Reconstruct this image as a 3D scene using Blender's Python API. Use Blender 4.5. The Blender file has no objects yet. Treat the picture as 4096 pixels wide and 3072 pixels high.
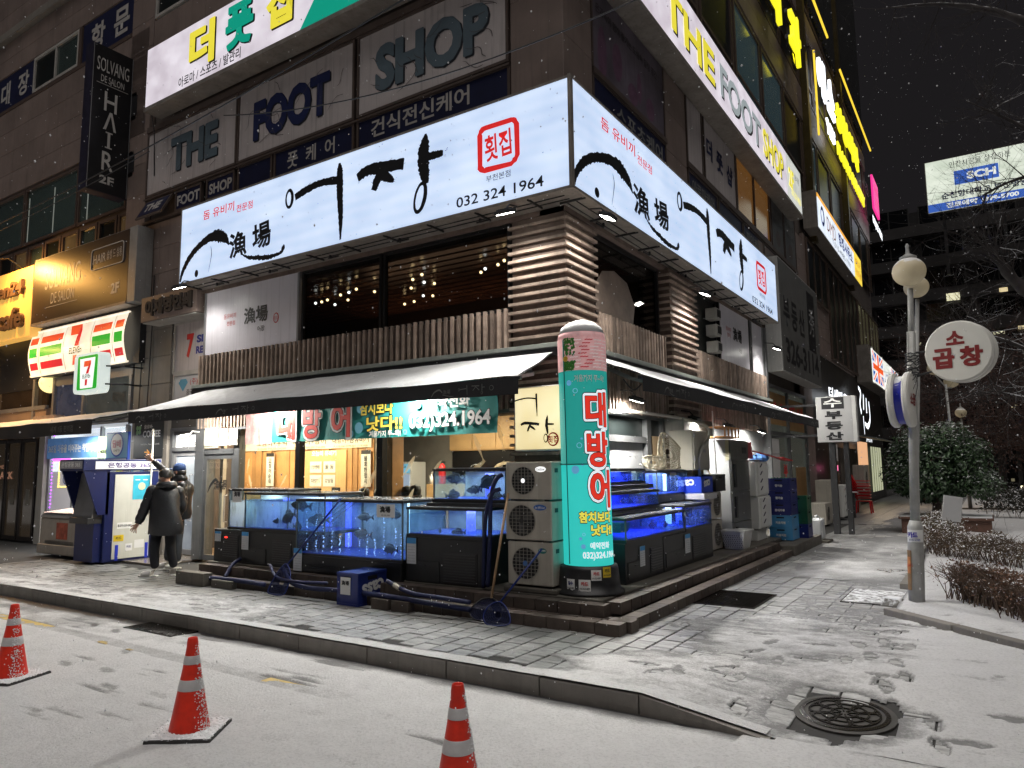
import bpy,math,random
import numpy as np
from mathutils import Vector,Matrix,noise as mnoise

random.seed(11)
R=math.radians
sc=bpy.context.scene
col=sc.collection

# ------------------------------------------------------------------ camera
yaw,pitch,roll=R(33.196),R(6.685),R(-0.625)
cf=Vector((-math.sin(yaw)*math.cos(pitch),math.cos(yaw)*math.cos(pitch),math.sin(pitch)))
cr0=Vector((math.cos(yaw),math.sin(yaw),0))
cu0=cr0.cross(cf)
cr=cr0*math.cos(roll)+cu0*math.sin(roll)
cu=cu0*math.cos(roll)-cr0*math.sin(roll)
cam=bpy.data.objects.new('camera',bpy.data.cameras.new('camera'))
col.objects.link(cam)
m3=Matrix((cr,cu,-cf)).transposed()
cam.matrix_world=Matrix.Translation((0,0,1.75)) @ m3.to_4x4()
cam.data.lens=25.42
cam.data.sensor_width=36
cam.data.clip_start=0.05
cam.data.clip_end=500
sc.camera=cam

# ------------------------------------------------------------------ world (overcast night) and the one soft fill of the lit street
world=bpy.data.worlds.new('World')
sc.world=world
world.use_nodes=True
wn=world.node_tree.nodes
bg=wn['Background']
bg.inputs['Color'].default_value=(0.0115,0.0105,0.0115,1)
bg.inputs['Strength'].default_value=1.0

SUN_STR=1.4
sd=bpy.data.lights.new('street_glow','SUN')
sd.energy=SUN_STR
sd.angle=R(60)
sd.color=(1.0,0.955,0.92)
so=bpy.data.objects.new('street_glow',sd)
col.objects.link(so)
# light comes from behind and above the camera
sv=Vector((0.18,-0.22,1.0)).normalized()
so.rotation_euler=sv.to_track_quat('Z','Y').to_euler()

sc.view_settings.view_transform='Standard'
sc.view_settings.look='None'
sc.view_settings.gamma=1
sc.view_settings.exposure=0.0
sc.view_settings.use_curve_mapping=False
try:
 sc.cycles.use_denoising=True
 sc.cycles.max_bounces=8
 sc.cycles.transparent_max_bounces=24
 sc.cycles.diffuse_bounces=3
 sc.cycles.glossy_bounces=3
 sc.cycles.transmission_bounces=6
 sc.cycles.caustics_reflective=False
 sc.cycles.caustics_refractive=False
 sc.cycles.sample_clamp_indirect=4
except Exception:
 pass

# ------------------------------------------------------------------ materials
MATS={}


def mat(name,color,rough=0.6,metal=0.0,var=0.18,scale=3.0,bump=0.0,bscale=80.0,emit=None,estr=1.0,
  orand=0.0,snow=0.0,streak=0.0,grain=0.0,coat=0.0,spec=0.5,wear=None):
 """procedural surface: colour with two noises, optional per-object variation, settled snow, vertical streaks, bump"""
 if name in MATS:
  return MATS[name]
 m=bpy.data.materials.new(name)
 m.use_nodes=True
 nt=m.node_tree
 N,L=nt.nodes,nt.links
 b=N['Principled BSDF']
 b.inputs['Roughness'].default_value=rough
 b.inputs['Metallic'].default_value=metal
 b.inputs['Specular IOR Level'].default_value=spec
 if coat:
  b.inputs['Coat Weight'].default_value=coat
 geo=N.new('ShaderNodeNewGeometry')
 out=None

 def mixc(a,c,f,mode='MIX'):
  x=N.new('ShaderNodeMix');x.data_type='RGBA';x.blend_type=mode
  for s,v in ((6,a),(7,c)):
   if isinstance(v,tuple):
    x.inputs[s].default_value=(*v[:3],1)
   else:
    L.new(v,x.inputs[s])
  if isinstance(f,(int,float)):
   x.inputs[0].default_value=f
  else:
   L.new(f,x.inputs[0])
  return x.outputs[2]

 def noise(sc_,det=4,vec=None,rough_=0.6):
  n=N.new('ShaderNodeTexNoise')
  n.inputs['Scale'].default_value=sc_
  n.inputs['Detail'].default_value=det
  n.inputs['Roughness'].default_value=rough_
  L.new(vec or geo.outputs['Position'],n.inputs['Vector'])
  return n.outputs['Fac']

 def ramp(f,a,c):
  r=N.new('ShaderNodeMapRange')
  r.inputs[1].default_value=a;r.inputs[2].default_value=c
  L.new(f,r.inputs[0])
  return r.outputs[0]
 c=tuple(color)
 dark=tuple(x*(1-var) for x in c)
 lite=tuple(min(1,x*(1+var*0.8)) for x in c)
 cur=mixc(dark,lite,ramp(noise(scale),0.3,0.7)) if var else None
 if cur is None:
  cur=mixc(c,c,0.0)
 if grain:
  cur=mixc(cur,tuple(x*0.3 for x in c),ramp(noise(scale*60,2),0.5+0.12/max(grain,.1),0.5+0.3/max(grain,.1)))
 if streak:
  mp=N.new('ShaderNodeMapping');mp.inputs['Scale'].default_value=(9,9,0.35)
  L.new(geo.outputs['Position'],mp.inputs['Vector'])
  s=ramp(noise(1.6,5,mp.outputs[0]),0.52,0.75)
  k=N.new('ShaderNodeMath');k.operation='MULTIPLY';k.inputs[1].default_value=streak
  L.new(s,k.inputs[0])
  cur=mixc(cur,wear or tuple(x*0.35 for x in c),k.outputs[0])
 if orand:
  oi=N.new('ShaderNodeObjectInfo')
  r=N.new('ShaderNodeMapRange')
  r.inputs[3].default_value=1-orand;r.inputs[4].default_value=1+orand
  L.new(oi.outputs['Random'],r.inputs[0])
  hv=N.new('ShaderNodeHueSaturation')
  L.new(r.outputs[0],hv.inputs['Value']);L.new(cur,hv.inputs['Color'])
  cur=hv.outputs[0]
 if snow:
  sx=N.new('ShaderNodeSeparateXYZ');L.new(geo.outputs['Normal'],sx.inputs[0])
  ns=noise(14,5)
  a=N.new('ShaderNodeMath');a.operation='ADD';L.new(sx.outputs[2],a.inputs[0]);L.new(ns,a.inputs[1])
  f=ramp(a.outputs[0],1.62-snow,1.78-snow)
  cur=mixc(cur,(0.78,0.79,0.8),f)
  rr=N.new('ShaderNodeMix');rr.data_type='FLOAT'
  rr.inputs[2].default_value=rough;rr.inputs[3].default_value=0.85
  L.new(f,rr.inputs[0]);L.new(rr.outputs[0],b.inputs['Roughness'])
 L.new(cur,b.inputs['Base Color'])
 if bump:
  bp=N.new('ShaderNodeBump');bp.inputs['Strength'].default_value=bump
  bp.inputs['Distance'].default_value=0.01
  L.new(noise(bscale,4),bp.inputs['Height']);L.new(bp.outputs[0],b.inputs['Normal'])
 if emit is not None:
  b.inputs['Emission Color'].default_value=(*emit[:3],1)
  b.inputs['Emission Strength'].default_value=estr
 MATS[name]=m
 return m


def panel_light(name,base,lo,hi,estr,scale=1.2,stretch=(1,1,1),stripes=0.0):
 """back-lit sign face: plastic whose glow is uneven where tubes stand behind it"""
 m=mat(name,base,0.35,var=0.02)
 nt=m.node_tree;N,L=nt.nodes,nt.links
 b=N['Principled BSDF']
 g=N.new('ShaderNodeNewGeometry');mp=N.new('ShaderNodeMapping');mp.inputs['Scale'].default_value=stretch
 L.new(g.outputs['Position'],mp.inputs['Vector'])
 n=N.new('ShaderNodeTexNoise');n.inputs['Scale'].default_value=scale;n.inputs['Detail'].default_value=2
 L.new(mp.outputs[0],n.inputs['Vector'])
 mr=N.new('ShaderNodeMapRange');mr.inputs[1].default_value=0.3;mr.inputs[2].default_value=0.7
 L.new(n.outputs['Fac'],mr.inputs[0])
 fac=mr.outputs[0]
 if stripes:
  w=N.new('ShaderNodeTexWave');w.wave_type='BANDS';w.bands_direction='Z'
  w.inputs['Scale'].default_value=1.6;w.inputs['Distortion'].default_value=1.2
  L.new(g.outputs['Position'],w.inputs['Vector'])
  mm=N.new('ShaderNodeMix');mm.data_type='FLOAT';mm.inputs[0].default_value=stripes
  L.new(fac,mm.inputs[2]);L.new(w.outputs['Fac'],mm.inputs[3]);fac=mm.outputs[0]
 x=N.new('ShaderNodeMix');x.data_type='RGBA'
 x.inputs[6].default_value=(*lo,1);x.inputs[7].default_value=(*hi,1)
 L.new(fac,x.inputs[0])
 L.new(x.outputs[2],b.inputs['Emission Color'])
 b.inputs['Emission Strength'].default_value=estr
 return m


REDL=mat('backlit_red_print',(.5,.02,.02),.5,var=0,emit=(.70,.02,.02),estr=.75)


def glow(name,color,strength,base=None):
 return mat(name,base or tuple(min(.8,c) for c in color),0.4,var=0,emit=color,estr=strength)


def glass(name,tint=(1,1,1),gloss=0.12,rough=0.03,haze=0.0,lit='ShaderNodeBsdfDiffuse'):
 m=bpy.data.materials.new(name);m.use_nodes=True
 nt=m.node_tree;N,L=nt.nodes,nt.links
 N.remove(N['Principled BSDF'])
 t=N.new('ShaderNodeBsdfTransparent');t.inputs[0].default_value=(*tint,1)
 g=N.new('ShaderNodeBsdfGlossy');g.inputs['Roughness'].default_value=rough
 mx=N.new('ShaderNodeMixShader')
 fr=N.new('ShaderNodeLayerWeight');fr.inputs[0].default_value=.5
 pw=N.new('ShaderNodeMath');pw.operation='POWER';pw.inputs[1].default_value=4
 ad=N.new('ShaderNodeMath');ad.operation='MULTIPLY_ADD';ad.inputs[1].default_value=.45 if gloss > 0 else 0;ad.inputs[2].default_value=gloss
 L.new(fr.outputs['Facing'],pw.inputs[0]);L.new(pw.outputs[0],ad.inputs[0]);L.new(ad.outputs[0],mx.inputs[0])
 src=t.outputs[0]
 if haze:
  d=N.new(lit);d.inputs[0].default_value=(*[min(.8,x*.8) for x in tint],1)
  m2=N.new('ShaderNodeMixShader')
  n=N.new('ShaderNodeTexNoise');n.inputs['Scale'].default_value=3.5;n.inputs['Detail'].default_value=5
  gg=N.new('ShaderNodeNewGeometry');mp=N.new('ShaderNodeMapping');mp.inputs['Scale'].default_value=(3,3,.8)
  L.new(gg.outputs['Position'],mp.inputs[0]);L.new(mp.outputs[0],n.inputs[0])
  mr=N.new('ShaderNodeMapRange');mr.inputs[1].default_value=.3;mr.inputs[2].default_value=.75
  mr.inputs[3].default_value=haze*.3;mr.inputs[4].default_value=haze*1.7
  L.new(n.outputs[0],mr.inputs[0]);L.new(mr.outputs[0],m2.inputs[0])
  L.new(t.outputs[0],m2.inputs[1]);L.new(d.outputs[0],m2.inputs[2]);src=m2.outputs[0]
 L.new(src,mx.inputs[1]);L.new(g.outputs[0],mx.inputs[2])
 L.new(mx.outputs[0],N['Material Output'].inputs[0])
 MATS[name]=m
 return m


# ------------------------------------------------------------------ mesh building
ORG={}


class Frame:
 """a facade plane: u runs along it, z up, d out of it"""
 def __init__(s,kind,v):
  s.k,s.v=kind,v

 def P(s,u,z,d=0.0):
  return (u,s.v-d,z) if s.k == 'A' else (s.v+d,u,z)

 def M(s,u,z,d):
  if s.k == 'A':
   r=Matrix(((1,0,0),(0,0,-1),(0,1,0)))
  else:
   r=Matrix(((0,0,1),(1,0,0),(0,1,0)))
  return Matrix.Translation(s.P(u,z,d)) @ r.to_4x4()

 def off(s,d):
  return Frame(s.k,s.v-d if s.k == 'A' else s.v+d)


class Flat:
 """frame for a tilted / turned panel given by a matrix (local x, y in the panel, z out)"""
 def __init__(s,m):
  s.m=m

 def P(s,u,z,d=0.0):
  return tuple(s.m @ Vector((u,z,d)))

 def M(s,u,z,d):
  return s.m @ Matrix.Translation((u,z,d))


A=Frame('A',9.0)      # granite front towards the road
B=Frame('B',-4.9)     # granite front towards the walkway


class MB:
 def __init__(s):
  s.v,s.f=[],[]

 def quad(s,*p):
  n=len(s.v);s.v += [tuple(q) for q in p];s.f.append(tuple(range(n,n+len(p))));return s

 def hexa(s,p):
  n=len(s.v);s.v += [tuple(q) for q in p]
  for q in ((0,3,2,1),(4,5,6,7),(0,1,5,4),(1,2,6,5),(2,3,7,6),(3,0,4,7)):
   s.f.append(tuple(n+i for i in q))
  return s

 def box(s,x0,y0,z0,x1,y1,z1):
  return s.hexa([(x0,y0,z0),(x1,y0,z0),(x1,y1,z0),(x0,y1,z0),(x0,y0,z1),(x1,y0,z1),(x1,y1,z1),(x0,y1,z1)])

 def fb(s,F,u0,u1,z0,z1,d0,d1):
  P=F.P
  return s.hexa([P(u0,z0,d0),P(u1,z0,d0),P(u1,z1,d0),P(u0,z1,d0),P(u0,z0,d1),P(u1,z0,d1),P(u1,z1,d1),P(u0,z1,d1)])

 def poly(s,F,pts,d0,d1=None):
  """polygon in the frame; with d1 an extruded one"""
  n=len(s.v)
  if d1 is None:
   s.v += [F.P(u,z,d0) for u,z in pts];s.f.append(tuple(range(n,n+len(pts))));return s
  k=len(pts)
  s.v += [F.P(u,z,d0) for u,z in pts]+[F.P(u,z,d1) for u,z in pts]
  s.f.append(tuple(range(n+k,n+2*k)));s.f.append(tuple(reversed(range(n,n+k))))
  for i in range(k):
   j=(i+1) % k
   s.f.append((n+i,n+j,n+k+j,n+k+i))
  return s

 def bar(s,a,b,w,h=None,up=(0,0,1)):
  """box beam from a to b"""
  h=h or w
  a,b=Vector(a),Vector(b)
  t=(b-a).normalized();x=t.cross(Vector(up))
  if x.length < 1e-4:
   x=t.cross(Vector((1,0,0)))
  x.normalize();y=x.cross(t)
  p=[]
  for c in (a,b):
   for i,j in ((-1,-1),(1,-1),(1,1),(-1,1)):
    p.append(c+x*(i*w/2)+y*(j*h/2))
  return s.hexa(p)

 def tube(s,pts,r,n=8,cap=True):
  pts=[Vector(p) for p in pts]
  rr=r if isinstance(r,(list,tuple)) else [r]*len(pts)
  base=len(s.v);prev=None
  for i,p in enumerate(pts):
   t=(pts[min(i+1,len(pts)-1)]-pts[max(i-1,0)]).normalized()
   if prev is None:
    x=t.cross(Vector((0,0,1)))
    if x.length < 1e-3:
     x=t.cross(Vector((1,0,0)))
   else:
    x=prev-t*prev.dot(t)
   x.normalize();prev=x;y=t.cross(x)
   for k in range(n):
    a=2*math.pi*k/n
    s.v.append(tuple(p+(x*math.cos(a)+y*math.sin(a))*rr[i]))
  for i in range(len(pts)-1):
   for k in range(n):
    k2=(k+1) % n
    s.f.append((base+i*n+k,base+i*n+k2,base+(i+1)*n+k2,base+(i+1)*n+k))
  if cap:
   s.f.append(tuple(reversed(range(base,base+n))))
   e=base+(len(pts)-1)*n
   s.f.append(tuple(range(e,e+n)))
  return s

 def lathe(s,c,prof,n=20,m=None,sx=1,sy=1):
  """profile [(r, z)] about a vertical axis through c; m optional matrix"""
  base=len(s.v);c=Vector(c)
  for r,z in prof:
   for k in range(n):
    a=2*math.pi*k/n
    p=Vector((r*math.cos(a)*sx,r*math.sin(a)*sy,z))
    if m is not None:
     p=m @ p
    s.v.append(tuple(c+p))
  for i in range(len(prof)-1):
   for k in range(n):
    k2=(k+1) % n
    s.f.append((base+i*n+k,base+i*n+k2,base+(i+1)*n+k2,base+(i+1)*n+k))
  if prof[0][0] > 1e-5:
   s.f.append(tuple(reversed(range(base,base+n))))
  if prof[-1][0] > 1e-5:
   e=base+(len(prof)-1)*n
   s.f.append(tuple(range(e,e+n)))
  return s

 def ball(s,c,r,n=10,k=7,sz=1.0,m=None):
  return s.lathe(c,[(max(1e-4,r*math.sin(math.pi*i/k)),-r*sz*math.cos(math.pi*i/k)) for i in range(k+1)],n,m)

 def mesh(s,name,org=(0,0,0),smooth=False):
  me=bpy.data.meshes.new(name)
  o=Vector(org)
  vs=[(v[0]-o.x,v[1]-o.y,v[2]-o.z) for v in s.v] if o.length else s.v
  me.from_pydata(vs,[],s.f)
  me.update()
  if smooth:
   me.polygons.foreach_set('use_smooth',[True]*len(me.polygons))
  return me


def tag(o,label=None,cat=None,group=None,kind=None):
 if label:o['label']=label
 if cat:o['category']=cat
 if group:o['group']=group
 if kind:o['kind']=kind
 return o


def thing(name,label,cat,loc=(0,0,0),group=None):
 o=bpy.data.objects.new(name,None)
 o.empty_display_size=0.1
 col.objects.link(o);o.location=loc
 ORG[o.name]=tuple(loc)
 return tag(o,label,cat,group)


def obj(name,mb,m,parent=None,smooth=False,bevel=0.0,kind=None,label=None,auto=False):
 """mb's points are world coordinates; parent's base is subtracted"""
 org=ORG.get(parent.name,(0,0,0)) if parent else (0,0,0)
 me=mb.mesh(name,org,smooth)
 me.materials.append(m)
 o=bpy.data.objects.new(name,me)
 col.objects.link(o)
 if parent:
  o.parent=parent
 ORG[o.name]=org
 if bevel:
  b=o.modifiers.new('bevel','BEVEL');b.width=bevel;b.segments=2;b.limit_method='ANGLE'
 if kind:o['kind']=kind
 if label:o['label']=label
 return o


def solo(name,mb,m,label,cat,group=None,smooth=False,bevel=0.0):
 o=obj(name,mb,m,None,smooth,bevel)
 return tag(o,label,cat,group)


def inst(name,me,parent,loc,rot=(0,0,0),scale=(1,1,1),m=None):
 """shares mesh data; loc in world coordinates"""
 o=bpy.data.objects.new(name,me)
 col.objects.link(o)
 org=ORG.get(parent.name,(0,0,0)) if parent else (0,0,0)
 o.location=(loc[0]-org[0],loc[1]-org[1],loc[2]-org[2])
 o.rotation_euler=rot;o.scale=scale
 if parent:o.parent=parent
 ORG[o.name]=org
 return o


def bmesh_box(name,sx,sy,sz,m):
 me=MB().box(-sx/2,-sy/2,-sz/2,sx/2,sy/2,sz/2).mesh(name)
 me.materials.append(m)
 return me


def copy_tree(o,parent=None):
 c=o.copy();col.objects.link(c)
 if parent:c.parent=parent
 ORG[c.name]=ORG.get(o.name,(0,0,0))
 for ch in list(o.children):
  copy_tree(ch,c)
 return c


# ------------------------------------------------------------------ lettering
TXT={}
TMP=bpy.data.scenes.new('lettering_workbench')
TVL=TMP.view_layers[0]


def text_mesh(s,bold=0.0,thick=0.0):
 k=(s,bold,thick)
 if k not in TXT:
  b0=min(bold,.03)
  c=bpy.data.curves.new('lettering','FONT');c.body=s;c.offset=b0;c.extrude=thick
  c.resolution_u=3
  c.space_line=1.0
  c.align_x='CENTER'
  o=bpy.data.objects.new('lettering',c);TMP.collection.objects.link(o)
  TVL.update();dg=TVL.depsgraph
  me=bpy.data.meshes.new_from_object(o.evaluated_get(dg))
  bpy.data.objects.remove(o);bpy.data.curves.remove(c)
  co=np.zeros(len(me.vertices)*3);me.vertices.foreach_get('co',co);co=co.reshape(-1,3)
  if bold > .031:
   # heavier weight: the glyph repeated round a small circle, each copy a hair further out
   import bmesh
   bm=bmesh.new();n=10
   for k in range(n+1):
    m2=me.copy();rr=(bold-b0) if k < n else 0
    m2.transform(Matrix.Translation((rr*math.cos(k*6.283/n),rr*math.sin(k*6.283/n),k*.00012)))
    bm.from_mesh(m2);bpy.data.meshes.remove(m2)
   bm.to_mesh(me);bm.free()
   co=np.zeros(len(me.vertices)*3);me.vertices.foreach_get('co',co);co=co.reshape(-1,3)
  mn,mx=co.min(0),co.max(0)
  co[:,0] -= (mn[0]+mx[0])/2;co[:,1] -= (mn[1]+mx[1])/2
  me.vertices.foreach_set('co',co.ravel())
  TXT[k]=(me,mx[0]-mn[0],mx[1]-mn[1])
 return TXT[k]


def text(s,F,u,z,h,m,parent,d=0.004,w=None,bold=0.0,thick=0.0,name='lettering',rot=0.0,smooth=False):
 """centred at (u, z) in frame F, height h, width fitted to w if given"""
 me,tw,th=text_mesh(s,bold,thick)
 me=me.copy();me.name=name
 me.materials.clear();me.materials.append(m)
 sy=h/th;sx=(w/tw) if w else sy
 M=F.M(u,z,d) @ Matrix.Rotation(rot,4,'Z') @ Matrix.Diagonal((sx,sy,1,1))
 org=Vector(ORG.get(parent.name,(0,0,0))) if parent else Vector()
 me.transform(Matrix.Translation(-org) @ M)
 o=bpy.data.objects.new(name,me);col.objects.link(o)
 if parent:o.parent=parent
 ORG[o.name]=tuple(org)
 return o


def brush(mb,F,pts,d=0.004,fx=lambda u,z:(u,z),rough=0.10,n=7,seed=0,ws=1.0):
 """ink stroke: a ribbon along a smooth curve with ragged edges"""
 rnd=random.Random(seed)
 P=[pts[0]]+list(pts)+[pts[-1]]
 out=[]
 for i in range(1,len(P)-2):
  for k in range(n):
   t=k/n
   out.append(tuple(0.5*(2*P[i][j]+(P[i+1][j]-P[i-1][j])*t+(2*P[i-1][j]-5*P[i][j]+4*P[i+1][j]-P[i+2][j])*t*t
         +(3*P[i][j]-P[i-1][j]-3*P[i+1][j]+P[i+2][j])*t ** 3) for j in range(3)))
 out.append(tuple(pts[-1]))
 L,Rr=[],[]
 for i,(u,z,w) in enumerate(out):
  a,b=out[max(0,i-1)],out[min(len(out)-1,i+1)]
  tx,tz=b[0]-a[0],b[1]-a[1]
  l=math.hypot(tx,tz) or 1
  nx,nz=-tz/l,tx/l
  w *= ws
  wl=w/2*(1+rnd.uniform(-rough,rough));wr=w/2*(1+rnd.uniform(-rough,rough))
  L.append((u+nx*wl,z+nz*wl));Rr.append((u-nx*wr,z-nz*wr))
 base=len(mb.v)
 for a,b in zip(L,Rr):
  mb.v.append(F.P(*fx(*a),d));mb.v.append(F.P(*fx(*b),d))
 for i in range(len(L)-1):
  mb.f.append((base+2*i,base+2*i+1,base+2*i+3,base+2*i+2))
 return mb


def ring(mb,F,u,z,ru,rz,w,d=0.004,fx=lambda u,z:(u,z),tilt=0.0,n=26,rough=0.08,seed=0):
 rnd=random.Random(seed)
 base=len(mb.v)
 for k in range(n):
  a=2*math.pi*k/n
  for q in (1,-1):
   ww=q*w/2*(1+rnd.uniform(-rough,rough)+0.3*math.cos(a))
   x,y=(ru+ww)*math.cos(a),(rz+ww)*math.sin(a)
   x,y=x*math.cos(tilt)-y*math.sin(tilt),x*math.sin(tilt)+y*math.cos(tilt)
   mb.v.append(F.P(*fx(u+x,z+y),d))
 for k in range(n):
  j=(k+1) % n
  mb.f.append((base+2*k,base+2*k+1,base+2*j+1,base+2*j))
 return mb


def disc(mb,F,u,z,ru,rz=None,d=0.004,n=20,fx=lambda u,z:(u,z)):
 rz=rz or ru
 return mb.poly(F,[fx(u+ru*math.cos(2*math.pi*k/n),z+rz*math.sin(2*math.pi*k/n)) for k in range(n)],d)


def rrect(u0,u1,z0,z1,r,n=5):
 p=[]
 for cx,cz,a0 in ((u1-r,z1-r,0),(u0+r,z1-r,90),(u0+r,z0+r,180),(u1-r,z0+r,270)):
  for k in range(n+1):
   a=R(a0+90*k/n)
   p.append((cx+r*math.cos(a),cz+r*math.sin(a)))
 return p


def vtext(chars,F,u,z_top,h,gap,m,parent,**k):
 for i,c in enumerate(chars):
  text(c,F,u,z_top-h/2-i*(h+gap),h,m,parent,**k)


def area_light(name,loc,direction,sx,sy,power,color,parent=None,spread=None):
 l=bpy.data.lights.new(name,'AREA');l.shape='RECTANGLE';l.size=sx;l.size_y=sy
 l.energy=power;l.color=color
 if spread:l.spread=R(spread)
 o=bpy.data.objects.new(name,l);col.objects.link(o)
 org=Vector(ORG.get(parent.name,(0,0,0))) if parent else Vector()
 o.location=Vector(loc)-org
 o.rotation_euler=(-Vector(direction)).to_track_quat('Z','Y').to_euler()
 if parent:o.parent=parent
 return o


# common materials
INK=mat('black_ink',(0.012,0.012,0.014),0.5,var=0)
RED=mat('red_print',(0.55,0.02,0.02),0.5,var=0)
WHITE=mat('white_print',(0.78,0.78,0.76),0.5,var=0.03)
NAVYP=mat('navy_print',(0.02,0.03,0.2),0.5,var=0)
BLACKM=mat('black_metal',(0.02,0.02,0.022),0.45,var=0.2)
DARKM=mat('dark_grey_metal',(0.06,0.06,0.062),0.45,0.3,var=0.2,streak=.3)
GREYM=mat('grey_aluminium',(0.32,0.32,0.33),0.4,0.5,var=0.15,streak=.25)
WOOD=mat('weathered_wood',(0.34,0.26,0.21),0.75,var=0.35,scale=5,orand=0.35,bump=.3,bscale=60,streak=.5)
WOODB=mat('wood_backing',(0.14,0.10,0.082),0.8,var=0.3,scale=4,streak=.4)
GRAN=mat('brown_granite',(0.215,0.165,0.145),0.5,var=0.2,scale=1.3,orand=0.10,grain=.8,streak=.3)
GRANL=mat('grey_granite',(0.22,0.20,0.175),0.5,var=0.15,scale=2,orand=0.08,grain=1.0,streak=.3)
MORT=mat('joint_mortar',(0.10,0.08,0.07),0.9,var=0.2)
FRM=mat('bronze_window_frame',(0.12,0.085,0.07),0.45,0.3,var=0.15)
DGLASS=mat('dark_window_glass',(0.010,0.013,0.013),0.3,var=0.5,scale=.6,spec=.25)
GGLASS=mat('green_tinted_glass',(0.05,0.075,0.068),0.12,var=0.3,scale=.5,coat=.5)
# ------------------------------------------------------------------ GROUND
def smooth(a,b,x):
 t=np.clip((x-a)/(b-a),0,1)
 return t*t*(3-2*t)


_rs=np.random.RandomState(5)
_tab=_rs.rand(512,512)


def vn(x,y):
 xi,yi=np.floor(x).astype(int),np.floor(y).astype(int)
 fx,fy=x-xi,y-yi
 fx,fy=fx*fx*(3-2*fx),fy*fy*(3-2*fy)
 g=lambda a,b:_tab[a % 512,b % 512]
 return (g(xi,yi)*(1-fx)+g(xi+1,yi)*fx)*(1-fy)+(g(xi,yi+1)*(1-fx)+g(xi+1,yi+1)*fx)*fy


def fbm(x,y,o=5,g=0.55):
 s=a=0;w=1
 for k in range(o):
  s=s+w*vn(x*2 ** k+17.3*k,y*2 ** k+9.1*k);a += w;w *= g
 return s/a-0.5


def GZ(x,y):
 """pavement level: flat, dropping to the road beside the ramped kerb end"""
 return -0.15*np.clip((x+2.40)/.98,0,1)*(1-smooth(5.5,7.4,y))


KY=5.42
asph=mat('wet_asphalt',(0.045,0.045,0.047),0.45,var=0.3,scale=2,bump=.5,bscale=150,grain=.6)
pavm=mat('grey_paving_stone',(0.17,0.172,0.168),0.42,var=0.22,scale=2.2,orand=0.22,bump=.35,bscale=120,grain=.7)
# thin dusting of snow on the open paving (none beneath the awnings)
_nt=pavm.node_tree;_n,_l=_nt.nodes,_nt.links;_b=_n['Principled BSDF'];_src=_b.inputs['Base Color'].links[0].from_socket
_g=_n.new('ShaderNodeNewGeometry');_s=_n.new('ShaderNodeSeparateXYZ');_l.new(_g.outputs['Position'],_s.inputs[0])
_mx=_n.new('ShaderNodeMapRange');_mx.inputs[1].default_value=-3.7;_mx.inputs[2].default_value=-2.6;_l.new(_s.outputs[0],_mx.inputs[0])
_my=_n.new('ShaderNodeMapRange');_my.inputs[1].default_value=6.9;_my.inputs[2].default_value=6.3;_my.inputs[4].default_value=.62;_l.new(_s.outputs[1],_my.inputs[0])
_m=_n.new('ShaderNodeMath');_m.operation='MAXIMUM';_l.new(_mx.outputs[0],_m.inputs[0]);_l.new(_my.outputs[0],_m.inputs[1])
_mp=_n.new('ShaderNodeMapping');_mp.inputs['Scale'].default_value=(1,3.5,1);_l.new(_g.outputs['Position'],_mp.inputs[0])
_no=_n.new('ShaderNodeTexNoise');_no.inputs['Scale'].default_value=2.6;_no.inputs['Detail'].default_value=9;_no.inputs['Roughness'].default_value=.78;_l.new(_mp.outputs[0],_no.inputs[0])
_r=_n.new('ShaderNodeMapRange');_r.inputs[1].default_value=.40;_r.inputs[2].default_value=.68;_l.new(_no.outputs[0],_r.inputs[0])
_k=_n.new('ShaderNodeMath');_k.operation='MULTIPLY';_l.new(_r.outputs[0],_k.inputs[0]);_l.new(_m.outputs[0],_k.inputs[1])
_c=_n.new('ShaderNodeMix');_c.data_type='RGBA';_l.new(_k.outputs[0],_c.inputs[0]);_l.new(_src,_c.inputs[6]);_c.inputs[7].default_value=(.62,.62,.62,1);_l.new(_c.outputs[2],_b.inputs['Base Color'])
pavj=mat('paving_joint_sand',(0.035,0.034,0.033),0.9,var=0.3)
kerbm=mat('granite_kerb',(0.20,0.185,0.165),0.55,var=0.2,scale=4,grain=1.0,orand=.12,streak=.35,bump=.3,bscale=130)

# snow surface shader: attribute 'cov' (0 thin slush .. 1 full)
snm=bpy.data.materials.new('settled_snow');snm.use_nodes=True
nt=snm.node_tree;N,L=nt.nodes,nt.links
b=N['Principled BSDF'];b.inputs['Roughness'].default_value=0.8
b.inputs['Specular IOR Level'].default_value=0.3
at=N.new('ShaderNodeAttribute');at.attribute_name='cov'
geo=N.new('ShaderNodeNewGeometry')
n1=N.new('ShaderNodeTexNoise');n1.inputs['Scale'].default_value=42;n1.inputs['Detail'].default_value=6;n1.inputs['Roughness'].default_value=.75
n2=N.new('ShaderNodeTexNoise');n2.inputs['Scale'].default_value=5;n2.inputs['Detail'].default_value=6
L.new(geo.outputs['Position'],n1.inputs[0]);L.new(geo.outputs['Position'],n2.inputs[0])
ad=N.new('ShaderNodeMath');ad.operation='MULTIPLY_ADD';ad.inputs[1].default_value=1.5
L.new(n1.outputs[0],ad.inputs[0]);L.new(at.outputs['Fac'],ad.inputs[2])
mr=N.new('ShaderNodeMapRange');mr.inputs[1].default_value=0.98;mr.inputs[2].default_value=1.78
L.new(ad.outputs[0],mr.inputs[0])
mx=N.new('ShaderNodeMix');mx.data_type='RGBA'
mx.inputs[6].default_value=(0.27,0.27,0.27,1)
m2=N.new('ShaderNodeMix');m2.data_type='RGBA'
m2.inputs[6].default_value=(0.62,0.62,0.62,1);m2.inputs[7].default_value=(0.80,0.80,0.805,1)
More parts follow.
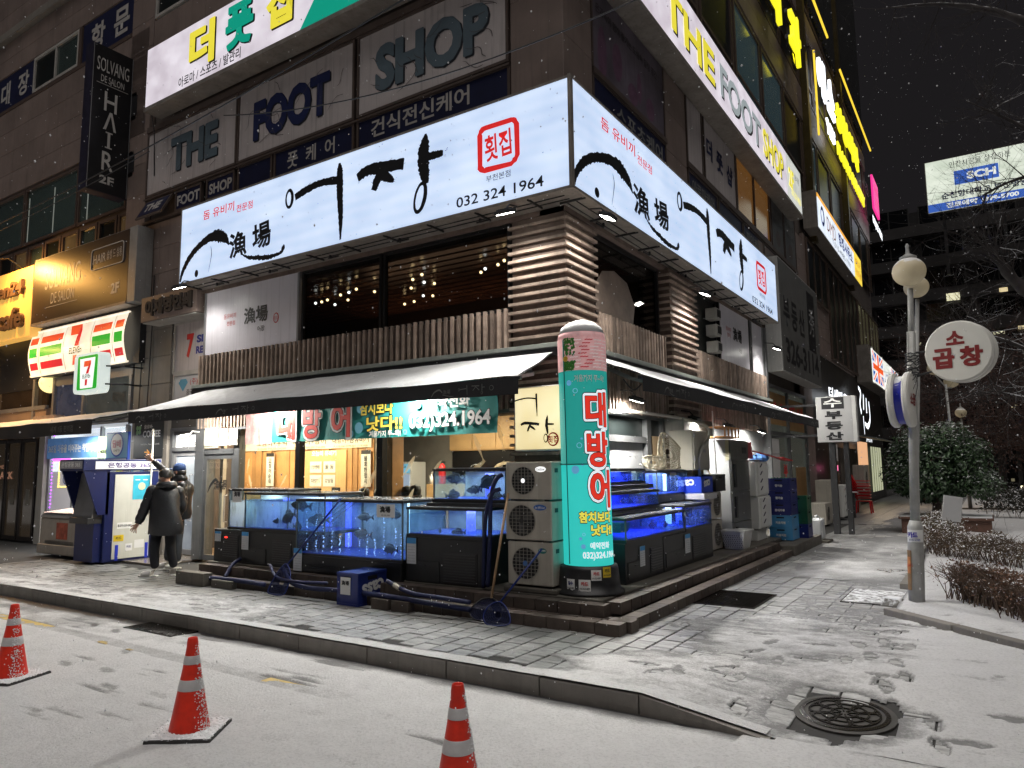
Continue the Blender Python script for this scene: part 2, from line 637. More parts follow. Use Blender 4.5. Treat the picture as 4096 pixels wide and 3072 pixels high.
L.new(n2.outputs[0],m2.inputs[0]);L.new(m2.outputs[2],mx.inputs[7]);L.new(mr.outputs[0],mx.inputs[0])
L.new(mx.outputs[2],b.inputs['Base Color'])
n3=N.new('ShaderNodeTexNoise');n3.inputs['Scale'].default_value=48;n3.inputs['Detail'].default_value=5;n3.inputs['Roughness'].default_value=.7
L.new(geo.outputs['Position'],n3.inputs[0])
bp=N.new('ShaderNodeBump');bp.inputs['Strength'].default_value=.9;bp.inputs['Distance'].default_value=.03
L.new(n3.outputs[0],bp.inputs['Height']);L.new(bp.outputs[0],b.inputs['Normal'])
SNOW=snm
SNOWA=mat('thin_awning_snow',(0.50,0.51,0.52),0.85,var=0.12,scale=5,bump=.9,bscale=45,streak=.25,wear=(.36,.36,.37))
SNOWP=mat('snow_cap',(0.76,0.77,0.78),0.85,var=0.06,scale=8,bump=.8,bscale=70)


def snow_sheet(name,x0,x1,y0,y1,st,zf,tf,cut=-0.004,parent=None):
 nx,ny=int((x1-x0)/st)+1,int((y1-y0)/st)+1
 X,Y=np.meshgrid(np.linspace(x0,x1,nx),np.linspace(y0,y1,ny))
 T=tf(X,Y)
 Z=zf(X,Y)+np.clip(T,-0.006,0.05)
 co=np.stack([X,Y,Z],-1).reshape(-1,3)
 i=np.arange(nx*ny).reshape(ny,nx)
 q=np.stack([i[:-1,:-1],i[:-1,1:],i[1:,1:],i[1:,:-1]],-1).reshape(-1,4)
 tm=T.reshape(-1)
 keep=tm[q].max(1) > cut
 q=q[keep]
 used=np.unique(q);remap=-np.ones(nx*ny,int);remap[used]=np.arange(len(used))
 q=remap[q];co=co[used];cov=np.clip(tm[used]/0.013,0,1)
 me=bpy.data.meshes.new(name)
 me.vertices.add(len(co));me.vertices.foreach_set('co',co.ravel())
 me.loops.add(q.size);me.loops.foreach_set('vertex_index',q.ravel())
 me.polygons.add(len(q));me.polygons.foreach_set('loop_start',np.arange(0,q.size,4))
 try:
  me.polygons.foreach_set('loop_total',np.full(len(q),4))
 except Exception:
  pass
 me.update(calc_edges=True);me.validate()
 me.polygons.foreach_set('use_smooth',[True]*len(me.polygons))
 a=me.attributes.new('cov','FLOAT','POINT');a.data.foreach_set('value',cov.astype(np.float32))
 me.materials.append(SNOW)
 o=bpy.data.objects.new(name,me);col.objects.link(o)
 o['kind']='stuff'
 return o


def stamps(X,Y,T,prints):
 for (px,py,ang,L_,W_,dp) in prints:
  m=(abs(X-px) < .25) & (abs(Y-py) < .25)
  if not m.any():
   continue
  dx,dy=X[m]-px,Y[m]-py
  u=dx*math.cos(ang)+dy*math.sin(ang);v=-dx*math.sin(ang)+dy*math.cos(ang)
  w=W_*(1-.25*np.clip(-u/L_,0,1))
  e=(u/L_) ** 2+(v/w) ** 2
  e=e+0.25*fbm(X[m]*30,Y[m]*30,2)
  heel=abs(u+.35*L_) < .03*1
  k=np.clip(1.25-e,0,1)*(1-.5*heel)
  T[m]=T[m]-dp*np.clip(k*3,0,1)+.004*np.exp(-((e-1.35)/.25) ** 2)
 return T


rp=random.Random(3)
road_prints=[]
for path in range(4):
 x,y=rp.uniform(-8,0),rp.uniform(2.0,5.0);a=rp.uniform(-.6,.6)+(0 if path % 2 else math.pi)
 for k in range(rp.randint(2,4)):
  side=.09 if k % 2 else -.09
  road_prints.append((x-math.sin(a)*side,y+math.cos(a)*side,a+rp.uniform(-.2,.2),.14,.052,rp.uniform(.003,.010)))
  x += math.cos(a)*.6;y += math.sin(a)*.6
road_prints += [(-1.62,4.05,2.0,.15,.055,.024),(-1.95,4.0,.4,.13,.05,.012)]
plaza_prints=[]
for path in range(34):
 x,y=rp.uniform(-4.5,0.5),rp.uniform(5.6,11);a=rp.choice([rp.uniform(1.2,2.0),rp.uniform(-.5,.5),rp.uniform(4.2,5.2)])
 for k in range(rp.randint(3,8)):
  side=.1 if k % 2 else -.1
  plaza_prints.append((x-math.sin(a)*side,y+math.cos(a)*side,a+rp.uniform(-.2,.2),.145,.055,rp.uniform(.006,.022)))
  x += math.cos(a)*.62;y += math.sin(a)*.62
for path in range(16):
 x,y=rp.uniform(-13,-7),rp.uniform(5.8,6.7);a=rp.uniform(-.4,.4)+(0 if path % 2 else math.pi)
 for k in range(5):
  side=.1 if k % 2 else -.1
  plaza_prints.append((x-math.sin(a)*side,y+math.cos(a)*side,a,.14,.05,rp.uniform(.006,.018)))
  x += math.cos(a)*.6;y += math.sin(a)*.6


def road_t(X,Y):
 t=0.0150+0.008*fbm(X*1.1,Y*2.2,5)+0.006*fbm(X*9,Y*9,3)
 # scuffs running along the road
 s=fbm(X*.9+3,Y*6.5,4)
 t=t-0.11*np.clip(s-0.185,0,1)
 t=t-.0055*(np.abs(Y-4.55-.05*np.sin(X*.4)) < .09)*smooth(-4.3,-5.5,X)
 # thin by the gutter
 t=t-0.016*smooth(.30,.02,KY-Y+.10*fbm(X*2,Y*2,3))*(X <-1.6)
 # wheel rubbed corner by the left cone
 t=t-0.012*smooth(-6.3,-9.5,X)*smooth(4.3,5.1,Y)*(0.6+1.5*fbm(X*1.3,Y*4,4))
 return stamps(X,Y,t,road_prints)


def pave_t(X,Y):
 n=fbm(X*1.4,Y*2.6,5);n2=fbm(X*5,Y*11,4)
 jt=np.minimum(abs((Y/.4) % 1-.5),0.5)      # snow hugs the joints
 c=0.010+0.0*X
 c=c-0.034*smooth(6.25,7.0,Y+.35*n)*(X <-3.2)                      # sheltered by the awning
 dustz=smooth(-7.9,-6.9,X+.9*n)*smooth(-2.9,-3.9,X+.7*n)*smooth(5.60,5.72,Y)
 c=c-0.0215*dustz                                                          # bare grey paving
 c=c-0.021*smooth(-9.8,-13,X+1.6*n)*smooth(5.75,6.6,Y+.5*n)    # trodden in front of the shops
 c=c-0.019*smooth(7.3,10.5,Y+1.5*n)*smooth(-2.0,-3.1,X+.5*n)  # walkway edge by the tanks
 c=c-0.009*smooth(7.5,9.5,Y)*smooth(-.6,-1.5,X)
 c=c-0.020*np.exp(-(((X+3.2)/.7) ** 2+((Y-7.2)/.55) ** 2))
 c=c-0.040*np.exp(-(((X+1.05)/.40) ** 2+((Y-6.08)/.42) ** 4))       # wet round the manhole
 c=c-0.03*np.exp(-(((X+3.0)/.65) ** 4+((Y-9.9)/.7) ** 4))
 c=c-0.03*np.exp(-(((X+1.47)/.42) ** 4+((Y-13.4)/.5) ** 4))
 c=c+0.008*smooth(-1.1,-.4,X)
 t=c+0.016*n+0.012*n2+0.005*fbm(X*20,Y*20,2)
 t=t-0.030*np.clip(fbm(X*1.2+9,Y*7,4)-0.16,0,1)*(X >-4)
 return stamps(X,Y,t,plaza_prints)


def far_t(X,Y):
 n=fbm(X*1.2,Y*.9,5)
 c=0.006-0.015*smooth(-2.4,-3.4,X+n)-0.008*smooth(17,22,Y)*(X <-.9)+0.02*(X >-1.1)
 return c+0.018*n+0.008*fbm(X*6,Y*5,3)


road=solo('road',MB().quad((-70,-40,-.152),(60,-40,-.152),(60,KY+.1,-.152),(-70,KY+.1,-.152)),asph,None,None)
tag(road,kind='structure')
ground=solo('ground',MB().quad((-150,-100,-.30),(150,-100,-.30),(150,190,-.30),(-150,190,-.30)),mat('dark_soil',(.05,.045,.04),.9),None,None)
tag(ground,kind='structure')
snow_sheet('road_snow',-17,3.0,0.6,KY-.04,.028,lambda X,Y:-.150+0*X,road_t)
snow_sheet('far_road_snow',-60,60,-36,0.62,.7,lambda X,Y:-.147+0*X,lambda X,Y:.012+.01*fbm(X,Y,3))
snow_sheet('distant_road_snow',-60,-16.9,.6,KY-.1,.3,lambda X,Y:-.147+0*X,lambda X,Y:.012+.01*fbm(X,Y,3))

# worn yellow road line under thin snow
ylm=mat('worn_yellow_road_paint',(0.55,0.40,0.12),.6,var=.3,scale=6)
yl=MB()
for k in range(34):
 x=-15+k*.3
 if rp.random() < .85:
  yl.box(x,4.47+.05*math.sin(x*.4),-.149,x+.295,4.62+.05*math.sin(x*.4),-.143)
yl=obj('yellow_line',yl,ylm,road)

# pavement base following GZ
bm_=MB()
xs=[-60,-17,-3.2]+list(np.arange(-2.5,-1.2,.15))+[-.6,1.0,40]
ys=[KY-.17]+list(np.arange(5.5,7.6,.25))+[9,12,60]
for i in range(len(xs)-1):
 for j in range(len(ys)-1):
  q=[(xs[i],ys[j]),(xs[i+1],ys[j]),(xs[i+1],ys[j+1]),(xs[i],ys[j+1])]
  if xs[i] <-1.43 and ys[j] < KY-.1:
   continue
  bm_.quad(*[(a,c,float(GZ(np.array(a),np.array(c)))-.012) for a,c in q])
pavement=obj('pavement',bm_,pavj);tag(pavement,kind='structure')

# paving stones, each one a stone; beyond 300 joined
PW,PD=.225,.30
stones=[]
for k in range(-76,7):
 x=k*PW;off=(k % 2)*PD/2+(.04 if k % 3 == 0 else 0)
 for r in range(int((24-5.58)/PD)):
  y=5.58+r*PD-off
  if y < 5.575:continue
  if y < 8.9:
   if x <-16.5:continue
  elif x <-4.8:continue
  if x <-3.6 and y > 7.5:continue
  if math.hypot(x+.11+1.05,y+.15-6.13) < .34:continue
  stones.append((0 if (y < 6.9 and x <-3 or x >-4 and y < 9) and x >-9 else 1,math.hypot(x+3.6,(y-6.2)*1.2),x,y))
stones.sort()
stone_me=[]
for k in range(4):
 mb=MB();e=.006;h=.0;w,d_=PW-.018,PD-.018
 rr=random.Random(k)
 top=[(e,e),(w-e,e),(w-e,d_-e),(e,d_-e)]
 mb.v=[(0,0,-.03),(w,0,-.03),(w,d_,-.03),(0,d_,-.03),(0,0,-.004),(w,0,-.004),(w,d_,-.004),(0,d_,-.004)]+[(a,c,rr.uniform(-.001,.001)) for a,c in top]
 mb.f=[(0,1,5,4),(1,2,6,5),(2,3,7,6),(3,0,4,7),(4,5,9,8),(5,6,10,9),(6,7,11,10),(7,4,8,11),(8,9,10,11)]
 me=mb.mesh('paving_stone');me.materials.append(pavm);stone_me.append(me)
rest=MB()
cnt=0
for v,d,x,y in stones:
 zc=[float(GZ(np.array(a),np.array(c))) for a,c in ((x,y),(x+PW,y),(x,y+PD))]
 jit=rp.uniform(-.003,.003)
 if cnt < 296 and v == 0:
  ax,ay=(zc[1]-zc[0])/PW,(zc[2]-zc[0])/PD
  inst('paving_stone',stone_me[cnt % 4],pavement,(x+.006,y+.006,zc[0]+jit),(math.atan(ay)+rp.uniform(-.003,.003),-math.atan(ax)+rp.uniform(-.003,.003),0))
  cnt += 1
 else:
  z=zc[0]+jit
  rest.box(x+.006,y+.006,z-.03,x+PW-.006,y+PD-.006,z)
pavfar=MB()
for k in range(-6,6):
 pavfar.box(-4.8+(k+6)*.5,24,-.03,-4.8+(k+6)*.5+.49,60,0)
obj('paving_strip',pavfar,pavm,pavement)['kind']='stuff'
o=obj('paving_stones_beyond',rest,pavm,pavement);o['kind']='stuff'
snow_sheet('pavement_snow',-17,3.0,KY+.02,12.2,.023,lambda X,Y:GZ(X,Y)+.002,pave_t,cut=.0015)
snow_sheet('walkway_snow',-5,1.2,12.2,44,.07,lambda X,Y:.004+0*X,far_t)
snow_sheet('ramp_snow',-1.38,3.0,KY-.14,KY+.025,.028,lambda X,Y:GZ(X,Y)+.002,lambda X,Y:.012+.012*fbm(X*3,Y*3,4))

# kerb stones
kerb=thing('kerb',None,None,(-6,KY,0));kerb['kind']='structure'
x=-17.3
while x <-2.5:
 w=1.0
 mb=MB();z=rp.uniform(-.004,.004)
 x1=min(x+w-.012,-2.412)
 mb.box(x,KY,-.30,x1,KY+.155,z)
 o=obj('kerb_stone',mb,kerbm,kerb,bevel=.008)
 x += w
mb=MB()
mb.hexa([(-2.40,KY,-.30),(-1.42,KY-.06,-.30),(-1.42,KY+.09,-.30),(-2.40,KY+.155,-.30),(-2.40,KY,0),(-1.42,KY-.06,-.142),(-1.42,KY+.09,-.142),(-2.40,KY+.155,0)])
obj('kerb_stone',mb,kerbm,kerb,label='ramped kerb stone that drops to the road')
mb=MB().box(-1.40,KY-.07,-.30,8,KY+.06,-.147)
obj('kerb_stone',mb,kerbm,kerb,label='flush kerb stone level with the road')


def kerb_snow():
 mb=[]
 return snow_sheet('kerb_snow',-17,-1.45,KY+.006,KY+.15,.024,lambda X,Y:-.145*np.clip((X+2.40)/.98,0,1)+.003,lambda X,Y:.014+.010*fbm(X*2.2,Y*5,4)-.012*smooth(-12.2,-14,X))


kerb_snow()

# ---- manhole covers, grates, inspection lid
iron=mat('wet_cast_iron',(0.016,0.013,0.011),0.22,0.35,var=.3,scale=8,bump=.25,bscale=60)


def manhole(cx,cy,r,label,z=None,y_slope=0):
 z=float(GZ(np.array(cx),np.array(cy))) if z is None else z
 t=thing('manhole_cover',label,'manhole cover',(cx,cy,z))
 obj('rim',MB().lathe((cx,cy,z),[(r+.045,-.02),(r+.045,.008),(r+.012,.011),(r+.012,-.01)],48),iron,t)
 obj('concrete_collar',MB().lathe((cx,cy,z),[(r+.09,-.02),(r+.09,.003),(r+.05,.0035)],40),mat('wet_concrete',(.045,.042,.038),.6,var=.3,grain=.7),t)
 obj('lid',MB().lathe((cx,cy,z),[(r,-.02),(r,.003),(0.001,.003)],48),iron,t)
 ribs=MB();zz=z+.004
 def arc(c,rad,a0,a1,n=8,w=.014):
  for i in range(n):
   a,b_=a0+(a1-a0)*i/n,a0+(a1-a0)*(i+1)/n
   p,q=(c[0]+rad*math.cos(a),c[1]+rad*math.sin(a)),(c[0]+rad*math.cos(b_),c[1]+rad*math.sin(b_))
   if math.hypot(p[0]-cx,p[1]-cy) < r*.95 and math.hypot(q[0]-cx,q[1]-cy) < r*.95:
    ribs.bar((*p,zz+.003),(*q,zz+.003),w,.009)
 for k in range(3):
  arc((cx,cy),r*(.32+.3*k),0,2*math.pi,28)
 for k in range(8):
  a=k*math.pi/4
  arc((cx+r*.62*math.cos(a),cy+r*.62*math.sin(a)),r*.3,0,2*math.pi,12)
  ribs.bar((cx+r*.1*math.cos(a+.3),cy+r*.1*math.sin(a+.3),zz+.003),(cx+r*.93*math.cos(a+.3),cy+r*.93*math.sin(a+.3),zz+.003),.012,.009)
 obj('raised_pattern',ribs,iron,t)
 if y_slope:t.rotation_euler=(y_slope,0,0)
 return t


manhole(-1.05,6.13,.27,'wet black iron manhole cover with raised ribs beside the ramped kerb',y_slope=.08)
manhole(-1.42,13.5,.36,'dark manhole cover in the snowy walkway behind the lamp pole',z=.002)


def grate(cx,cy,w,d,label,name='drain_grate',rot=0,nb=16,z=0.0):
 t=thing(name,label,'drain grate',(cx,cy,z))
 f=MB()
 for a in ((-w/2,-d/2,w/2,-d/2+.03),(-w/2,d/2-.03,w/2,d/2),(-w/2,-d/2+.03,-w/2+.03,d/2-.03),(w/2-.03,-d/2+.03,w/2,d/2-.03)):
  f.box(cx+a[0],cy+a[1],z-.01,cx+a[2],cy+a[3],z+.012)
 obj('rim',f,iron,t)
 me=bmesh_box('bar',w-.07,.012,.012,iron)
 for k in range(nb):
  inst('bar',me,t,(cx,cy-d/2+.04+(d-.08)*k/(nb-1),z+.006))
 g=MB()
 for k in range(int(w/.06)):
  xx=cx-w/2+.05+k*.06
  g.box(xx-.004,cy-d/2+.03,z-.004,xx+.004,cy+d/2-.03,z+.004)
 obj('cross_bars',g,iron,t)
 t.rotation_euler=(0,0,rot)
 return t


grate(-3.02,9.85,.95,1.15,'rectangular dark steel drain grate in the walkway beside the blue tanks',nb=24)
grate(-8.55,5.22,1.0,.36,'narrow road gully grate in the gutter below the kerb',nb=9,z=-.143)

t=thing('inspection_lid','snow covered rectangular inspection lid at the foot of the lamp pole','inspection lid',(-1.35,10.85,0))
obj('lid',MB().box(-1.72,10.3,-.02,-1.0,11.4,.022),mat('grey_concrete',(.20,.20,.195),.8,var=.35,scale=7,snow=.22,grain=.8),t,bevel=.01)
o=obj('rim',MB().box(-1.735,10.285,-.02,-.985,10.30,.012).box(-1.735,11.4,-.02,-.985,11.415,.012).box(-1.735,10.30,-.02,-1.72,11.4,.012),iron,t)
solo('loose_stone',MB().hexa([(-1.27,10.25,0),(-1.0,10.2,0),(-.97,10.42,0),(-1.25,10.45,0),(-1.22,10.28,.12),(-1.04,10.25,.11),(-1.02,10.38,.12),(-1.21,10.41,.1)]),
  mat('rough_stone',(.2,.19,.17),.8,var=.3,snow=.8,bump=.5),'small rough stone block lying against the lamp pole foot','stone',bevel=.02)

# planting bed beyond the pole: raised snowy lawn with edging
bed_z=lambda X,Y:.06+.10*smooth(.2,3,X)+.05*fbm(X*.8,Y*.8,3)


def bed_t(X,Y):
 edge=smooth(0,.25,(X+1.12)*.69+(Y-9.75)*.72-.02)   # diagonal edging strip towards the right
 back=smooth(0.0,.3,X+1.0+.035*(Y-10))
 g=.02+.02*fbm(X*4,Y*4,4)-.05*np.clip(fbm(X*7,Y*7,4)-.08,0,1)
 return np.where((edge > 0) & (back > 0),g,-.05)*1.0


snow_sheet('flower_bed_snow',-1.05,16,8.5,32,.06,bed_z,bed_t,cut=-.02)
soil=MB()
for k in range(16):
 for j in range(16):
  x0,x1=-1.0+k,k;y0,y1=9.6+1.5*j,11.1+1.5*j
  pts=[(x0,y0),(x1,y0),(x1,y1),(x0,y1)]
  if (x0+1.12)*.69+(y0-9.75)*.72 < .05 or x0 <-1.0-.035*(y1-10):
   continue
  soil.quad(*[(a,c,float(bed_z(np.array(a),np.array(c)))-.01) for a,c in pts])
o=obj('flower_bed_soil',soil,mat('brown_soil',(.05,.04,.03),.9));o['kind']='structure'
# edging strip
t=thing('bed_edging',None,None,(-1,9.8,0));t['kind']='structure'
p0,p1=Vector((-1.12,9.72,.03)),Vector((3.9,5.0,.03))
n=7
for k in range(n):
 a,b_=p0.lerp(p1,k/n),p0.lerp(p1,(k+.985)/n)
 obj('edging_stone',MB().bar(a,b_,.13,.10),kerbm,t,bevel=.01)
for k in range(8):
 obj('edging_stone',MB().box(-1.18-.035*2*k,11.7+2.0*k,-.05,-1.05-.035*2*k,13.68+2*k,.09),kerbm,t,bevel=.01)
snow_sheet('plaza_side_snow',1.2,16,5.3,9.0,.12,lambda X,Y:GZ(X,Y)+.003,lambda X,Y:.015+.012*fbm(X*2,Y*2,4))
# ------------------------------------------------------------------ THE CORNER BUILDING
bld=thing('corner_building','dark brown granite commercial building on the corner, its upper floors above the shop signs','building',(-4.9,9.0,0))
core=MB()
core.box(-70,9.16,5.3,-5.06,46,34)          # solid upper floors
core.box(-70,9.3,0,-22.7,46,5.3)
core.box(-16.2,9.10,0,-14.86,12,5.3)
core.box(-5.6,21.0,-.2,-5.2,46,5.3)
core.box(-70,13.0,0,-5.6,46,5.3)
obj('wall',core,MORT,bld)

PANN=[0]
gp_cache={}


def granite(F,u0,u1,z0,z1,pw,ph,m=GRAN,parent=bld,th=.13,beyond=False):
 nu,nz=max(1,round((u1-u0)/pw)),max(1,round((z1-z0)/ph))
 w,h=(u1-u0)/nu,(z1-z0)/nz
 key=(F.k,round(w,3),round(h,3),m.name,th)
 if key not in gp_cache:
  mb=MB();g=.005;c=.004
  F0=Frame(F.k,0)
  P=F0.P
  mb.v=[P(g,g,-th),P(w-g,g,-th),P(w-g,h-g,-th),P(g,h-g,-th),P(g,g,-c),P(w-g,g,-c),P(w-g,h-g,-c),P(g,h-g,-c),
    P(g+c,g+c,0),P(w-g-c,g+c,0),P(w-g-c,h-g-c,0),P(g+c,h-g-c,0)]
  mb.f=[(0,1,5,4),(1,2,6,5),(2,3,7,6),(3,0,4,7),(4,5,9,8),(5,6,10,9),(6,7,11,10),(7,4,8,11),(8,9,10,11)]
  me=mb.mesh('granite_panel');me.materials.append(m);gp_cache[key]=(me,mb)
 me,mb0=gp_cache[key]
 if PANN[0]+nu*nz > 296 or beyond:
  big=MB()
  for i in range(nu):
   for j in range(nz):
    o_=Vector(F.P(u0+i*w,z0+j*h,0));n=len(big.v)
    big.v += [tuple(Vector(v)+o_) for v in mb0.v];big.f += [tuple(n+q for q in f) for f in mb0.f]
  o=obj('granite_cladding',big,m,parent);o['kind']='stuff'
  return
 for i in range(nu):
  for j in range(nz):
   inst('granite_panel',me,parent,F.P(u0+i*w,z0+j*h,0));PANN[0] += 1


# road side
granite(A,-25.4,-16.3,9.85,12.55,1.0,.68)
granite(A,-16.95,-16.12,7.5,9.85,.83,.78)
granite(A,-17.1,-16.12,9.85,14.9,.98,.72)
granite(A,-16.1,-12.0,11.9,12.6,1.0,.7)
granite(A,-16.25,-13.0,5.62,7.45,.82,.62)
granite(A,-13.0,-4.9,7.05,7.5,.9,.45)
granite(A,-5.85,-4.9,7.5,12.3,.95,.82)
granite(A,-16.22,-14.8,0,5.55,.71,.62,GRANL)
granite(A,-25.4,-17.1,13.78,14.85,1.0,.53)
granite(A,-25.4,-12.0,15.15,17.2,1.0,.68)
# walkway side
granite(B,9.0,9.95,7.5,12.3,.95,.82)
granite(B,13.15,14.35,7.2,9.7,1.2,.85)
granite(B,24.95,26.3,.0,9.6,1.35,.87)
granite(B,20.0,24.95,7.4,8.0,1.2,.6)
granite(B,26.3,46,7.9,9.9,1.2,.66)
granite(B,9.0,46,14.6,15.9,1.25,.65,beyond=True)
granite(B,9.0,46,19.0,19.9,1.25,.9,beyond=True)
granite(B,26.3,36.6,5.8,7.9,1.2,.7,beyond=True)

# string course on the road side
cst=MB()
cst.fb(A,-25.4,-12,14.88,15.12,-.1,.14)
obj('cornice',cst,GRANL,bld,bevel=.02)
# top of wall behind (dark) so the facade continues up
for u in (10.0,15.8,21.6,27.4,33.2,39.0):
 pass


def window(F,u0,u1,z0,z1,parent,fr=.06,frm=FRM,pane=DGLASS,nu=1,nz=1,d=-.06,name='window',zsplit=None,dep=.07,label=None):
 """frame ring + mullions, panes as sub-parts"""
 mb=MB()
 mb.fb(F,u0,u1,z0,z0+fr,d,d+dep);mb.fb(F,u0,u1,z1-fr,z1,d,d+dep)
 mb.fb(F,u0,u0+fr,z0+fr,z1-fr,d,d+dep);mb.fb(F,u1-fr,u1,z0+fr,z1-fr,d,d+dep)
 us=[u0+fr+(u1-u0-2*fr)*i/nu for i in range(nu+1)]
 zs=[z0+fr+(z1-z0-2*fr)*i/nz for i in range(nz+1)] if zsplit is None else [z0+fr,zsplit,z1-fr]
 for u in us[1:-1]:
  mb.fb(F,u-fr/2,u+fr/2,z0+fr,z1-fr,d+.002,d+dep-.004)
 for z in zs[1:-1]:
  mb.fb(F,u0+fr,u1-fr,z-fr/2,z+fr/2,d+.004,d+dep-.008)
 w=obj(name,mb,frm,parent,label=label)
 for i in range(len(us)-1):
  for j in range(len(zs)-1):
   a,b_=us[i]+(fr/2 if i else 0),us[i+1]-(fr/2 if i < len(us)-2 else 0)
   c,e=zs[j]+(fr/2 if j else 0),zs[j+1]-(fr/2 if j < len(zs)-2 else 0)
   obj('pane',MB().fb(F,a,b_,c,e,d+.012,d+.022),pane[(i+j) % len(pane)] if isinstance(pane,list) else pane,w)
 return w


whfr=mat('white_window_frame',(.42,.40,.37),.5,var=.2)
navy=mat('navy_banner',(.010,.013,.048),.45,var=.25,scale=2,streak=.2)
silver=mat('silver_lettering',(.42,.40,.38),.5,var=.1)
pale=mat('faded_white_vinyl',(.50,.455,.45),.5,var=.12,scale=1.2,streak=.55,wear=(.18,.16,.16))
greyblue=mat('grey_blue_lettering',(.10,.14,.17),.5,var=.1)
navyl=mat('navy_lettering',(.012,.02,.085),.5,var=.1)
shadowl=mat('letter_shadow',(.02,.022,.028),.5,var=0)

# 3rd floor strip on the road side
window(A,-22.35,-19.78,12.68,13.74,bld,fr=.07,frm=whfr,pane=[DGLASS,GGLASS],nu=2)
obj('dark_jamb',MB().fb(A,-19.78,-19.62,12.66,13.76,-.06,.01),FRM,bld)
obj('wall_band',MB().fb(A,-25.4,-17.1,12.55,12.66,-.12,.01),FRM,bld)
window(A,-16.08,-12.2,12.66,14.6,bld,fr=.07,frm=whfr,pane=DGLASS,nu=2)


def vinyl(F,u0,u1,z0,z1,m,label,cat='window banner',group=None,d=.0,th=.015,parent=None,name='window_banner',fr=None):
 t=thing(name,label,cat,F.P((u0+u1)/2,z0,d),group)
 obj('sheet',MB().fb(F,u0,u1,z0,z1,d,d+th),m,t)
 if fr:
  mb=MB();w=.05
  mb.fb(F,u0-w,u1+w,z0-w,z0,d-.04,d+th+.02);mb.fb(F,u0-w,u1+w,z1,z1+w,d-.04,d+th+.02)
  mb.fb(F,u0-w,u0,z0,z1,d-.04,d+th+.02);mb.fb(F,u1,u1+w,z0,z1,d-.04,d+th+.02)
  obj('frame',mb,fr,t)
 return t


t=vinyl(A,-19.58,-17.12,12.68,13.74,navy,'navy window banner with two silver characters above the hanging hair salon sign',d=-.03)
text('항',A,-18.8,13.2,.75,silver,t,d=-.01,bold=.03);text('문',A,-17.65,13.2,.75,silver,t,d=-.01,bold=.03)
t=vinyl(A,-25.2,-22.42,12.68,13.74,navy,'navy window banner with silver characters at the top left edge of the photo',d=-.03)
text('대',A,-24.15,13.2,.72,silver,t,d=-.01,bold=.03);text('장',A,-23.0,13.2,.72,silver,t,d=-.01,bold=.03)

# 2nd floor left: wide green glass with small vent windows beneath
ub=[-25.6,-24.35,-22.35,-19.35,-16.98]
for i in range(4):
 window(A,ub[i],ub[i+1]-.04,8.12,9.78,bld,fr=.07,pane=GGLASS,nu=1,d=-.08)
curt=mat('white_curtain_edge',(.45,.47,.44),.8,emit=(.6,.7,.62),estr=.12)
for u in (-22.2,-20.75,-18.95):
 obj('curtain_edge',MB().fb(A,u,u+.05,8.2,9.5,-.058,-.054),curt,bld)
lampgl=mat('dim_lit_glass',(.10,.09,.06),.2,var=.5,scale=1.5,emit=(.9,.5,.18),estr=.05)
k=0
u=-25.6
while u <-17.2:
 window(A,u,u+.86,7.4,8.02,bld,fr=.08,pane=[lampgl,GGLASS,DGLASS][k % 3],d=-.08);u += .92;k += 1
obj('window_sill',MB().fb(A,-25.6,-16.95,7.3,7.4,-.12,.03),FRM,bld)
obj('wall_band',MB().fb(A,-25.6,-16.95,6.2,7.3,-.14,-.01),GRAN,bld)

# ---- THE FOOT SHOP window sheets, road side
frd=mat('brown_sheet_frame',(.10,.075,.065),.5,.2,var=.2)
bandA=MB()
bandA.fb(A,-16.12,-5.85,9.72,9.86,-.1,.05)
bandA.fb(A,-16.12,-5.85,8.06,8.10,-.1,.05)
bandA.fb(A,-16.12,-5.85,7.48,7.54,-.1,.05)
obj('window_sill',bandA,frd,bld)


def shop_word(t,F,s,u,z,h,w,m,d=.02,bold=.05):
 text(s,F,u+.035,z-.035,h,shadowl,t,d=d+.001,w=w,bold=bold)
 text(s,F,u,z,h,m,t,d=d+.006,w=w,bold=bold)


t=vinyl(A,-16.05,-12.76,8.18,9.66,pale,'grey faded window sheet with the word THE, cracked and dirty',fr=frd,group='faded word sheets on second floor')
shop_word(t,A,'THE',-14.25,8.93,.82,1.75,greyblue)
t=vinyl(A,-12.64,-9.32,8.18,9.66,pale,'faded window sheet with the word FOOT in navy letters',fr=frd,group='faded word sheets on second floor')
shop_word(t,A,'FOOT',-11.05,8.9,.86,2.25,navyl)
t=vinyl(A,-9.15,-5.92,8.18,9.66,pale,'faded window sheet with the word SHOP in grey letters near the corner',fr=frd,group='faded word sheets on second floor')
shop_word(t,A,'SHOP',-7.5,8.92,.88,2.5,greyblue)
# cracks in the old vinyl
crk=mat('vinyl_crack',(.09,.08,.08),.8,var=0)
rc=random.Random(8)
cm=MB()
for k in range(46):
 u,z=rc.uniform(-15.9,-6.1),rc.uniform(8.25,9.6)
 if -12.76 < u <-12.6 or -9.35 < u <-9.1:continue
 a=rc.uniform(-1,1);pts=[]
 for i in range(rc.randint(3,6)):
  pts.append((u,z,.012 if i else .004));u += math.cos(a)*rc.uniform(.06,.16);z += math.sin(a)*.1;a += rc.uniform(-.8,.8)
 if pts[-1][0] >-5.95 or not (8.2 < pts[-1][1] < 9.64):continue
 brush(cm,A,pts,d=.0275,n=2,seed=k,rough=.4)
obj('crack',cm,crk,bld)['kind']='stuff'

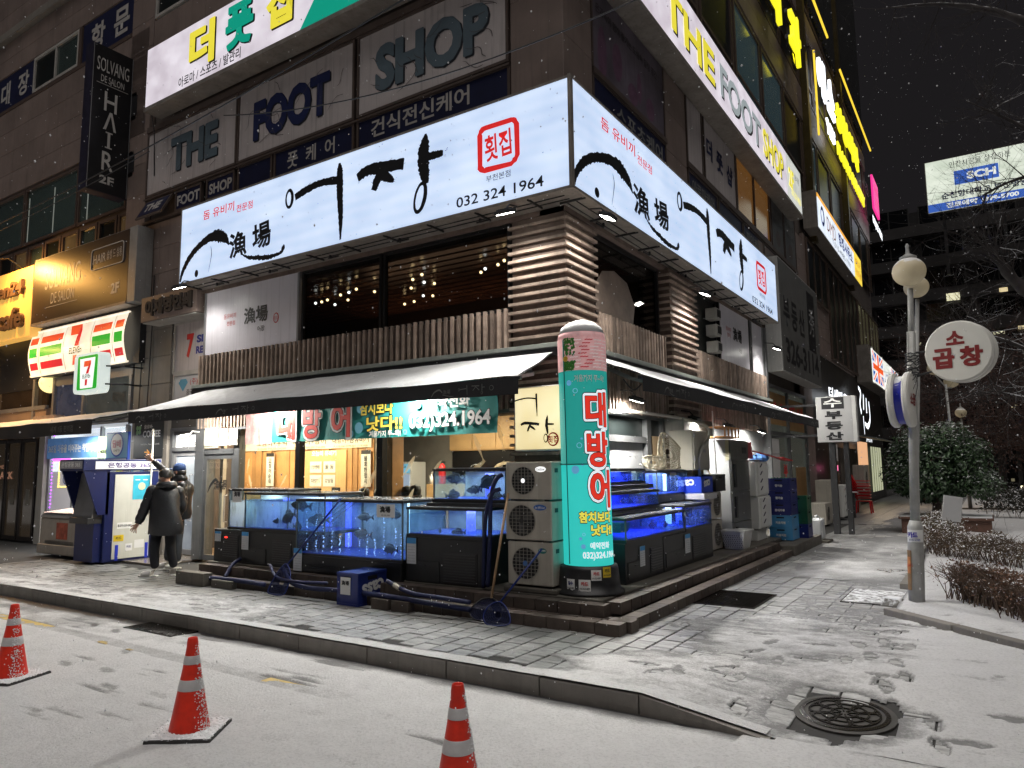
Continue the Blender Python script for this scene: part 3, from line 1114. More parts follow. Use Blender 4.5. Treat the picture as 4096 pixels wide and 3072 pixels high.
t=thing('awning_window','tilted open vent window with a navy sheet reading THE','vent window',A.P(-15.4,7.55))
Mt=Matrix.Translation(A.P(-15.45,7.98,.02)) @ Matrix.Rotation(R(90),4,'X') @ Matrix.Rotation(R(-28),4,'X')
Ft=Flat(Mt)
obj('sash',MB().fb(Ft,-.52,.52,-.55,0,0,.04),frd,t);obj('sheet',MB().fb(Ft,-.46,.46,-.5,-.05,.04,.05),navy,t)
text('THE',Ft,0,-.28,.26,silver,t,d=.055,bold=.04)
for (s,u0,u1) in (('FOOT',-14.83,-13.95),('SHOP',-13.68,-12.8)):
 t=vinyl(A,u0,u1,7.6,7.99,navy,'small navy vent window sheet with the silver word ' +s,fr=frd,d=-.01)
 text(s,A,(u0+u1)/2,7.79,.24,silver,t,d=.01,bold=.035)
t=vinyl(A,-12.6,-11.6,7.56,8.02,navy,'blank navy vent window sheet left of the foot care sheet',fr=frd,d=-.01)
t=vinyl(A,-11.45,-9.32,7.56,8.04,navy,'navy vent window sheet with three spaced silver characters',fr=frd,d=-.01)
for i,c in enumerate('풋케어'):
 text(c,A,-10.95+i*.52,7.8,.33,silver,t,d=.01,bold=.02)
t=vinyl(A,-9.15,-5.9,7.56,8.04,navy,'long navy vent window sheet with seven silver characters by the corner',fr=frd,d=-.01)
text('건식전신케어',A,-7.75,7.83,.34,silver,t,d=.01,w=2.2,bold=.02)

# ---- walkway side second floor
bandB=MB()
bandB.fb(B,9.95,13.15,8.1,8.2,-.1,.04);bandB.fb(B,9.95,13.15,7.4,7.5,-.1,.04)
bandB.fb(B,14.35,24.95,8.08,8.2,-.1,.04);bandB.fb(B,14.35,24.95,7.38,7.5,-.1,.04)
bandB.fb(B,9.0,24.95,9.98,10.1,-.1,.03)
obj('window_sill',bandB,frd,bld)
purple=mat('faded_purple_print',(.13,.11,.14),.5,var=.45,scale=1.1,streak=.5,wear=(.05,.04,.05))
t=vinyl(B,10.0,13.1,8.22,9.82,purple,'faded purple photo sheet with a line of text high on the corner',fr=frd,d=-.02)
text('온가족이 함께 즐기는 도심속 힐링 공간 !',B,11.5,9.35,.17,INK,t,d=.004,w=2.75,bold=.02)
ped=mat('dull_purple_print',(.14,.07,.12),.5,var=.3,scale=6)
fm=MB()
for (u,z,ru,rz) in ((10.35,8.6,.17,.5),(10.95,8.75,.2,.35),(11.6,8.45,.22,.2),(12.4,8.5,.2,.22),(11.9,8.7,.1,.3)):
 disc(fm,B,u,z,ru,rz,d=-.001,n=14)
obj('print',fm,ped,t)
t=vinyl(B,10.0,13.1,7.5,8.06,navy,'dark navy vent sheet with pale characters round the corner',fr=frd,d=-.02)
text('스포츠케어',B,11.9,7.78,.36,mat('dim_silver',(.2,.2,.2),.5),t,d=.003,w=2.1,bold=.02)
t=vinyl(B,14.45,15.4,8.22,9.9,pale,'narrow faded sheet beside the granite pier on the walkway side',fr=frd,d=-.02)
t=vinyl(B,15.6,18.0,8.22,9.95,pale,'faded sheet with three navy characters on the walkway side',fr=frd,d=-.02)
for i,c in enumerate('더풋샵'):
 text(c,B,15.95+i*.78,9.05-.05*i,.52,navyl,t,d=.004,bold=.04)
orange=mat('orange_lit_room_glass',(.08,.05,.02),.15,var=.6,scale=1.1,emit=(.55,.24,.06),estr=.16)
window(B,18.1,21.6,8.2,9.95,bld,fr=.08,pane=orange,nu=2,d=-.06)
t_=MB()
for (u0,u1) in ((21.75,23.2),(23.4,24.9)):
 tt=vinyl(B,u0,u1,8.22,9.9,mat('dim_grey_vinyl',(.10,.10,.10),.5,var=.2,streak=.3),'dim grey information sheet with small print, ' +('first' if u0 < 22 else 'second')+' from the orange lit window',fr=frd,d=-.02)
 text('더풋샵송내점' if u0 < 22 else '031-2',B,(u0+u1)/2,9.5,.16,INK,tt,d=.004,w=1.1)
 text('T.032)327-9833',B,(u0+u1)/2,9.1,.16,INK,tt,d=.004,w=1.1)
 disc_=disc(MB(),B,(u0+u1)/2,8.65,.28,.25,d=.004);obj('round_print',disc_,frd,tt)
u=14.45
for s in ('아로마케어','','피인케어','케토마피','인증업소'):
 t=vinyl(B,u,u+1.9,7.52,8.02,navy,['first','blank second','third','fourth','last'][int((u-14.4)/2)]+' dark navy vent sheet of the walkway strip above the lit sign',fr=frd,d=-.02)
 if s:text(s,B,u+.95,7.77,.3,mat('dim_silver',(.2,.2,.2),.5),t,d=.003,w=1.5,bold=.02)
 u += 2.08

# upper dark windows on the walkway side, floor by floor
tealg=mat('teal_lit_glass',(.03,.05,.055),.12,var=.5,scale=.5,emit=(.12,.22,.25),estr=.10)
for (z0,z1) in ((11.6,14.5),(16.0,18.9),(20.2,23)):
 u=10.0
 k=0
 while u < 45:
  window(B,u,min(u+2.7,45.6),z0,z1,bld,fr=.09,pane=[DGLASS,tealg][1 if (k in (3,4,6) and z0 < 12) else 0],nu=1,d=-.08,zsplit=z0+.75)
  u += 2.9;k += 1
for k in range(5):
 window(B,26.5+4*k,30.3+4*k,7.7 if k < 1 else 5.9,9.8,bld,fr=.09,pane=[DGLASS,mat('dim_yellow_lit_glass',(.05,.05,.03),.2,var=.6,scale=2,emit=(.6,.55,.3),estr=.25 if k > 2 else .05)][k > 2],nu=3,d=.01)
# vertical piers
for u in (27.6,36.4):
 obj('pier',MB().fb(B,u,u+.35,9.9,30,-.05,.22),mat('gilt_metal_pier',(.10,.075,.03),.4,.6,var=.2),bld)
rib=MB()
for k in range(44):
 rib.fb(B,28.2+k*.4,28.2+k*.4+.12,20.6,33,-.02,.06)
o=obj('ribbed_cladding',rib,BLACKM,bld);o['kind']='stuff'
# ground floor of the walkway side beyond the restaurant
obj('lower_wall',MB().fb(B,26.3,46,0,5.8,-.4,-.05),mat('dark_shopfront',(.03,.028,.027),.4,var=.4),bld)

# ---- platform with brick steps under the fish tanks
plat=thing('brick_platform','low brick and concrete platform that carries the fish tanks round the corner','platform',(-4.0,7.5,0))
conc=mat('stained_concrete',(.10,.09,.075),.6,var=.35,scale=3,grain=.6,streak=.5,bump=.3)
brickm=mat('old_brick',(.075,.057,.047),.7,var=.3,scale=6,orand=.35,grain=.5,bump=.4,bscale=90)
slab=MB()
slab.box(-11.12,7.55,-.05,-3.75,8.72,.27)
slab.box(-4.74,8.72,-.05,-3.72,16.9,.27)
slab.box(-4.74,16.9,-.05,-3.72,18.6,.20).box(-3.715,15.0,-.05,-3.28,17.7,.20)
obj('slab',slab,conc,plat,bevel=.015)
br_me=[]
for (w,d_,h) in ((.29,.19,.125),(.19,.29,.125)):
 mb=MB().box(.004,.004,0,w-.004,d_-.004,h)
 me=mb.mesh('brick');me.materials.append(brickm);br_me.append(me)
nb=0
for row,(yf,z0) in enumerate(((7.08,-.005),(7.33,.125))):
 x=-11.0
 k=0
 while x < (-3.32 if row == 0 else -3.55)-.1:
  inst('brick',br_me[0],plat,(x,yf+rp.uniform(-.006,.006),z0+(rp.uniform(-.003,.003) if row else 0)));nb += 1
  if row == 0 and x >-6.5:
   inst('brick',br_me[0],plat,(x+.05,yf+.20,z0));nb += 1
  x += .295;k += 1
for row,(xf,z0) in enumerate(((-3.51,-.005),(-3.73,.125))):
 y=7.28
 while y < 14.7:
  if not (row == 1 and y < 7.5):
   inst('brick',br_me[1],plat,(xf,y,z0+(rp.uniform(-.003,.003) if row else 0)));nb += 1
  y += .295
# loose blocks left end and the two bricks under the pipe
for (x,y,z,w,d_,h,lb) in ((-10.95,6.90,-.002,.72,.17,.2,'wide concrete step block at the left end of the platform'),(-10.1,6.95,-.002,.5,.1,.12,'thin stone block in front of the platform')):
 obj('step_block',MB().box(x,y,z,x+w,y+d_,z+h),conc,plat,bevel=.012,label=lb)
for i,x in enumerate((-6.72,-6.38)):
 solo('brick',MB().box(x,6.93,.0,x+.28,7.06,.13),brickm,('reddish loose brick lying on the pavement under the blue pipe, nearer the beer crate','brown loose brick lying under the blue pipe, nearer the landing nets')[i],'brick',bevel=.006)
# ------------------------------------------------------------------ THE RESTAURANT FRONT
RA,RB=Frame('A',8.75),Frame('B',-4.80)
rf=thing('restaurant_front','wood slatted two storey restaurant front wrapped round the building corner','shopfront',(-4.9,8.75,0))
steel=mat('grey_steel_frame',(.16,.165,.17),.4,.6,var=.15,streak=.3)
blackf=mat('black_window_frame',(.015,.015,.016),.35,.3,var=.2)
clear=glass('clear_shop_glass',(.93,.96,.95),.02)
smoky=glass('smoky_glass',(.55,.55,.55),.03,.02)
frost=mat('frosted_panel',(.36,.37,.38),.35,var=.12,scale=1.5,streak=.25)
whitep=mat('white_sign_panel',(.74,.72,.78),.35,var=.08,scale=1.0,streak=.25)
slatv=bmesh_box('slat',.046,.05,.60,WOOD)
slatvB=bmesh_box('slat',.05,.046,.60,WOOD)
longv=bmesh_box('slat',.046,.045,.74,WOOD)
longvB=bmesh_box('slat',.045,.046,.74,WOOD)

# structure of the storey above: soffit, floor band
bd=MB()
bd.fb(RA,-13.35,-4.80,5.40,5.55,-.4,.02);bd.fb(RB,8.73,19.6,5.40,5.55,-.4,.02)
bd.fb(RA,-13.35,-5.75,3.42,4.06,-.35,-.02);bd.fb(RB,9.7,19.6,3.42,4.06,-.35,-.02)
bd.fb(RA,-13.3,-5.7,2.55,3.42,-.35,-.02);bd.fb(RB,9.7,19.6,2.62,3.42,-.35,-.02)
obj('backing_board',bd,WOODB,rf)
# room behind the upper windows
um=mat('dark_room_wood',(.05,.028,.018),.6,var=.3)
room=MB()
room.box(-13.3,12.2,3.4,-5.2,12.3,5.4).box(-13.3,8.8,3.38,-5.0,12.2,3.45).box(-5.1-3.5,12.3,3.4,-5.3,20,3.45).box(-8.7,12.4,3.4,-8.6,20,5.4)
obj('upper_room_wall',room,um,rf)
# wood strips on the far wall of the upper room
for k in range(12):
 pass
st=MB()
for k in range(13):
 st.box(-13.2,8.95+k*.25,5.28,-5.3,8.95+k*.25+.17,5.33)
for k in range(14):
 st.box(-8.6+.25*k,12.3,5.28,-8.43+.25*k,20,5.33)
o=obj('upper_room_boards',st,mat('dark_red_boards',(.20,.095,.055),.22,var=.3),rf);o['kind']='stuff'

# vertical slats of the balustrade, on both sides, and beneath the awning
n=0
u=-13.30
while u <-5.74:
 inst('slat',slatv,rf,(u,8.75-.027,3.80+rp.uniform(-.006,.006)),(0,0,rp.uniform(-.03,.03)));u += .125
for (a,b_) in ((9.74,12.45),(13.98,19.5)):
 u=a
 while u < b_:
  inst('slat',slatvB,rf,(-4.80+.027,u,3.80+rp.uniform(-.006,.006)),(0,0,rp.uniform(-.03,.03)));u += .125
under=MB()
u=-13.25
while u <-5.74:
 if -13.25 <= u <-11.8 or u >-5.9:
  inst('slat',longv,rf,(u,8.75-.025,2.98))
 else:
  under.box(u-.023,8.70,2.61,u+.023,8.745,3.35)
 u += .105
o=obj('slats_behind_banner',under,WOOD,rf);o['kind']='stuff'
for (a,b_) in ((9.76,12.45),(13.98,19.5)):
 u=a
 while u < b_:
  inst('slat',longvB,rf,(-4.80+.024,u,2.98+rp.uniform(-.01,.01)));u += .12
# ledge flashing
fl=MB()
fl.fb(RA,-13.36,-4.72,3.425,3.49,.02,.16);fl.fb(RB,8.6,19.65,3.425,3.49,.02,.16)
obj('ledge_flashing',fl,mat('pale_flashing',(.33,.36,.33),.4,.3,var=.15,streak=.3),rf,bevel=.006)
obj('awning_cassette',MB().fb(RA,-13.4,-4.9,3.31,3.42,.02,.13).fb(RB,8.9,19.4,3.31,3.42,.02,.13),BLACKM,rf)

# corner pillar with horizontal slats, upper and lower length
cp=MB();cp.box(-5.70,8.76,.25,-4.81,9.66,5.42)
obj('pillar_core',cp,WOODB,rf)
hA=bmesh_box('slat',.99,.06,.042,WOOD)
hB=bmesh_box('slat',.06,.97,.042,WOOD)
hA.name=hB.name='slat'
z=.55
while z < 5.38:
 if not (3.30 < z < 3.52):
  inst('slat',hA,rf,(-5.245,8.725,z),(0,rp.uniform(-.002,.002),0))
  inst('slat',hB,rf,(-4.775,9.185+.005,z+.004))
 z += .128
# second pillar
cp=MB();cp.box(-5.3,12.52,.25,-4.70,13.86,5.42)
obj('pillar_core',cp,WOODB,rf)
hA2=bmesh_box('slat',.66,.05,.042,WOOD);hB2=bmesh_box('slat',.05,1.40,.042,WOOD)
z=.55
while z < 5.38:
 if not (3.30 < z < 3.52) and not (2.3 < z < 2.62):
  inst('slat',hA2,rf,(-4.99,12.49,z));inst('slat',hB2,rf,(-4.673,13.19,z+.004))
 z += .128
obj('concrete_lintel',MB().box(-5.2,12.3,2.28,-4.45,13.95,2.62),mat('pale_painted_beam',(.40,.39,.36),.6,var=.1,streak=.4),rf,bevel=.01)

# upper windows
window(RA,-10.32,-8.34,4.07,5.40,rf,fr=.05,frm=blackf,pane=smoky,d=-.08)
window(RA,-8.30,-5.74,4.07,5.40,rf,fr=.05,frm=blackf,pane=smoky,d=-.08)
window(RB,9.68,12.44,4.07,5.40,rf,fr=.06,frm=blackf,pane=smoky,d=-.15)
window(RB,13.9,15.74,4.07,5.40,rf,fr=.05,frm=blackf,pane=DGLASS,d=-.12)
t=vinyl(RA,-13.20,-10.42,4.10,5.42,whitep,'white panel with small brush logo and red stamp above the left end of the slats','sign panel',d=-.05,th=.04,fr=GREYM,name='wall_sign')
text('漁場',RA,-11.62,4.76,.33,INK,t,d=-.005,w=.72,bold=.03);text('돔유비끼',RA,-12.42,4.83,.10,RED,t,d=-.005);text('전문점',RA,-12.38,4.68,.09,RED,t,d=-.005)
text('어장',RA,-11.45,4.47,.11,INK,t,d=-.005,bold=.01)
q=MB();ring(q,RA,-11.02,4.62,.07,.09,.018,d=-.005);obj('red_stamp',q,RED,t);text('횟집',RA,-11.02,4.62,.07,RED,t,d=-.004)
t=vinyl(RB,15.82,18.2,4.10,5.42,whitep,'white panel with small brush logo on the walkway side','sign panel',d=-.05,th=.04,fr=blackf,name='wall_sign')
text('漁場',RB,17.2,4.85,.33,INK,t,d=-.005,w=.72,bold=.03);text('돔유비끼',RB,16.5,4.9,.10,RED,t,d=-.005);text('전문점',RB,16.5,4.76,.09,RED,t,d=-.005);text('어장',RB,17.4,4.5,.11,INK,t,d=-.005)
t=vinyl(RB,18.42,19.42,3.55,5.42,whitep,'plain white panel at the far end of the restaurant upper floor','sign panel',d=-.05,th=.05,fr=GREYM,name='wall_sign')
# small boxes at the dark upper window
for k in range(3):
 q=thing('vent_box',['top','middle','lowest'][k]+' of three small white vent boxes in the dark upper window','vent box',(-4.75,15.2,4.3),'white vent boxes')
 z=5.0-.36*k
 obj('housing',MB().box(-4.86,15.02,z-.12,-4.62,15.32,z+.12),mat('dirty_white_plastic',(.45,.44,.40),.5,var=.15,streak=.3),q,bevel=.01)
 obj('grille',MB().box(-4.60,15.06,z-.08,-4.61,15.28,z+.08),BLACKM,q)

# pendant bulbs inside the upper room
bulbm=glow('warm_bulb',(1.0,.72,.35),9.0,(.8,.7,.5));bulbw=glow('white_bulb',(.95,1.0,.95),8.0,(.8,.8,.8))
rb_=random.Random(21)
spots=[(-11.26,9.92,5.15),(-11.07,9.91,5.15),(-10.85,9.86,5.15),(-10.33,9.72,5.15),(-10.05,9.67,5.15),(-9.75,9.57,5.15),(-9.61,9.91,5.15),(-10.52,10.1,5.15),(-11.04,10.24,5.15),(-8.83,9.37,5.15),(-8.43,9.66,5.15),(-8.08,9.5,5.15),(-8.39,9.93,5.15),(-8.29,10.1,5.15),(-8.86,10.11,5.15),(-8.92,10.82,5.15),(-9.07,10.71,5.15),(-9.54,10.98,5.15),(-9.85,11.04,5.15),(-7.15,9.98,5.15),(-6.96,9.84,5.15),(-6.64,9.76,5.15),(-6.42,9.62,5.15)]
for i,(x,y,z) in enumerate(spots):
 q=thing('pendant_bulb','small bare bulb hanging behind the dark upper windows','bulb',(x,y,z),'pendant bulbs in the upper dining room')
 obj('cord',MB().tube([(x,y,z+.03),(x,y,5.33)],.004,4),BLACKM,q)
 obj('globe',MB().ball((x,y,z),.027,8,6),bulbw if i % 4 == 0 else bulbm,q,smooth=True)
area_light('dining_lamp',(-9.0,11.6,4.3),(0,-.3,1),5,.4,10,(1,.6,.35),rf)
area_light('dining_lamp',(-7.4,15.0,4.3),(.3,0,1),.5,5,6,(1,.6,.35),rf)
# flat pale patch set before the walkway side upper window
solo('pale_glass_patch',MB().poly(RB,[(9.9+.0,4.15),(11.3,4.15),(11.4,4.5),(11.1,4.85),(10.6,4.95),(10.15,4.85),(9.9,4.6)],-.115,-.112),mat('pale_patch',(.22,.17,.14),.6,var=.3),'pale patch on the upper walkway window','glass patch')

# ---------------- shopfront, road side
sf=MB()
sf.fb(RA,-13.34,-13.06,.05,3.3,-.22,.04)
obj('steel_post',sf,steel,rf,bevel=.006)
obj('frame',MB().fb(RA,-12.12,-11.95,.27,2.62,-.12,.02).fb(RA,-13.06,-12.12,2.10,2.2,-.1,.03).fb(RA,-11.95,-5.66,2.56,2.62,-.1,.02),steel,rf)
obj('mullion',MB().fb(RA,-10.36,-10.24,.27,2.56,-.10,.02),blackf,rf)
obj('mullion',MB().fb(RA,-8.38,-8.25,.27,2.56,-.10,.02),blackf,rf)
for (a,b_) in ((-11.95,-10.36),(-10.24,-8.38),(-8.25,-5.7)):
 obj('pane',MB().fb(RA,a,b_,.27,2.56,-.05,-.042),clear,rf)
# stall riser below glass
obj('stall_riser',MB().fb(RA,-11.95,-5.7,.25,.6,-.14,.0),BLACKM,rf)
# transom box with louvre and two small white notice boards
obj('vent_louvre',MB().fb(RA,-12.98,-12.56,2.22,2.62,.03,.07),mat('cream_louvre',(.5,.48,.38),.5,var=.1),rf)
for k in range(8):
 obj('louvre_blade',MB().fb(RA,-12.95+k*.048,-12.93+k*.048,2.26,2.58,.07,.10),mat('cream_louvre',(.5,.48,.38)),rf)
for k in range(2):
 obj('notice_board',MB().fb(RA,-12.5+k*.3,-12.24+k*.3,2.26,2.58,.06,.08),WHITE,rf)
 obj('notice_lines',MB().fb(RA,-12.48+k*.3,-12.26+k*.3,2.34,2.345,.081,.083).fb(RA,-12.48+k*.3,-12.26+k*.3,2.42,2.425,.081,.083).fb(RA,-12.48+k*.3,-12.26+k*.3,2.5,2.505,.081,.083),INK,rf)
dr=obj('door',MB().fb(RA,-13.06,-12.98,.05,2.10,-.06,.0).fb(RA,-12.20,-12.12,.05,2.10,-.06,.0).fb(RA,-12.98,-12.20,.05,.15,-.06,0).fb(RA,-12.98,-12.20,2.0,2.10,-.06,0),steel,rf)
obj('pane',MB().fb(RA,-12.98,-12.20,.15,2.0,-.03,-.022),clear,dr)
obj('handle',MB().tube([RA.P(-12.3,1.3,.0),RA.P(-12.3,1.3,.06),RA.P(-12.3,.8,.06),RA.P(-12.3,.8,0)],.012,6),GREYM,dr)
text('漁場',RA,-12.55,1.5,.2,INK,rf,d=-.015,w=.42,bold=.02)
q=MB();brush(q,RA,[(-12.95,1.35,.02),(-12.85,1.5,.05),(-12.7,1.6,.06),(-12.62,1.55,.03)],d=-.015);obj('brush_mark',q,INK,rf)
# security camera
t=thing('security_camera','small white security camera on the steel post under the awning','camera',(-13.2,8.6,2.5))
obj('body',MB().tube([(-13.22,8.5,2.48),(-13.34,8.36,2.44)],.045,12),WHITE,t);obj('mount',MB().tube([(-13.2,8.7,2.55),(-13.2,8.55,2.56),(-13.24,8.5,2.48)],.016,6),WHITE,t)
obj('lens',MB().tube([(-13.34,8.36,2.44),(-13.345,8.353,2.438)],.03,12),BLACKM,t)

# ---------------- interior
pine=mat('pine_board',(.42,.22,.085),.45,var=.25,scale=2.2,orand=.18,streak=.35,wear=(.28,.13,.045))
pinev=mat('pine_cabinet',(.52,.33,.15),.4,var=.18,scale=1.5,orand=.1,streak=.25,wear=(.4,.24,.1))
plas=mat('kitchen_plaster',(.42,.38,.32),.7,var=.08)
inr=thing('dining_room','warmly lit pine panelled dining room behind the shop glass','room',(-9,11,0))
r_=MB()
r_.box(-13.1,8.9,.0,-5.6,9.3,.04).box(-15.3,9.35,0,-5.6,13,.04)
obj('floor',r_,mat('wood_floor',(.2,.13,.08),.5),inr)
obj('ceiling',MB().box(-13.3,8.85,2.86,-5.0,9.3,2.95).box(-15.3,9.3,2.86,-5,13,2.95),mat('cream_ceiling',(.55,.48,.38),.8,var=.05),inr)
obj('wall',MB().box(-13.3,9.27,0,-13.2,9.35,2.86).box(-15.3,9.35,0,-15.22,11,2.86).box(-15.2,10.86,0,-10.4,11,2.86).box(-11.6,12.9,0,-5,13,2.86).box(-5.7,9.7,0,-5.6,12.9,2.86),plas,inr)
u=-15.2
me_=[]
for w in (.14,.2,.11):
 mb=MB().box(.003,-.02,0,w-.003,.0,2.80);me=mb.mesh('pine_board');me.materials.append(pine);me_.append((me,w))
while u <-10.5:
 me,w=me_[rp.choice((0,1,2))]
 inst('pine_board',me,inr,(u,10.85+rp.choice((0,-.015,-.03)),0.04));u += w
obj('timber_post',MB().box(-9.08,9.5,0.04,-8.74,9.8,2.86),pine,inr,bevel=.01)
for k in range(7):
 obj('cabinet_door',MB().box(-9.9+k*.62,12.60,2.17,-9.30+k*.62,12.63,2.84),pinev,inr)
obj('cabinet',MB().box(-9.9,12.63,2.15,-5.6,12.9,2.86),pinev,inr)
obj('black_panel',MB().box(-9.9,12.7,1.5,-5.7,12.72,2.15),mat('black_gloss_board',(.012,.012,.013),.2,var=0),inr)
FK=Frame('A',12.69)
q=MB();brush(q,FK,[(-8.9,1.62,.01),(-8.7,1.82,.05),(-8.4,1.87,.06),(-8.2,1.77,.03),(-7.9,1.7,.01)]);brush(q,FK,[(-7.4,1.95,.05),(-7.0,1.99,.04)]);brush(q,FK,[(-7.0,2.08,.04),(-7.02,1.75,.03)])
obj('calligraphy',q,mat('tan_ink',(.5,.42,.3),.6),inr)
obj('counter',MB().box(-9.8,11.7,.04,-6.2,12.3,1.45),pinev,inr)
obj('grey_partition',MB().box(-11.5,12.75,.04,-9.95,12.79,2.5),mat('grey_partition',(.18,.17,.155),.6),inr)
q=thing('pendant_lamp','pale slatted drum pendant lamp hanging inside near the yellow sign','lamp',(-5.95,9.4,2.3))
for k in range(6):
 obj('shade_ring',MB().lathe((-5.95,9.4,2.24+k*.05),[(.13,-.012),(.13,.012),(.11,.012),(.11,-.012)],18),mat('lamp_wood',(.5,.36,.18),.5,emit=(1,.75,.35),estr=.8),q)
obj('bulb',MB().ball((-5.95,9.4,2.26),.06),glow('pendant_bulb',(1,.85,.55),12),q,smooth=True)
for (x,y) in ((-7.9,10.1),(-7.2,10.3),(-6.6,10.5),(-6.1,10.2),(-8.4,11.4),(-7.3,11.6),(-9.6,9.9),(-13,9.9),(-11.5,10.0)):
 q=thing('ceiling_spot','small round recessed ceiling light inside the restaurant','ceiling light',(x,y,2.86),'restaurant ceiling lights')
 obj('rim',MB().lathe((x,y,2.855),[(.075,0),(.075,-.012),(.06,-.012)],16),WHITE,q)
 obj('diffuser',MB().lathe((x,y,2.849),[(.058,0),(.001,0)],16),glow('ceiling_diffuser',(1,.93,.78),7),q)
area_light('ceiling_lamp',(-12.6,9.9,2.83),(0,.25,-1),4.4,.7,380,(1.0,.82,.56),inr)
area_light('ceiling_lamp',(-7.9,11.2,2.83),(0,.15,-1),3.4,1.6,270,(1.0,.88,.66),inr)
FW=Frame('A',10.80)
cream=mat('cream_paper',(.60,.53,.40),.7,var=.05)
t=vinyl(FW,-14.6,-10.5,2.22,2.50,cream,'long cream menu strip with prices above the pine wall','menu',d=.0,name='menu_strip')
for k,(a,b_) in enumerate((('모둠회+우럭','大125,000 中95,000 小65,000'),('대방어+광어','大105,000 中82,000 小66,000'),('대방어+돔유비끼','大118,000 中98,000 小78,000'))):
 text(b_,FW,-13.6+k*1.25,2.26,.05,mat('brown_print',(.2,.08,.03),.6),t,d=.02,w=1.0);text(a,FW,-13.6+k*1.25,2.39,.14,INK,t,d=.02,w=1.05,bold=.02)
for (x,s,lb) in ((-13.6,'오징어순대','tall white hanging menu slip reading five dish syllables, left on the pine wall'),(-10.62,'물회한접시','tall white hanging menu slip beside the black mullion')):
 t=vinyl(FW,x-.13,x+.13,1.42,2.16,mat('paper_white',(.60,.57,.5),.7,var=.03),lb,'menu',d=0.03,name='menu_slip')
 obj('header',MB().fb(FW,x-.13,x+.13,2.08,2.16,.045,.048),INK,t)
 vtext(s,FW,x,2.04,.10,.015,INK,t,d=.05,bold=.02)
text('오늘의 유비끼',FW,-11.87,2.12,.11,WHITE,inr,d=.03,w=.76,bold=.04)
obj('note_board',MB().fb(FW,-12.5,-11.2,1.2,2.18,.0,.025),pinev,inr)
for i,s in enumerate(('긴꼬리벵에돔','돌 돔','대방어','강담돔')):
 x,z=-12.11+.42*(i % 2),1.83-.29*(i // 2)
 t=vinyl(FW,x-.18,x+.18,z-.12,z+.12,mat('paper_white',(.60,.57,.5)),['top left','top right','bottom left','bottom right'][i]+' white handwritten note of the four on the pine board','note','handwritten notes',d=.03,name='note',th=.004)
 text(s,FW,x,z,.09,INK,t,d=.036,w=.26,bold=.01)
t=vinyl(FW,-12.3,-12.05,1.18,1.38,cream,'small cream poster reading tuna dish under the notes','poster',d=.03,name='poster');text('대방어',FW,-12.17,1.27,.07,INK,t,d=.05,bold=.02)
t=vinyl(FW,-11.6,-11.36,1.18,1.40,INK,'small black poster with a red dot under the notes','poster',d=.03,name='poster');text('대방어',FW,-11.48,1.32,.06,WHITE,t,d=.05,bold=.02)
obj('picture',MB().fb(FW,-15.0,-14.6,1.5,2.1,.02,.05),mat('mirror_glass',(.5,.5,.45),.15,.6),inr)
t=thing('drinks_fridge','white glass door drinks fridge with blue header inside the restaurant','fridge',(-10.9,12.2,0))
obj('cabinet',MB().box(-11.2,12.2,.05,-10.66,12.7,1.93),WHITE,t,bevel=.02)
Ff=Frame('A',12.2)
obj('header',MB().fb(Ff,-11.16,-10.70,1.68,1.88,.0,.01),mat('fridge_header',(.1,.4,.65),.4,emit=(.3,.65,.9),estr=.5),t)
text('UNICOOLA',Ff,-10.98,1.82,.05,INK,t,d=.015,bold=.02)
dd=obj('door',MB().fb(Ff,-11.16,-10.70,.2,1.65,.0,.02),mat('fridge_glass',(.35,.45,.6),.1,emit=(.5,.6,.85),estr=.45),t)
obj('handle',MB().fb(Ff,-10.75,-10.72,.9,1.3,.02,.05),GREYM,dd)
t=thing('fire_extinguisher','red fire extinguisher standing on the kitchen counter','fire extinguisher',(-9.6,11.9,1.45))
obj('cylinder',MB().lathe((-9.55,11.9,1.45),[(.07,0),(.075,.03),(.075,.33),(.05,.4),(.02,.43)],14),mat('fire_red',(.6,.02,.02),.3),t,smooth=True)
obj('handle',MB().box(-9.62,11.88,1.88,-9.48,11.92,1.92),BLACKM,t)
t=thing('soap_bottle','white pump bottle on the kitchen counter','bottle',(-9.9,11.9,1.45))
obj('bottle',MB().lathe((-9.75,11.8,1.45),[(.04,0),(.04,.14),(.015,.17),(.015,.2)],12),WHITE,t,smooth=True);obj('pump',MB().tube([(-9.75,11.8,1.65),(-9.75,11.8,1.69),(-9.71,11.8,1.69)],.008,6),WHITE,t)
solo('black_bucket',MB().lathe((-9.6,10.6,2.45),[(.10,0),(.15,.3),(.14,.3),(.09,.02)],16),BLACKM,'black plastic bucket hung near the ceiling inside','bucket')
# fish decals stuck on the glass
dec=bpy.data.materials.new('frosted_fish_decal');dec.use_nodes=True
_n,_l=dec.node_tree.nodes,dec.node_tree.links;_n.remove(_n['Principled BSDF'])
_a,_b,_c=_n.new('ShaderNodeBsdfTranslucent'),_n.new('ShaderNodeBsdfTransparent'),_n.new('ShaderNodeMixShader')
_a.inputs[0].default_value=(.95,.88,.75,1);_b.inputs[0].default_value=(1,.93,.82,1);_c.inputs[0].default_value=.45
_l.new(_b.outputs[0],_c.inputs[1]);_l.new(_a.outputs[0],_c.inputs[2]);_l.new(_c.outputs[0],_n['Material Output'].inputs[0])


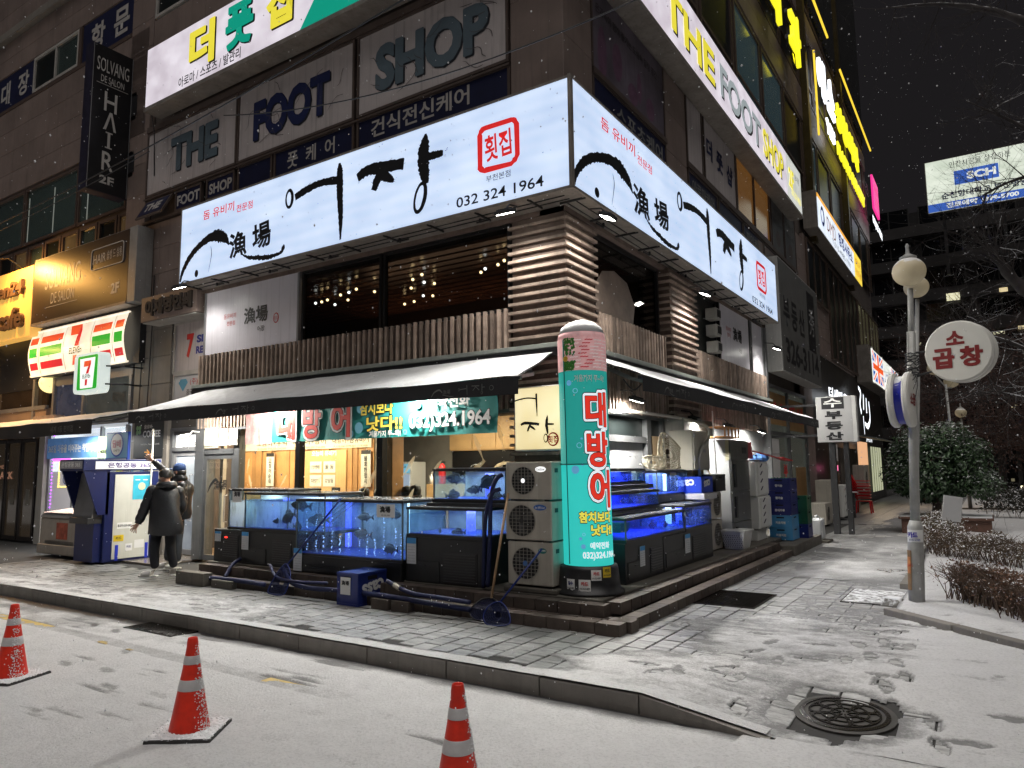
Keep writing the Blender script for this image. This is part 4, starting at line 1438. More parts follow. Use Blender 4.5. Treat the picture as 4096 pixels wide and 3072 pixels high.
def fish_shape(mb,F,u,z,L_,ang,d):
 pts=[(1,0),(.8,.09),(.45,.14),(.1,.12),(-.35,.05),(-.6,.02),(-.8,.12),(-.74,0),(-.85,-.1),(-.6,-.025),(-.3,-.06),(.05,-.13),(.1,-.26),(.25,-.14),(.6,-.12),(.85,-.06)]
 c,s=math.cos(ang),math.sin(ang)
 mb.poly(F,[(u+L_/2*(x*c-y*s),z+L_/2*(x*s+y*c)) for x,y in pts],d)


ORD='first second third fourth fifth sixth seventh eighth ninth tenth eleventh twelfth thirteenth fourteenth fifteenth last'.split()
for fi,(u,z,l,a) in enumerate(sorted(((-11.75,1.85,.32,1.35),(-11.65,1.5,.42,1.9),(-10.75,1.55,.35,.9),(-10.9,.98,.42,.9),(-9.85,1.55,.34,.7),(-8.6,1.55,.6,.9),(-8.75,1.05,.55,1.1),(-7.75,1.78,.5,.9),(-7.2,1.75,.4,.8),(-7.75,1.25,.5,1.0),(-7.3,1.0,.3,.6),(-6.35,2.05,.52,2.0),(-6.45,1.75,.5,.5),(-5.95,2.2,.5,1.8),(-6.05,1.68,.5,.9),(-5.8,1.7,.4,1.1)))):
 q=MB();fish_shape(q,RA,u,z,l,a,-.038)
 tag(obj('fish_decal',q,dec),ORD[fi]+' from the left of the pale fish decals stuck on the shop glass','decal','fish decals on the shop glass')
# diners' heads seen above the tanks
hairm=mat('black_hair',(.012,.010,.009),.5,var=.3,scale=30,bump=.5,bscale=100);skin=mat('skin',(.48,.27,.19),.5,var=.06)
for i,(x,y,z,lb) in enumerate(((-9.52,9.6,1.27,'seated diner with glasses and black hair seen over the middle tank'),(-9.24,9.7,1.25,'seated diner with wavy black hair left of the black mullion'),(-8.3,9.6,1.32,'diner with curly dark hair in front of the drinks fridge'),(-8.62,9.75,1.30,'diner with dark hair low beside the timber post'),(-7.3,10.0,1.66,'cook with dark hair behind the upper tank'))):
 p=thing('person',lb,'person',(x,y,0))
 b_=MB().lathe((x,y,z-.62),[(.02,0),(.20,.02),(.22,.25),(.17,.38),(.06,.44),(.052,.50),(.075,.54),(.085,.62),(.08,.70),(.05,.75),(.002,.765)],16,sy=.8)
 obj('body',b_,skin,p,smooth=True)
 obj('hair',MB().lathe((x,y+.008,z-.62),[(.098,.62),(.105,.70),(.085,.77),(.002,.80)],16,sy=.95).lathe((x,y+.035,z-.62),[(.10,.52),(.1,.62)],14),hairm,p,smooth=True)
 obj('shirt',MB().lathe((x,y,z-.63),[(.215,0),(.235,.26),(.18,.39),(.08,.43)],16,sy=.8),mat('dark_shirt',(.03,.03,.04),.8),p,smooth=True)
 if i == 0:
  obj('glasses',MB().box(x-.075,y-.085,z-.015,x-.01,y-.08,z+.02).box(x+.01,y-.085,z-.015,x+.075,y-.08,z+.02).box(x-.09,y-.083,z+.012,x+.09,y-.08,z+.018),BLACKM,p)

# ---------------- ground floor, walkway side
wf=MB()
wf.fb(RB,9.66,12.5,.25,1.3,-.1,.0)
obj('wall',wf,WOODB,rf)
fr=MB()
fr.fb(RB,9.70,12.2,2.56,2.62,-.08,.03);fr.fb(RB,9.70,11.45,2.15,2.25,-.08,.04);fr.fb(RB,9.70,12.2,1.28,1.36,-.08,.03)
fr.fb(RB,9.66,9.74,1.36,2.56,-.08,.03);fr.fb(RB,11.38,11.55,1.36,2.56,-.08,.05);fr.fb(RB,12.12,12.2,1.36,2.56,-.08,.03)
obj('frame',fr,steel,rf)
obj('pane',MB().fb(RB,9.74,11.38,2.25,2.56,-.05,-.04),DGLASS,rf)
obj('pane',MB().fb(RB,9.74,11.38,1.36,2.15,-.05,-.04),frost,rf)
obj('pane',MB().fb(RB,11.55,12.12,1.36,2.56,-.05,-.04),DGLASS,rf)
solo('wooden_board',MB().fb(RB,11.65,12.1,1.45,2.28,.0,.03),mat('pale_plank',(.42,.30,.17),.6,var=.15,streak=.3),'tall pale wooden board leaning in the walkway window frame','board',bevel=.008)
gw=MB()
gw.fb(RB,13.9,19.5,.2,2.62,-.25,-.12)
obj('wall',gw,mat('grey_painted_wall',(.30,.31,.31),.6,var=.15,streak=.4),rf)
dr=obj('door',MB().fb(RB,16.9,17.0,.2,2.35,-.12,-.02).fb(RB,17.9,18.0,.2,2.35,-.12,-.02).fb(RB,17.0,17.9,2.25,2.35,-.12,-.02),steel,rf)
obj('pane',MB().fb(RB,17.0,17.9,.25,2.25,-.08,-.07),frost,dr)
obj('end_wall',MB().box(-5.2,19.5,0,-4.72,19.62,5.4),steel,rf)

# ------------------------------------------------------------------ AWNINGS
awb=mat('black_awning_cloth',(.016,.016,.018),.75,var=.2,bump=.2,bscale=40)
und=mat('awning_underside',(.06,.06,.06),.8,var=.2)
gold=mat('dim_grey_print',(.14,.14,.13),.6,var=0)


def awning(F,u0,u1,uw0,uw1,zw,dw,zf,df,zb,name,label,snowy=True,sm=SNOWA,cloth=awb):
 """sloping sheet from the wall (uw0..uw1, zw, dw) to the front bar (u0..u1, zf, df), valance down to zb"""
 t=thing(name,label,'awning',F.P((u0+u1)/2,zb,df))
 P=F.P
 n=40
 mb=MB()
 rows=6
 for lay,(off,dst) in enumerate(((0,mb),)):
  pass

 def sheet(dz,nz_,ins=0.0):
  q=MB();rows=7
  for j in range(rows+1):
   v=j/rows
   for i in range(n+1):
    a=i/n
    uu=(uw0+(uw1-uw0)*a)*(1-v)+(u0+ins+(u1-u0-2*ins)*a)*v
    sag=-.035*math.sin(math.pi*v)+.012*math.sin(a*26+v*2)*v
    z=zw+(zf-zw)*v+sag+dz+nz_(uu,v)
    q.v.append(P(uu,z,dw+(df-dw)*v))
  for j in range(rows):
   for i in range(n):
    a=j*(n+1)+i
    q.f.append((a,a+1,a+n+2,a+n+1))
  return q
 obj('canopy',sheet(0,lambda u,v:0),cloth,t,smooth=True)
 if snowy:
  q=sheet(.022,lambda u,v:.012*(vn(np.array(u*3.0),np.array(v*6.0))-.5)+(-.02 if v > .985 or v < .01 else 0),.02)
  o=obj('snow_cover',q,sm,t,smooth=True);o['kind']='stuff'
 # valance with slight wave
 q=MB();n2=60
 for i in range(n2+1):
  a=i/n2;uu=u0+(u1-u0)*a;wv=.012*math.sin(a*40)+.006*math.sin(a*93)
  q.v += [P(uu,zf-.005,df+.012),P(uu,zb+.006*math.sin(a*17),df+.012+wv)]
 for i in range(n2):
  q.f.append((2*i,2*i+1,2*i+3,2*i+2))
 obj('valance',q,cloth,t,smooth=True)
 obj('front_bar',MB().fb(F,u0-.02,u1+.02,zf-.045,zf-.005,df-.04,df+.008),BLACKM,t)
 for uu in (u0+(u1-u0)*f for f in (.06,.35,.65,.94)):
  q=MB();uwm=uw0+(uw1-uw0)*(uu-u0)/(u1-u0)
  mid=P(uu+.35,(zw+zf)/2-.14,(dw+df)/2)
  q.bar(P(uwm,zw-.12,dw),mid,.035,.05);q.bar(mid,P(uu,zf-.05,df-.05),.03,.045)
  obj('arm',q,GREYM,t)
 return t


FA0=Frame('A',8.62)
aw=awning(FA0,-13.45,-4.74,-12.9,-4.95,3.36,.0,2.88,1.22,2.66,'awning','black awning under a white snow layer over the road side tanks')
def awn_logo(F,u,z,par,s=1.0,d=1.24):
 q=MB()
 f=lambda a,c:(u+(a)*s,z+(c)*s)
 brush(q,F,[(-.42,-.07,.01),(-.36,.0,.02),(-.26,.03,.025),(-.2,-.02,.01)],d=d,fx=lambda a,c:f(a,c))
 brush(q,F,[(-.2,-.05,.008),(-.05,-.08,.012),(.02,-.08,.004)],d=d,fx=lambda a,c:f(a,c))
 ring(q,F,.12,0.01,.012,.02,.006,d=d,fx=f)
 brush(q,F,[(.14,.01,.012),(.26,.02,.012)],d=d,fx=f);brush(q,F,[(.27,.07,.012),(.275,-.08,.006)],d=d,fx=f)
 brush(q,F,[(.36,.05,.014),(.5,.045,.014)],d=d,fx=f);brush(q,F,[(.44,.04,.01),(.38,-.02,.01)],d=d,fx=f);brush(q,F,[(.44,.03,.01),(.5,-.02,.01)],d=d,fx=f)
 brush(q,F,[(.55,.07,.012),(.55,-.03,.012)],d=d,fx=f);brush(q,F,[(.55,.02,.01),(.6,.02,.01)],d=d,fx=f);ring(q,F,.545,-.06,.014,.022,.006,d=d,fx=f)
 ring(q,F,.72,0,.035,.035,.007,d=d,fx=f)
 obj('printed_logo',q,gold,par)
 text('漁場',F,u-.12*s,z-.01*s,.07*s,gold,par,d=d)
for u in (-12.85,-10.4,-5.75):
 awn_logo(FA0,u,2.76,aw,.85)
FB0=Frame('B',-4.66)
aw2=awning(FB0,8.26,19.3,8.95,19.2,3.36,.0,2.88,1.16,2.68,'awning','long black snow covered awning over the walkway side tanks and fridge')
for u in (9.0,12.0,14.6,16.0,18.4):
 awn_logo(FB0,u+.3,2.77,aw2,.8,d=1.18)

# teal banner beneath the awning
teal=mat('teal_banner_cloth',(.02,.24,.22),.65,var=.12,scale=1.2,bump=.25,bscale=12)
FT=Frame('A',8.30)
bn=thing('teal_banner','teal cloth banner with red and white lettering stretched under the awning','banner',FT.P(-8.4,2.24))


def wavy(F,u0,u1,z0,z1,m,name,par,d0=0,amp=.02,droop=0.0,nx=60,nz=6):
 q=MB()
 for i in range(nx+1):
  for j in range(nz+1):
   a,c=i/nx,j/nz
   w=amp*(math.sin(a*23+c*2)*.5+math.sin(a*51-c*5)*.3+math.sin(c*9+a*7)*.5)
   q.v.append(F.P(u0+(u1-u0)*a,z0+(z1-z0)*c-droop*math.sin(math.pi*a)*(1-c),d0+w))
 for i in range(nx):
  for j in range(nz):
   k=i*(nz+1)+j
   q.f.append((k,k+nz+1,k+nz+2,k+1))
 return obj(name,q,m,par,smooth=True)


meat=mat('pink_sashimi_print',(.72,.38,.36),.5,var=.35,scale=7)
wavy(FT,-10.48,-5.68,2.25,3.02,teal,'cloth',bn)
wavy(FT,-11.19,-10.48,2.23,3.02,meat,'sashimi_photo',bn,nx=16)
bigred=mat('banner_red',(.62,.05,.035),.55,var=.06);ylw=mat('banner_yellow',(.75,.62,.08),.55,var=0)
bubble=mat('banner_bubble_blue',(.12,.38,.52),.55,var=0)
for i,(c,u) in enumerate((('대',-10.04),('방',-9.41),('어',-8.73))):
 text(c,FT,u,2.56,.66,INK,bn,d=.034,w=.52,bold=.10);text(c,FT,u,2.56,.64,WHITE,bn,d=.037,w=.51,bold=.085)
 text(c,FT,u,2.56,.56,INK,bn,d=.040,w=.45,bold=.05);text(c,FT,u,2.56,.55,bigred,bn,d=.043,w=.44,bold=.03)
text('참치보다',FT,-7.95,2.72,.24,INK,bn,d=.034,w=.72,bold=.07);text('참치보다',FT,-7.95,2.72,.22,ylw,bn,d=.038,w=.7,bold=.03)
text('낫다!!',FT,-7.78,2.47,.25,INK,bn,d=.034,w=.78,bold=.07);text('낫다!!',FT,-7.78,2.47,.23,ylw,bn,d=.038,w=.75,bold=.03)
text('겨울까지 쭈~욱!',FT,-7.77,2.31,.1,WHITE,bn,d=.036,w=.66,bold=.02)
text('예약전화',FT,-6.52,2.74,.2,WHITE,bn,d=.036,w=.78,bold=.04)
text('032)324.1964',FT,-6.52,2.45,.3,INK,bn,d=.034,w=1.52,bold=.06);text('032)324.1964',FT,-6.52,2.45,.28,WHITE,bn,d=.038,w=1.5,bold=.03)
q=MB()
for (u,z,r) in ((-8.3,2.72,.07),(-8.32,2.42,.09),(-7.1,2.72,.06),(-7.35,2.32,.03),(-5.9,2.88,.07),(-10.05,2.9,.04),(-8.5,2.33,.05),(-6.62,2.9,.09)):
 ring(q,FT,u,z,r,r,.02,d=.036) if r < .06 else disc(q,FT,u,z,r,d=.036)
obj('bubble_print',q,bubble,bn)
obj('rope',MB().tube([FT.P(-11.19,3.0,0),FT.P(-11.5,3.15,-.2)],.006,5).tube([FT.P(-5.68,3.0,0),FT.P(-5.5,3.1,-.3)],.006,5),BLACKM,bn)
# ------------------------------------------------------------------ THE BIG LIGHT BOX ROUND THE CORNER
SA,SB=Frame('A',8.20),Frame('B',-4.37)
boxm=mat('aged_sign_housing',(.30,.27,.24),.5,.3,var=.25,streak=.5)
face=panel_light('lit_blue_white_face',(.3,.33,.36),(.47,.60,.84),(.68,.80,1.0),.98,1.1,(1,1,1.6),.22)
sign=thing('light_box_sign','large blue white lit fascia sign wrapping the corner with black brush calligraphy','sign',(-4.37,8.2,5.5))
hs=MB()
hs.box(-13.30,8.24,5.47,-4.41,8.72,7.04)
hs.box(-4.84,8.72,5.47,-4.41,19.46,7.04)
obj('housing',hs,boxm,sign)
tr=MB()
tr.fb(SA,-13.32,-4.37,5.46,5.50,-.06,.012);tr.fb(SA,-13.32,-4.37,7.02,7.055,-.06,.012);tr.fb(SA,-13.33,-13.30,5.5,7.02,-.06,.012)
tr.fb(SB,8.24,19.48,5.46,5.50,-.06,.012);tr.fb(SB,8.24,19.48,7.02,7.055,-.06,.012);tr.fb(SB,19.46,19.49,5.5,7.02,-.06,.012)
tr.box(-4.40,8.17,5.45,-4.35,8.235,7.06)
obj('trim',tr,boxm,sign)
obj('lit_face',MB().fb(SA,-13.30,-4.405,5.50,7.02,-.03,.0),face,sign,label='lit face towards the road')
obj('lit_face',MB().fb(SB,8.24,19.46,5.50,7.02,-.03,.0),face,sign,label='lit face towards the walkway')
for F,a,b_ in ((SA,-13.2,-4.6),(SB,8.6,19.2)):
 q=MB();u=a
 while u < b_:
  q.fb(F,u,u+.02,5.44,5.47,-.42,-.02);u += .9
 q.fb(F,a,b_,5.455,5.468,-.2,-.19);q.fb(F,a,b_,5.455,5.468,-.34,-.33)
 obj('underside_seams',q,BLACKM,sign)
tens=MB()
for F,us in ((SA,(-12.6,-11.0,-9.4,-7.8,-6.2)),(SB,(9.6,11.4,13.2,15.0,16.8,18.6))):
 for u in us:tens.fb(F,u,u+.25,5.43,5.45,-.36,-.34).fb(F,u+.1,u+.13,5.40,5.46,-.3,-.27)
obj('clips',tens,BLACKM,sign)

EOJ=dict(
 bar=[(-9.888,6.54,.085),(-9.591,6.615,.09),(-9.204,6.655,.085),(-8.809,6.60,.10)],
 ver=[(-8.786,6.90,.03),(-8.775,6.727,.10),(-8.767,6.374,.095),(-8.739,5.967,.075),(-8.737,5.56,.02)],
 jt=[(-8.357,6.53,.10),(-8.149,6.605,.125),(-7.807,6.585,.125),(-7.346,6.525,.12)],
 jl=[(-7.80,6.57,.095),(-7.905,6.413,.11),(-7.988,6.237,.08)],
 jr=[(-7.90,6.49,.085),(-7.704,6.391,.105),(-7.555,6.292,.04)],
 av=[(-6.898,6.90,.02),(-6.922,6.751,.12),(-6.952,6.485,.15),(-6.92,6.278,.13),(-6.889,6.094,.07)],
 at=[(-6.93,6.52,.08),(-6.723,6.51,.085),(-6.558,6.505,.06)])
ARC=[(8.239,5.53,.07),(8.335,5.74,.12),(8.618,5.99,.15),(9.009,6.175,.14),(9.477,6.28,.19),(9.804,6.25,.25),(10.05,6.15,.17),(10.19,6.02,.03)]
FIN=[(9.464,6.091,.01),(9.507,5.926,.022),(9.407,5.586,.007)]
TAIL=[(10.65,5.78,.02),(10.9,5.68,.06),(11.25,5.62,.09),(11.7,5.58,.085),(12.05,5.60,.06),(12.15,5.68,.10),(12.17,5.74,.02)]


def a2s(F):
 if F is SA:return lambda u,z:(u,z)
 return lambda u,z:(8.2+(u+13.3)/8.93*11.26,z)


def b2s(F):
 if F is SB:return lambda u,z:(u,z)
 return lambda u,z:(-13.3+(u-8.2)/11.26*8.93,z)


for F in (SA,SB):
 fa,fbm_=a2s(F),b2s(F)
 kx=1.0 if F is SA else 1.261
 kb=1.0 if F is SB else .793
 q=MB()
 for i,(k,v) in enumerate(EOJ.items()):
  brush(q,F,v,d=.006+i*.0006,fx=fa,seed=i,rough=.14,n=12,ws=1.5)
 ring(q,F,-10.042,6.55,.085,.155,.058,d=.006,fx=fa,seed=3)
 ring(q,F,-7.011,5.90,.10,.225,.062,d=.011,fx=fa,tilt=-.25,seed=4)
 obj('calligraphy',q,INK,sign)
 # dry brush specks
 q=MB();rs=random.Random(4)
 for k in range(70):
  c=rs.choice(((-6.56,6.51,.1,.05),(-8.737,5.66,.02,.12),(-7.38,6.52,.06,.07),(-6.9,6.18,.05,.08),(-7.55,6.3,.06,.04)))
  u,z=c[0]+rs.uniform(-1,1)*c[2],c[1]+rs.uniform(-1,1)*c[3];w=rs.uniform(.006,.02)
  q.quad(F.P(*fa(u,z),.0125),F.P(*fa(u+w,z),.0125),F.P(*fa(u+w,z+w*.5),.0125),F.P(*fa(u,z+w*.5),.0125))
 obj('ink_specks',q,INK,sign)
 q=MB()
 brush(q,F,ARC,d=.006,fx=fbm_,seed=9,rough=.16,n=12);brush(q,F,FIN,d=.0066,fx=fbm_,seed=2)
 brush(q,F,TAIL,d=.0072,fx=fbm_,seed=5,rough=.3,n=14);disc(q,F,8.92,5.62,.075,.075,d=.0078,fx=fbm_,n=12)
 obj('fish_brush_mark',q,INK,sign)
 text('漁',F,*fbm_(10.52,5.98),.50,INK,sign,d=.0086,w=.66*kb,bold=.03,rot=.05)
 text('場',F,*fbm_(11.38,6.02),.50,INK,sign,d=.0086,w=.66*kb,bold=.03,rot=.10)
 text('돔 유비끼',F,*b2s(F)(9.72,6.76),.19,REDL,sign,d=.006,w=1.22*kb,bold=.012)
 text('전문점',F,*b2s(F)(10.72,6.68),.15,REDL,sign,d=.006,w=.6*kb,bold=.01)
 # stamp
 cx,cz=fa(-5.56,6.36)
 q=MB()
 pr=rrect(-.36*kx,.36*kx,-.355,.355,.13,4);pi_=rrect(-.28*kx,.28*kx,-.285,.285,.07,4)
 rs=random.Random(6);base=len(q.v);nn=len(pr)
 for (a,c),(e,f) in zip(pr,pi_):
  q.v.append(F.P(cx+a+rs.uniform(-.012,.012),cz+c+rs.uniform(-.012,.012),.006));q.v.append(F.P(cx+e+rs.uniform(-.012,.012),cz+f+rs.uniform(-.012,.012),.006))
 for k in range(nn):
  j=(k+1) % nn;q.f.append((base+2*k,base+2*k+1,base+2*j+1,base+2*j))
 obj('red_stamp',q,REDL,sign)
 text('횟집',F,cx,cz,.40,REDL,sign,d=.007,w=.46*kx,bold=.02,rot=.06)
 text('부천본점',F,*fa(-5.56,5.90),.10,INK,sign,d=.006,w=.42*kx)
 text('032 324 1964',F,*fa(-5.56,5.66),.16,INK,sign,d=.006,w=1.5*kx,bold=.012)
# small dead insects and dirt spots on the glowing faces
q=MB();rs=random.Random(12)
for k in range(90):
 F=rs.choice((SA,SB));u=rs.uniform(-13.2,-4.5) if F is SA else rs.uniform(8.4,19.3);z=rs.uniform(5.52,7.0);r=rs.uniform(.005,.014)
 disc(q,F,u,z,r,r*.6,d=.003,n=6)
o=obj('dirt_specks',q,mat('sign_dirt',(.18,.18,.2),.9,emit=(.3,.38,.45),estr=.5),sign);o['kind']='stuff'

# ---- floodlights on short arms
ledm=glow('led_lens',(1.0,.97,.88),30,(.8,.8,.8))
FLP=95


def flood(x,y,z,dx,dy,label,power=FLP,group='floodlights under the lit sign',far=4.2,yaw=0):
 t=thing('floodlight',label,'floodlight',(x,y,z),group)
 c,s=math.cos(yaw),math.sin(yaw)
 M=Matrix.Translation((x,y,z)) @ Matrix.Rotation(yaw,4,'Z') @ Matrix.Rotation(R(20),4,'X')
 def tb(q,x0,y0,z0,x1,y1,z1):
  return q.hexa([tuple(M @ Vector(v)) for v in ((x0,y0,z0),(x1,y0,z0),(x1,y1,z0),(x0,y1,z0),(x0,y0,z1),(x1,y0,z1),(x1,y1,z1),(x0,y1,z1))])
 obj('housing',tb(MB(),-.13,-.09,-.02,.13,.09,.03),BLACKM,t,bevel=.008)
 obj('lens',tb(MB(),-.11,-.07,-.026,.11,.07,-.021),ledm,t)
 fins=MB()
 for k in range(6):tb(fins,-.1+.035*k,-.06,.03,-.09+.035*k,.06,.05)
 obj('heat_sink',fins,BLACKM,t)
 obj('bracket',MB().tube([(x,y,z+.03),(x-dx*.1,y-dy*.1,z+.14),(x-dx*.3,y-dy*.3,z+.17)],.012,6),BLACKM,t)
 for k,(pw_,sz,tl_) in enumerate(((power*(1.0 if far else 5.5),150 if far else 172,-.12 if far else -.5),(power*far,118,.62))):
  if not pw_:continue
  l=bpy.data.lights.new('flood_beam','SPOT');l.energy=pw_;l.color=(1.0,.96,.89);l.spot_size=R(sz);l.spot_blend=.7;l.shadow_soft_size=.06
  lo=bpy.data.objects.new('flood_beam',l);col.objects.link(lo);lo.parent=t
  lo.location=(0,0,-.06)
  lo.rotation_euler=Vector((-dx*tl_,-dy*tl_,1)).to_track_quat('Z','Y').to_euler()
 return t


flood(-5.35,8.05,5.28,.0,-1,'floodlight on the road face of the slatted corner pillar',120)
flood(-4.22,8.95,5.25,1,0,'floodlight on the walkway face of the slatted corner pillar',120,yaw=R(90))
flood(-12.98,8.0,5.35,0,-1,'floodlight under the left end of the big lit sign',70)
flood(-4.25,13.2,5.0,1,0,'floodlight on the second slatted pillar',120,yaw=R(90))
flood(-4.3,18.9,4.72,1,0,'floodlight at the far end of the big lit sign',90,yaw=R(90))
# under the walkway awning
for i,(y,z,p) in enumerate(((10.3,2.78,55),(12.9,2.62,45),(15.0,2.58,50),(17.6,2.56,50))):
 flood(-4.45,y,z,.9,0,['nearest','second','third','farthest'][i]+' of four floodlights in a row beneath the walkway awning',p*1.6,'floodlights under the walkway awning',far=0,yaw=R(90))
# tube lamps beneath the road awning (behind the banner)
for i,(x,w) in enumerate(((-12.4,.7),(-10.3,.5),(-7.1,.5))):
 t=thing('awning_lamp',['left','middle','right'][i]+' bright lamp under the road side awning above the teal banner','lamp',(x,8.36,2.98),'lamps under the road awning')
 obj('housing',MB().box(x-.16,7.98,2.93,x+.16,8.10,2.97),BLACKM,t)
 obj('lens',MB().box(x-.14,7.99,2.92,x+.14,8.09,2.928),ledm,t)
 area_light('awning_lamp_beam',(x,8.04,2.91),(0,.35,-1),.28,.10,100,(1,.96,.88),t)

# the yellow lit box on the corner pillar
YF=Frame('A',8.02)
yb=thing('light_box_sign','small cream yellow lit box with black brush characters on the corner pillar','sign',(-4.86,8.05,1.95))
zb_,zt_=1.98,2.82
obj('housing',MB().fb(YF,-5.22,-4.50,zb_,zt_,-.28,-.012),WHITE,yb,bevel=.01)
obj('lit_face',MB().fb(YF,-5.20,-4.52,zb_+.02,zt_-.02,-.012,.0),panel_light('cream_lit_face',(.75,.7,.5),(.72,.55,.24),(1.0,.88,.52),.92,1.8),yb)
sm_=lambda a,c:(-5.0+(a+9.2)*.31,2.60+(c-6.4)*.27)
q=MB()
brush(q,YF,EOJ['bar'],d=.004,fx=sm_,ws=.8);brush(q,YF,[(-8.78,6.85,.09),(-8.77,6.4,.09),(-8.75,5.75,.03)],d=.005,fx=sm_)
ring(q,YF,-10.04,6.54,.10,.12,.05,d=.004,fx=sm_)
sm2=lambda a,c:(-4.86+(a+7.45)*.28,2.28+(c-6.4)*.30)
for i,k in enumerate(('jt','jl','jr','av','at')):
 brush(q,YF,EOJ[k],d=.004+.0006*i,fx=sm2)
ring(q,YF,-7.01,5.92,.10,.17,.05,d=.004,fx=sm2)
obj('calligraphy',q,INK,yb)
q=MB();ring(q,YF,-4.63,2.12,.075,.08,.018,d=.004);obj('red_stamp',q,RED,yb);text('횟집',YF,-4.63,2.12,.09,RED,yb,d=.005,bold=.02)

# ------------------------------------------------------------------ FOOT CARE SHOP LIGHT BOX (upper, wraps the corner)
UA,UB=Frame('A',8.55),Frame('B',-4.45)
upf=panel_light('lit_lilac_white_face',(.3,.3,.3),(.60,.53,.60),(.86,.80,.88),.9,1.6,(1,1,1.3))
up=thing('light_box_sign','white lit sign with yellow and green characters high on the building corner','sign',(-4.45,8.55,10.3))
zA0,zA1=10.02,11.42
zB0,zB1=9.75,11.15
obj('housing',MB().box(-15.55,8.58,zA0-.05,-4.5,8.98,zA1+.04).box(-4.9,9.0,zB0-.05,-4.48,24.0,zB1+.04),boxm,up)
obj('lit_face',MB().fb(UA,-15.52,-4.5,zA0,zA1,-.03,0),upf,up)
obj('lit_face',MB().fb(UB,8.7,22.0,zB0,zB1,-.03,0),upf,up)
obj('lit_face',MB().fb(UB,22.05,24.0,zB0,zB1,-.03,0),panel_light('lit_grey_white_face',(.7,.7,.66),(.42,.44,.40),(.62,.64,.60),.9,1.5),up,label='greyer end panel')
obj('bottom_trim',MB().fb(UA,-15.55,-4.5,zA0-.10,zA0-.01,-.4,.02).fb(UB,8.6,24.05,zB0-.10,zB0-.01,-.38,.02),boxm,up)
upy=mat('yellow_lit_letter',(.75,.68,.1),.4,var=0,emit=(.9,.78,.05),estr=.75)
upg=mat('green_lit_letter',(.02,.35,.25),.4,var=0,emit=(.0,.42,.28),estr=.55)
upgr=mat('grey_lit_letter',(.4,.45,.45),.4,var=0,emit=(.42,.48,.5),estr=.6)
for (c,u,m) in (('더',-13.42,upy),('풋',-12.15,upg),('샵',-10.85,upy)):
 text(c,UA,u+.04,10.83-.03,1.0,INK,up,d=.004,w=.92,bold=.06);text(c,UA,u,10.83,.98,m,up,d=.01,w=.9,bold=.05)
text('아로마 / 스포츠 / 발관리',UA,-13.15,10.2,.24,INK,up,d=.006,w=2.15,bold=.015)
q=MB().poly(UA,[(-10.3,zA0),(-5.2,zA0),(-5.2,zA1),(-9.2,zA1)],.004);obj('green_corner',q,upg,up)
for (s,u,w,m) in (('THE',13.6,3.0,upy),('FOOT',17.25,3.5,upgr),('SHOP',20.4,2.3,upy)):
 text(s,UB,u+.08,10.45-.03,.82,INK,up,d=.004,w=w,bold=.03);text(s,UB,u,10.45,.8,m,up,d=.01,w=w,bold=.03)
text('2F',UB,22.6,10.5,.62,upy,up,d=.006,w=.7,bold=.04);text('송내점',UB,23.4,10.75,.22,INK,up,d=.006);text('032.327.9833',UB,23.2,10.1,.2,upy,up,d=.006,w=1.3)
wire=MB();wire.tube([(-15.5,8.7,9.9),(-15.7,8.9,9.6),(-15.8,8.97,9.2),(-15.75,8.97,8.6)],.012,5)
solo('loose_cable',wire,BLACKM,'loose black cable hanging from the left end of the white lit sign','cable')

# ------------------------------------------------------------------ HAIR SALON HANGING SIGN (projects from the road facade)
HF=Frame('B',-16.95)
hz=thing('hanging_sign','tall black vertical hair salon sign hanging from brackets','sign',(-17.1,8.5,8.3))
dk=mat('black_sign_face',(.012,.012,.014),.35,var=.2);dks=mat('dark_blue_sign_side',(.018,.016,.035),.5,var=.4,scale=6)
obj('housing',MB().box(-17.30,8.04,8.30,-16.965,9.0,11.9),dks,hz)
obj('face',MB().fb(HF,8.05,8.99,8.31,11.89,-.012,0),dk,hz)
for (z0,z1) in ((10.3,11.0),(8.85,9.5)):
 obj('bracket',MB().box(-17.2,9.0,z0,-16.75,9.14,z1).box(-17.0,8.99,z0+.1,-16.7,9.02,z1-.1),BLACKM,hz)
slt=mat('silver_sign_letter',(.55,.53,.50),.4,var=.05)
obj('edge_line',MB().fb(HF,8.05,8.065,8.31,11.89,.001,.006).fb(HF,8.975,8.99,8.31,11.89,.001,.006),GREYM,hz)
text('SOLVANG',HF,8.52,11.42,.34,slt,hz,d=.004,w=.76,bold=.0);text('DE SALON',HF,8.52,11.08,.17,slt,hz,d=.004,w=.55)
obj('underline',MB().fb(HF,8.15,8.90,10.94,10.95,.002,.005),slt,hz)
obj('lettering',MB().fb(HF,8.47,8.53,9.40,9.80,.004,.007).fb(HF,8.42,8.58,9.77,9.80,.004,.008).fb(HF,8.42,8.58,9.40,9.43,.004,.008),slt,hz)
for (c,z) in (('H',10.53),('R',8.98+.05)):
 text(c,HF,8.50,{'H':10.55,'I':9.60,'R':9.08}[c],{'H':.48,'I':.40,'R':.46}[c],slt,hz,d=.004,w={'H':.30,'I':.15,'R':.27}[c],bold=.01)
q=MB();q.poly(HF,[(8.36,9.85),(8.42,9.85),(8.52,10.22),(8.60,9.85),(8.66,9.85),(8.55,10.30),(8.49,10.30)],.004,.006);obj('lettering',q,slt,hz)
text('2F',HF,8.5,8.62,.20,slt,hz,d=.004,w=.34,bold=.03)

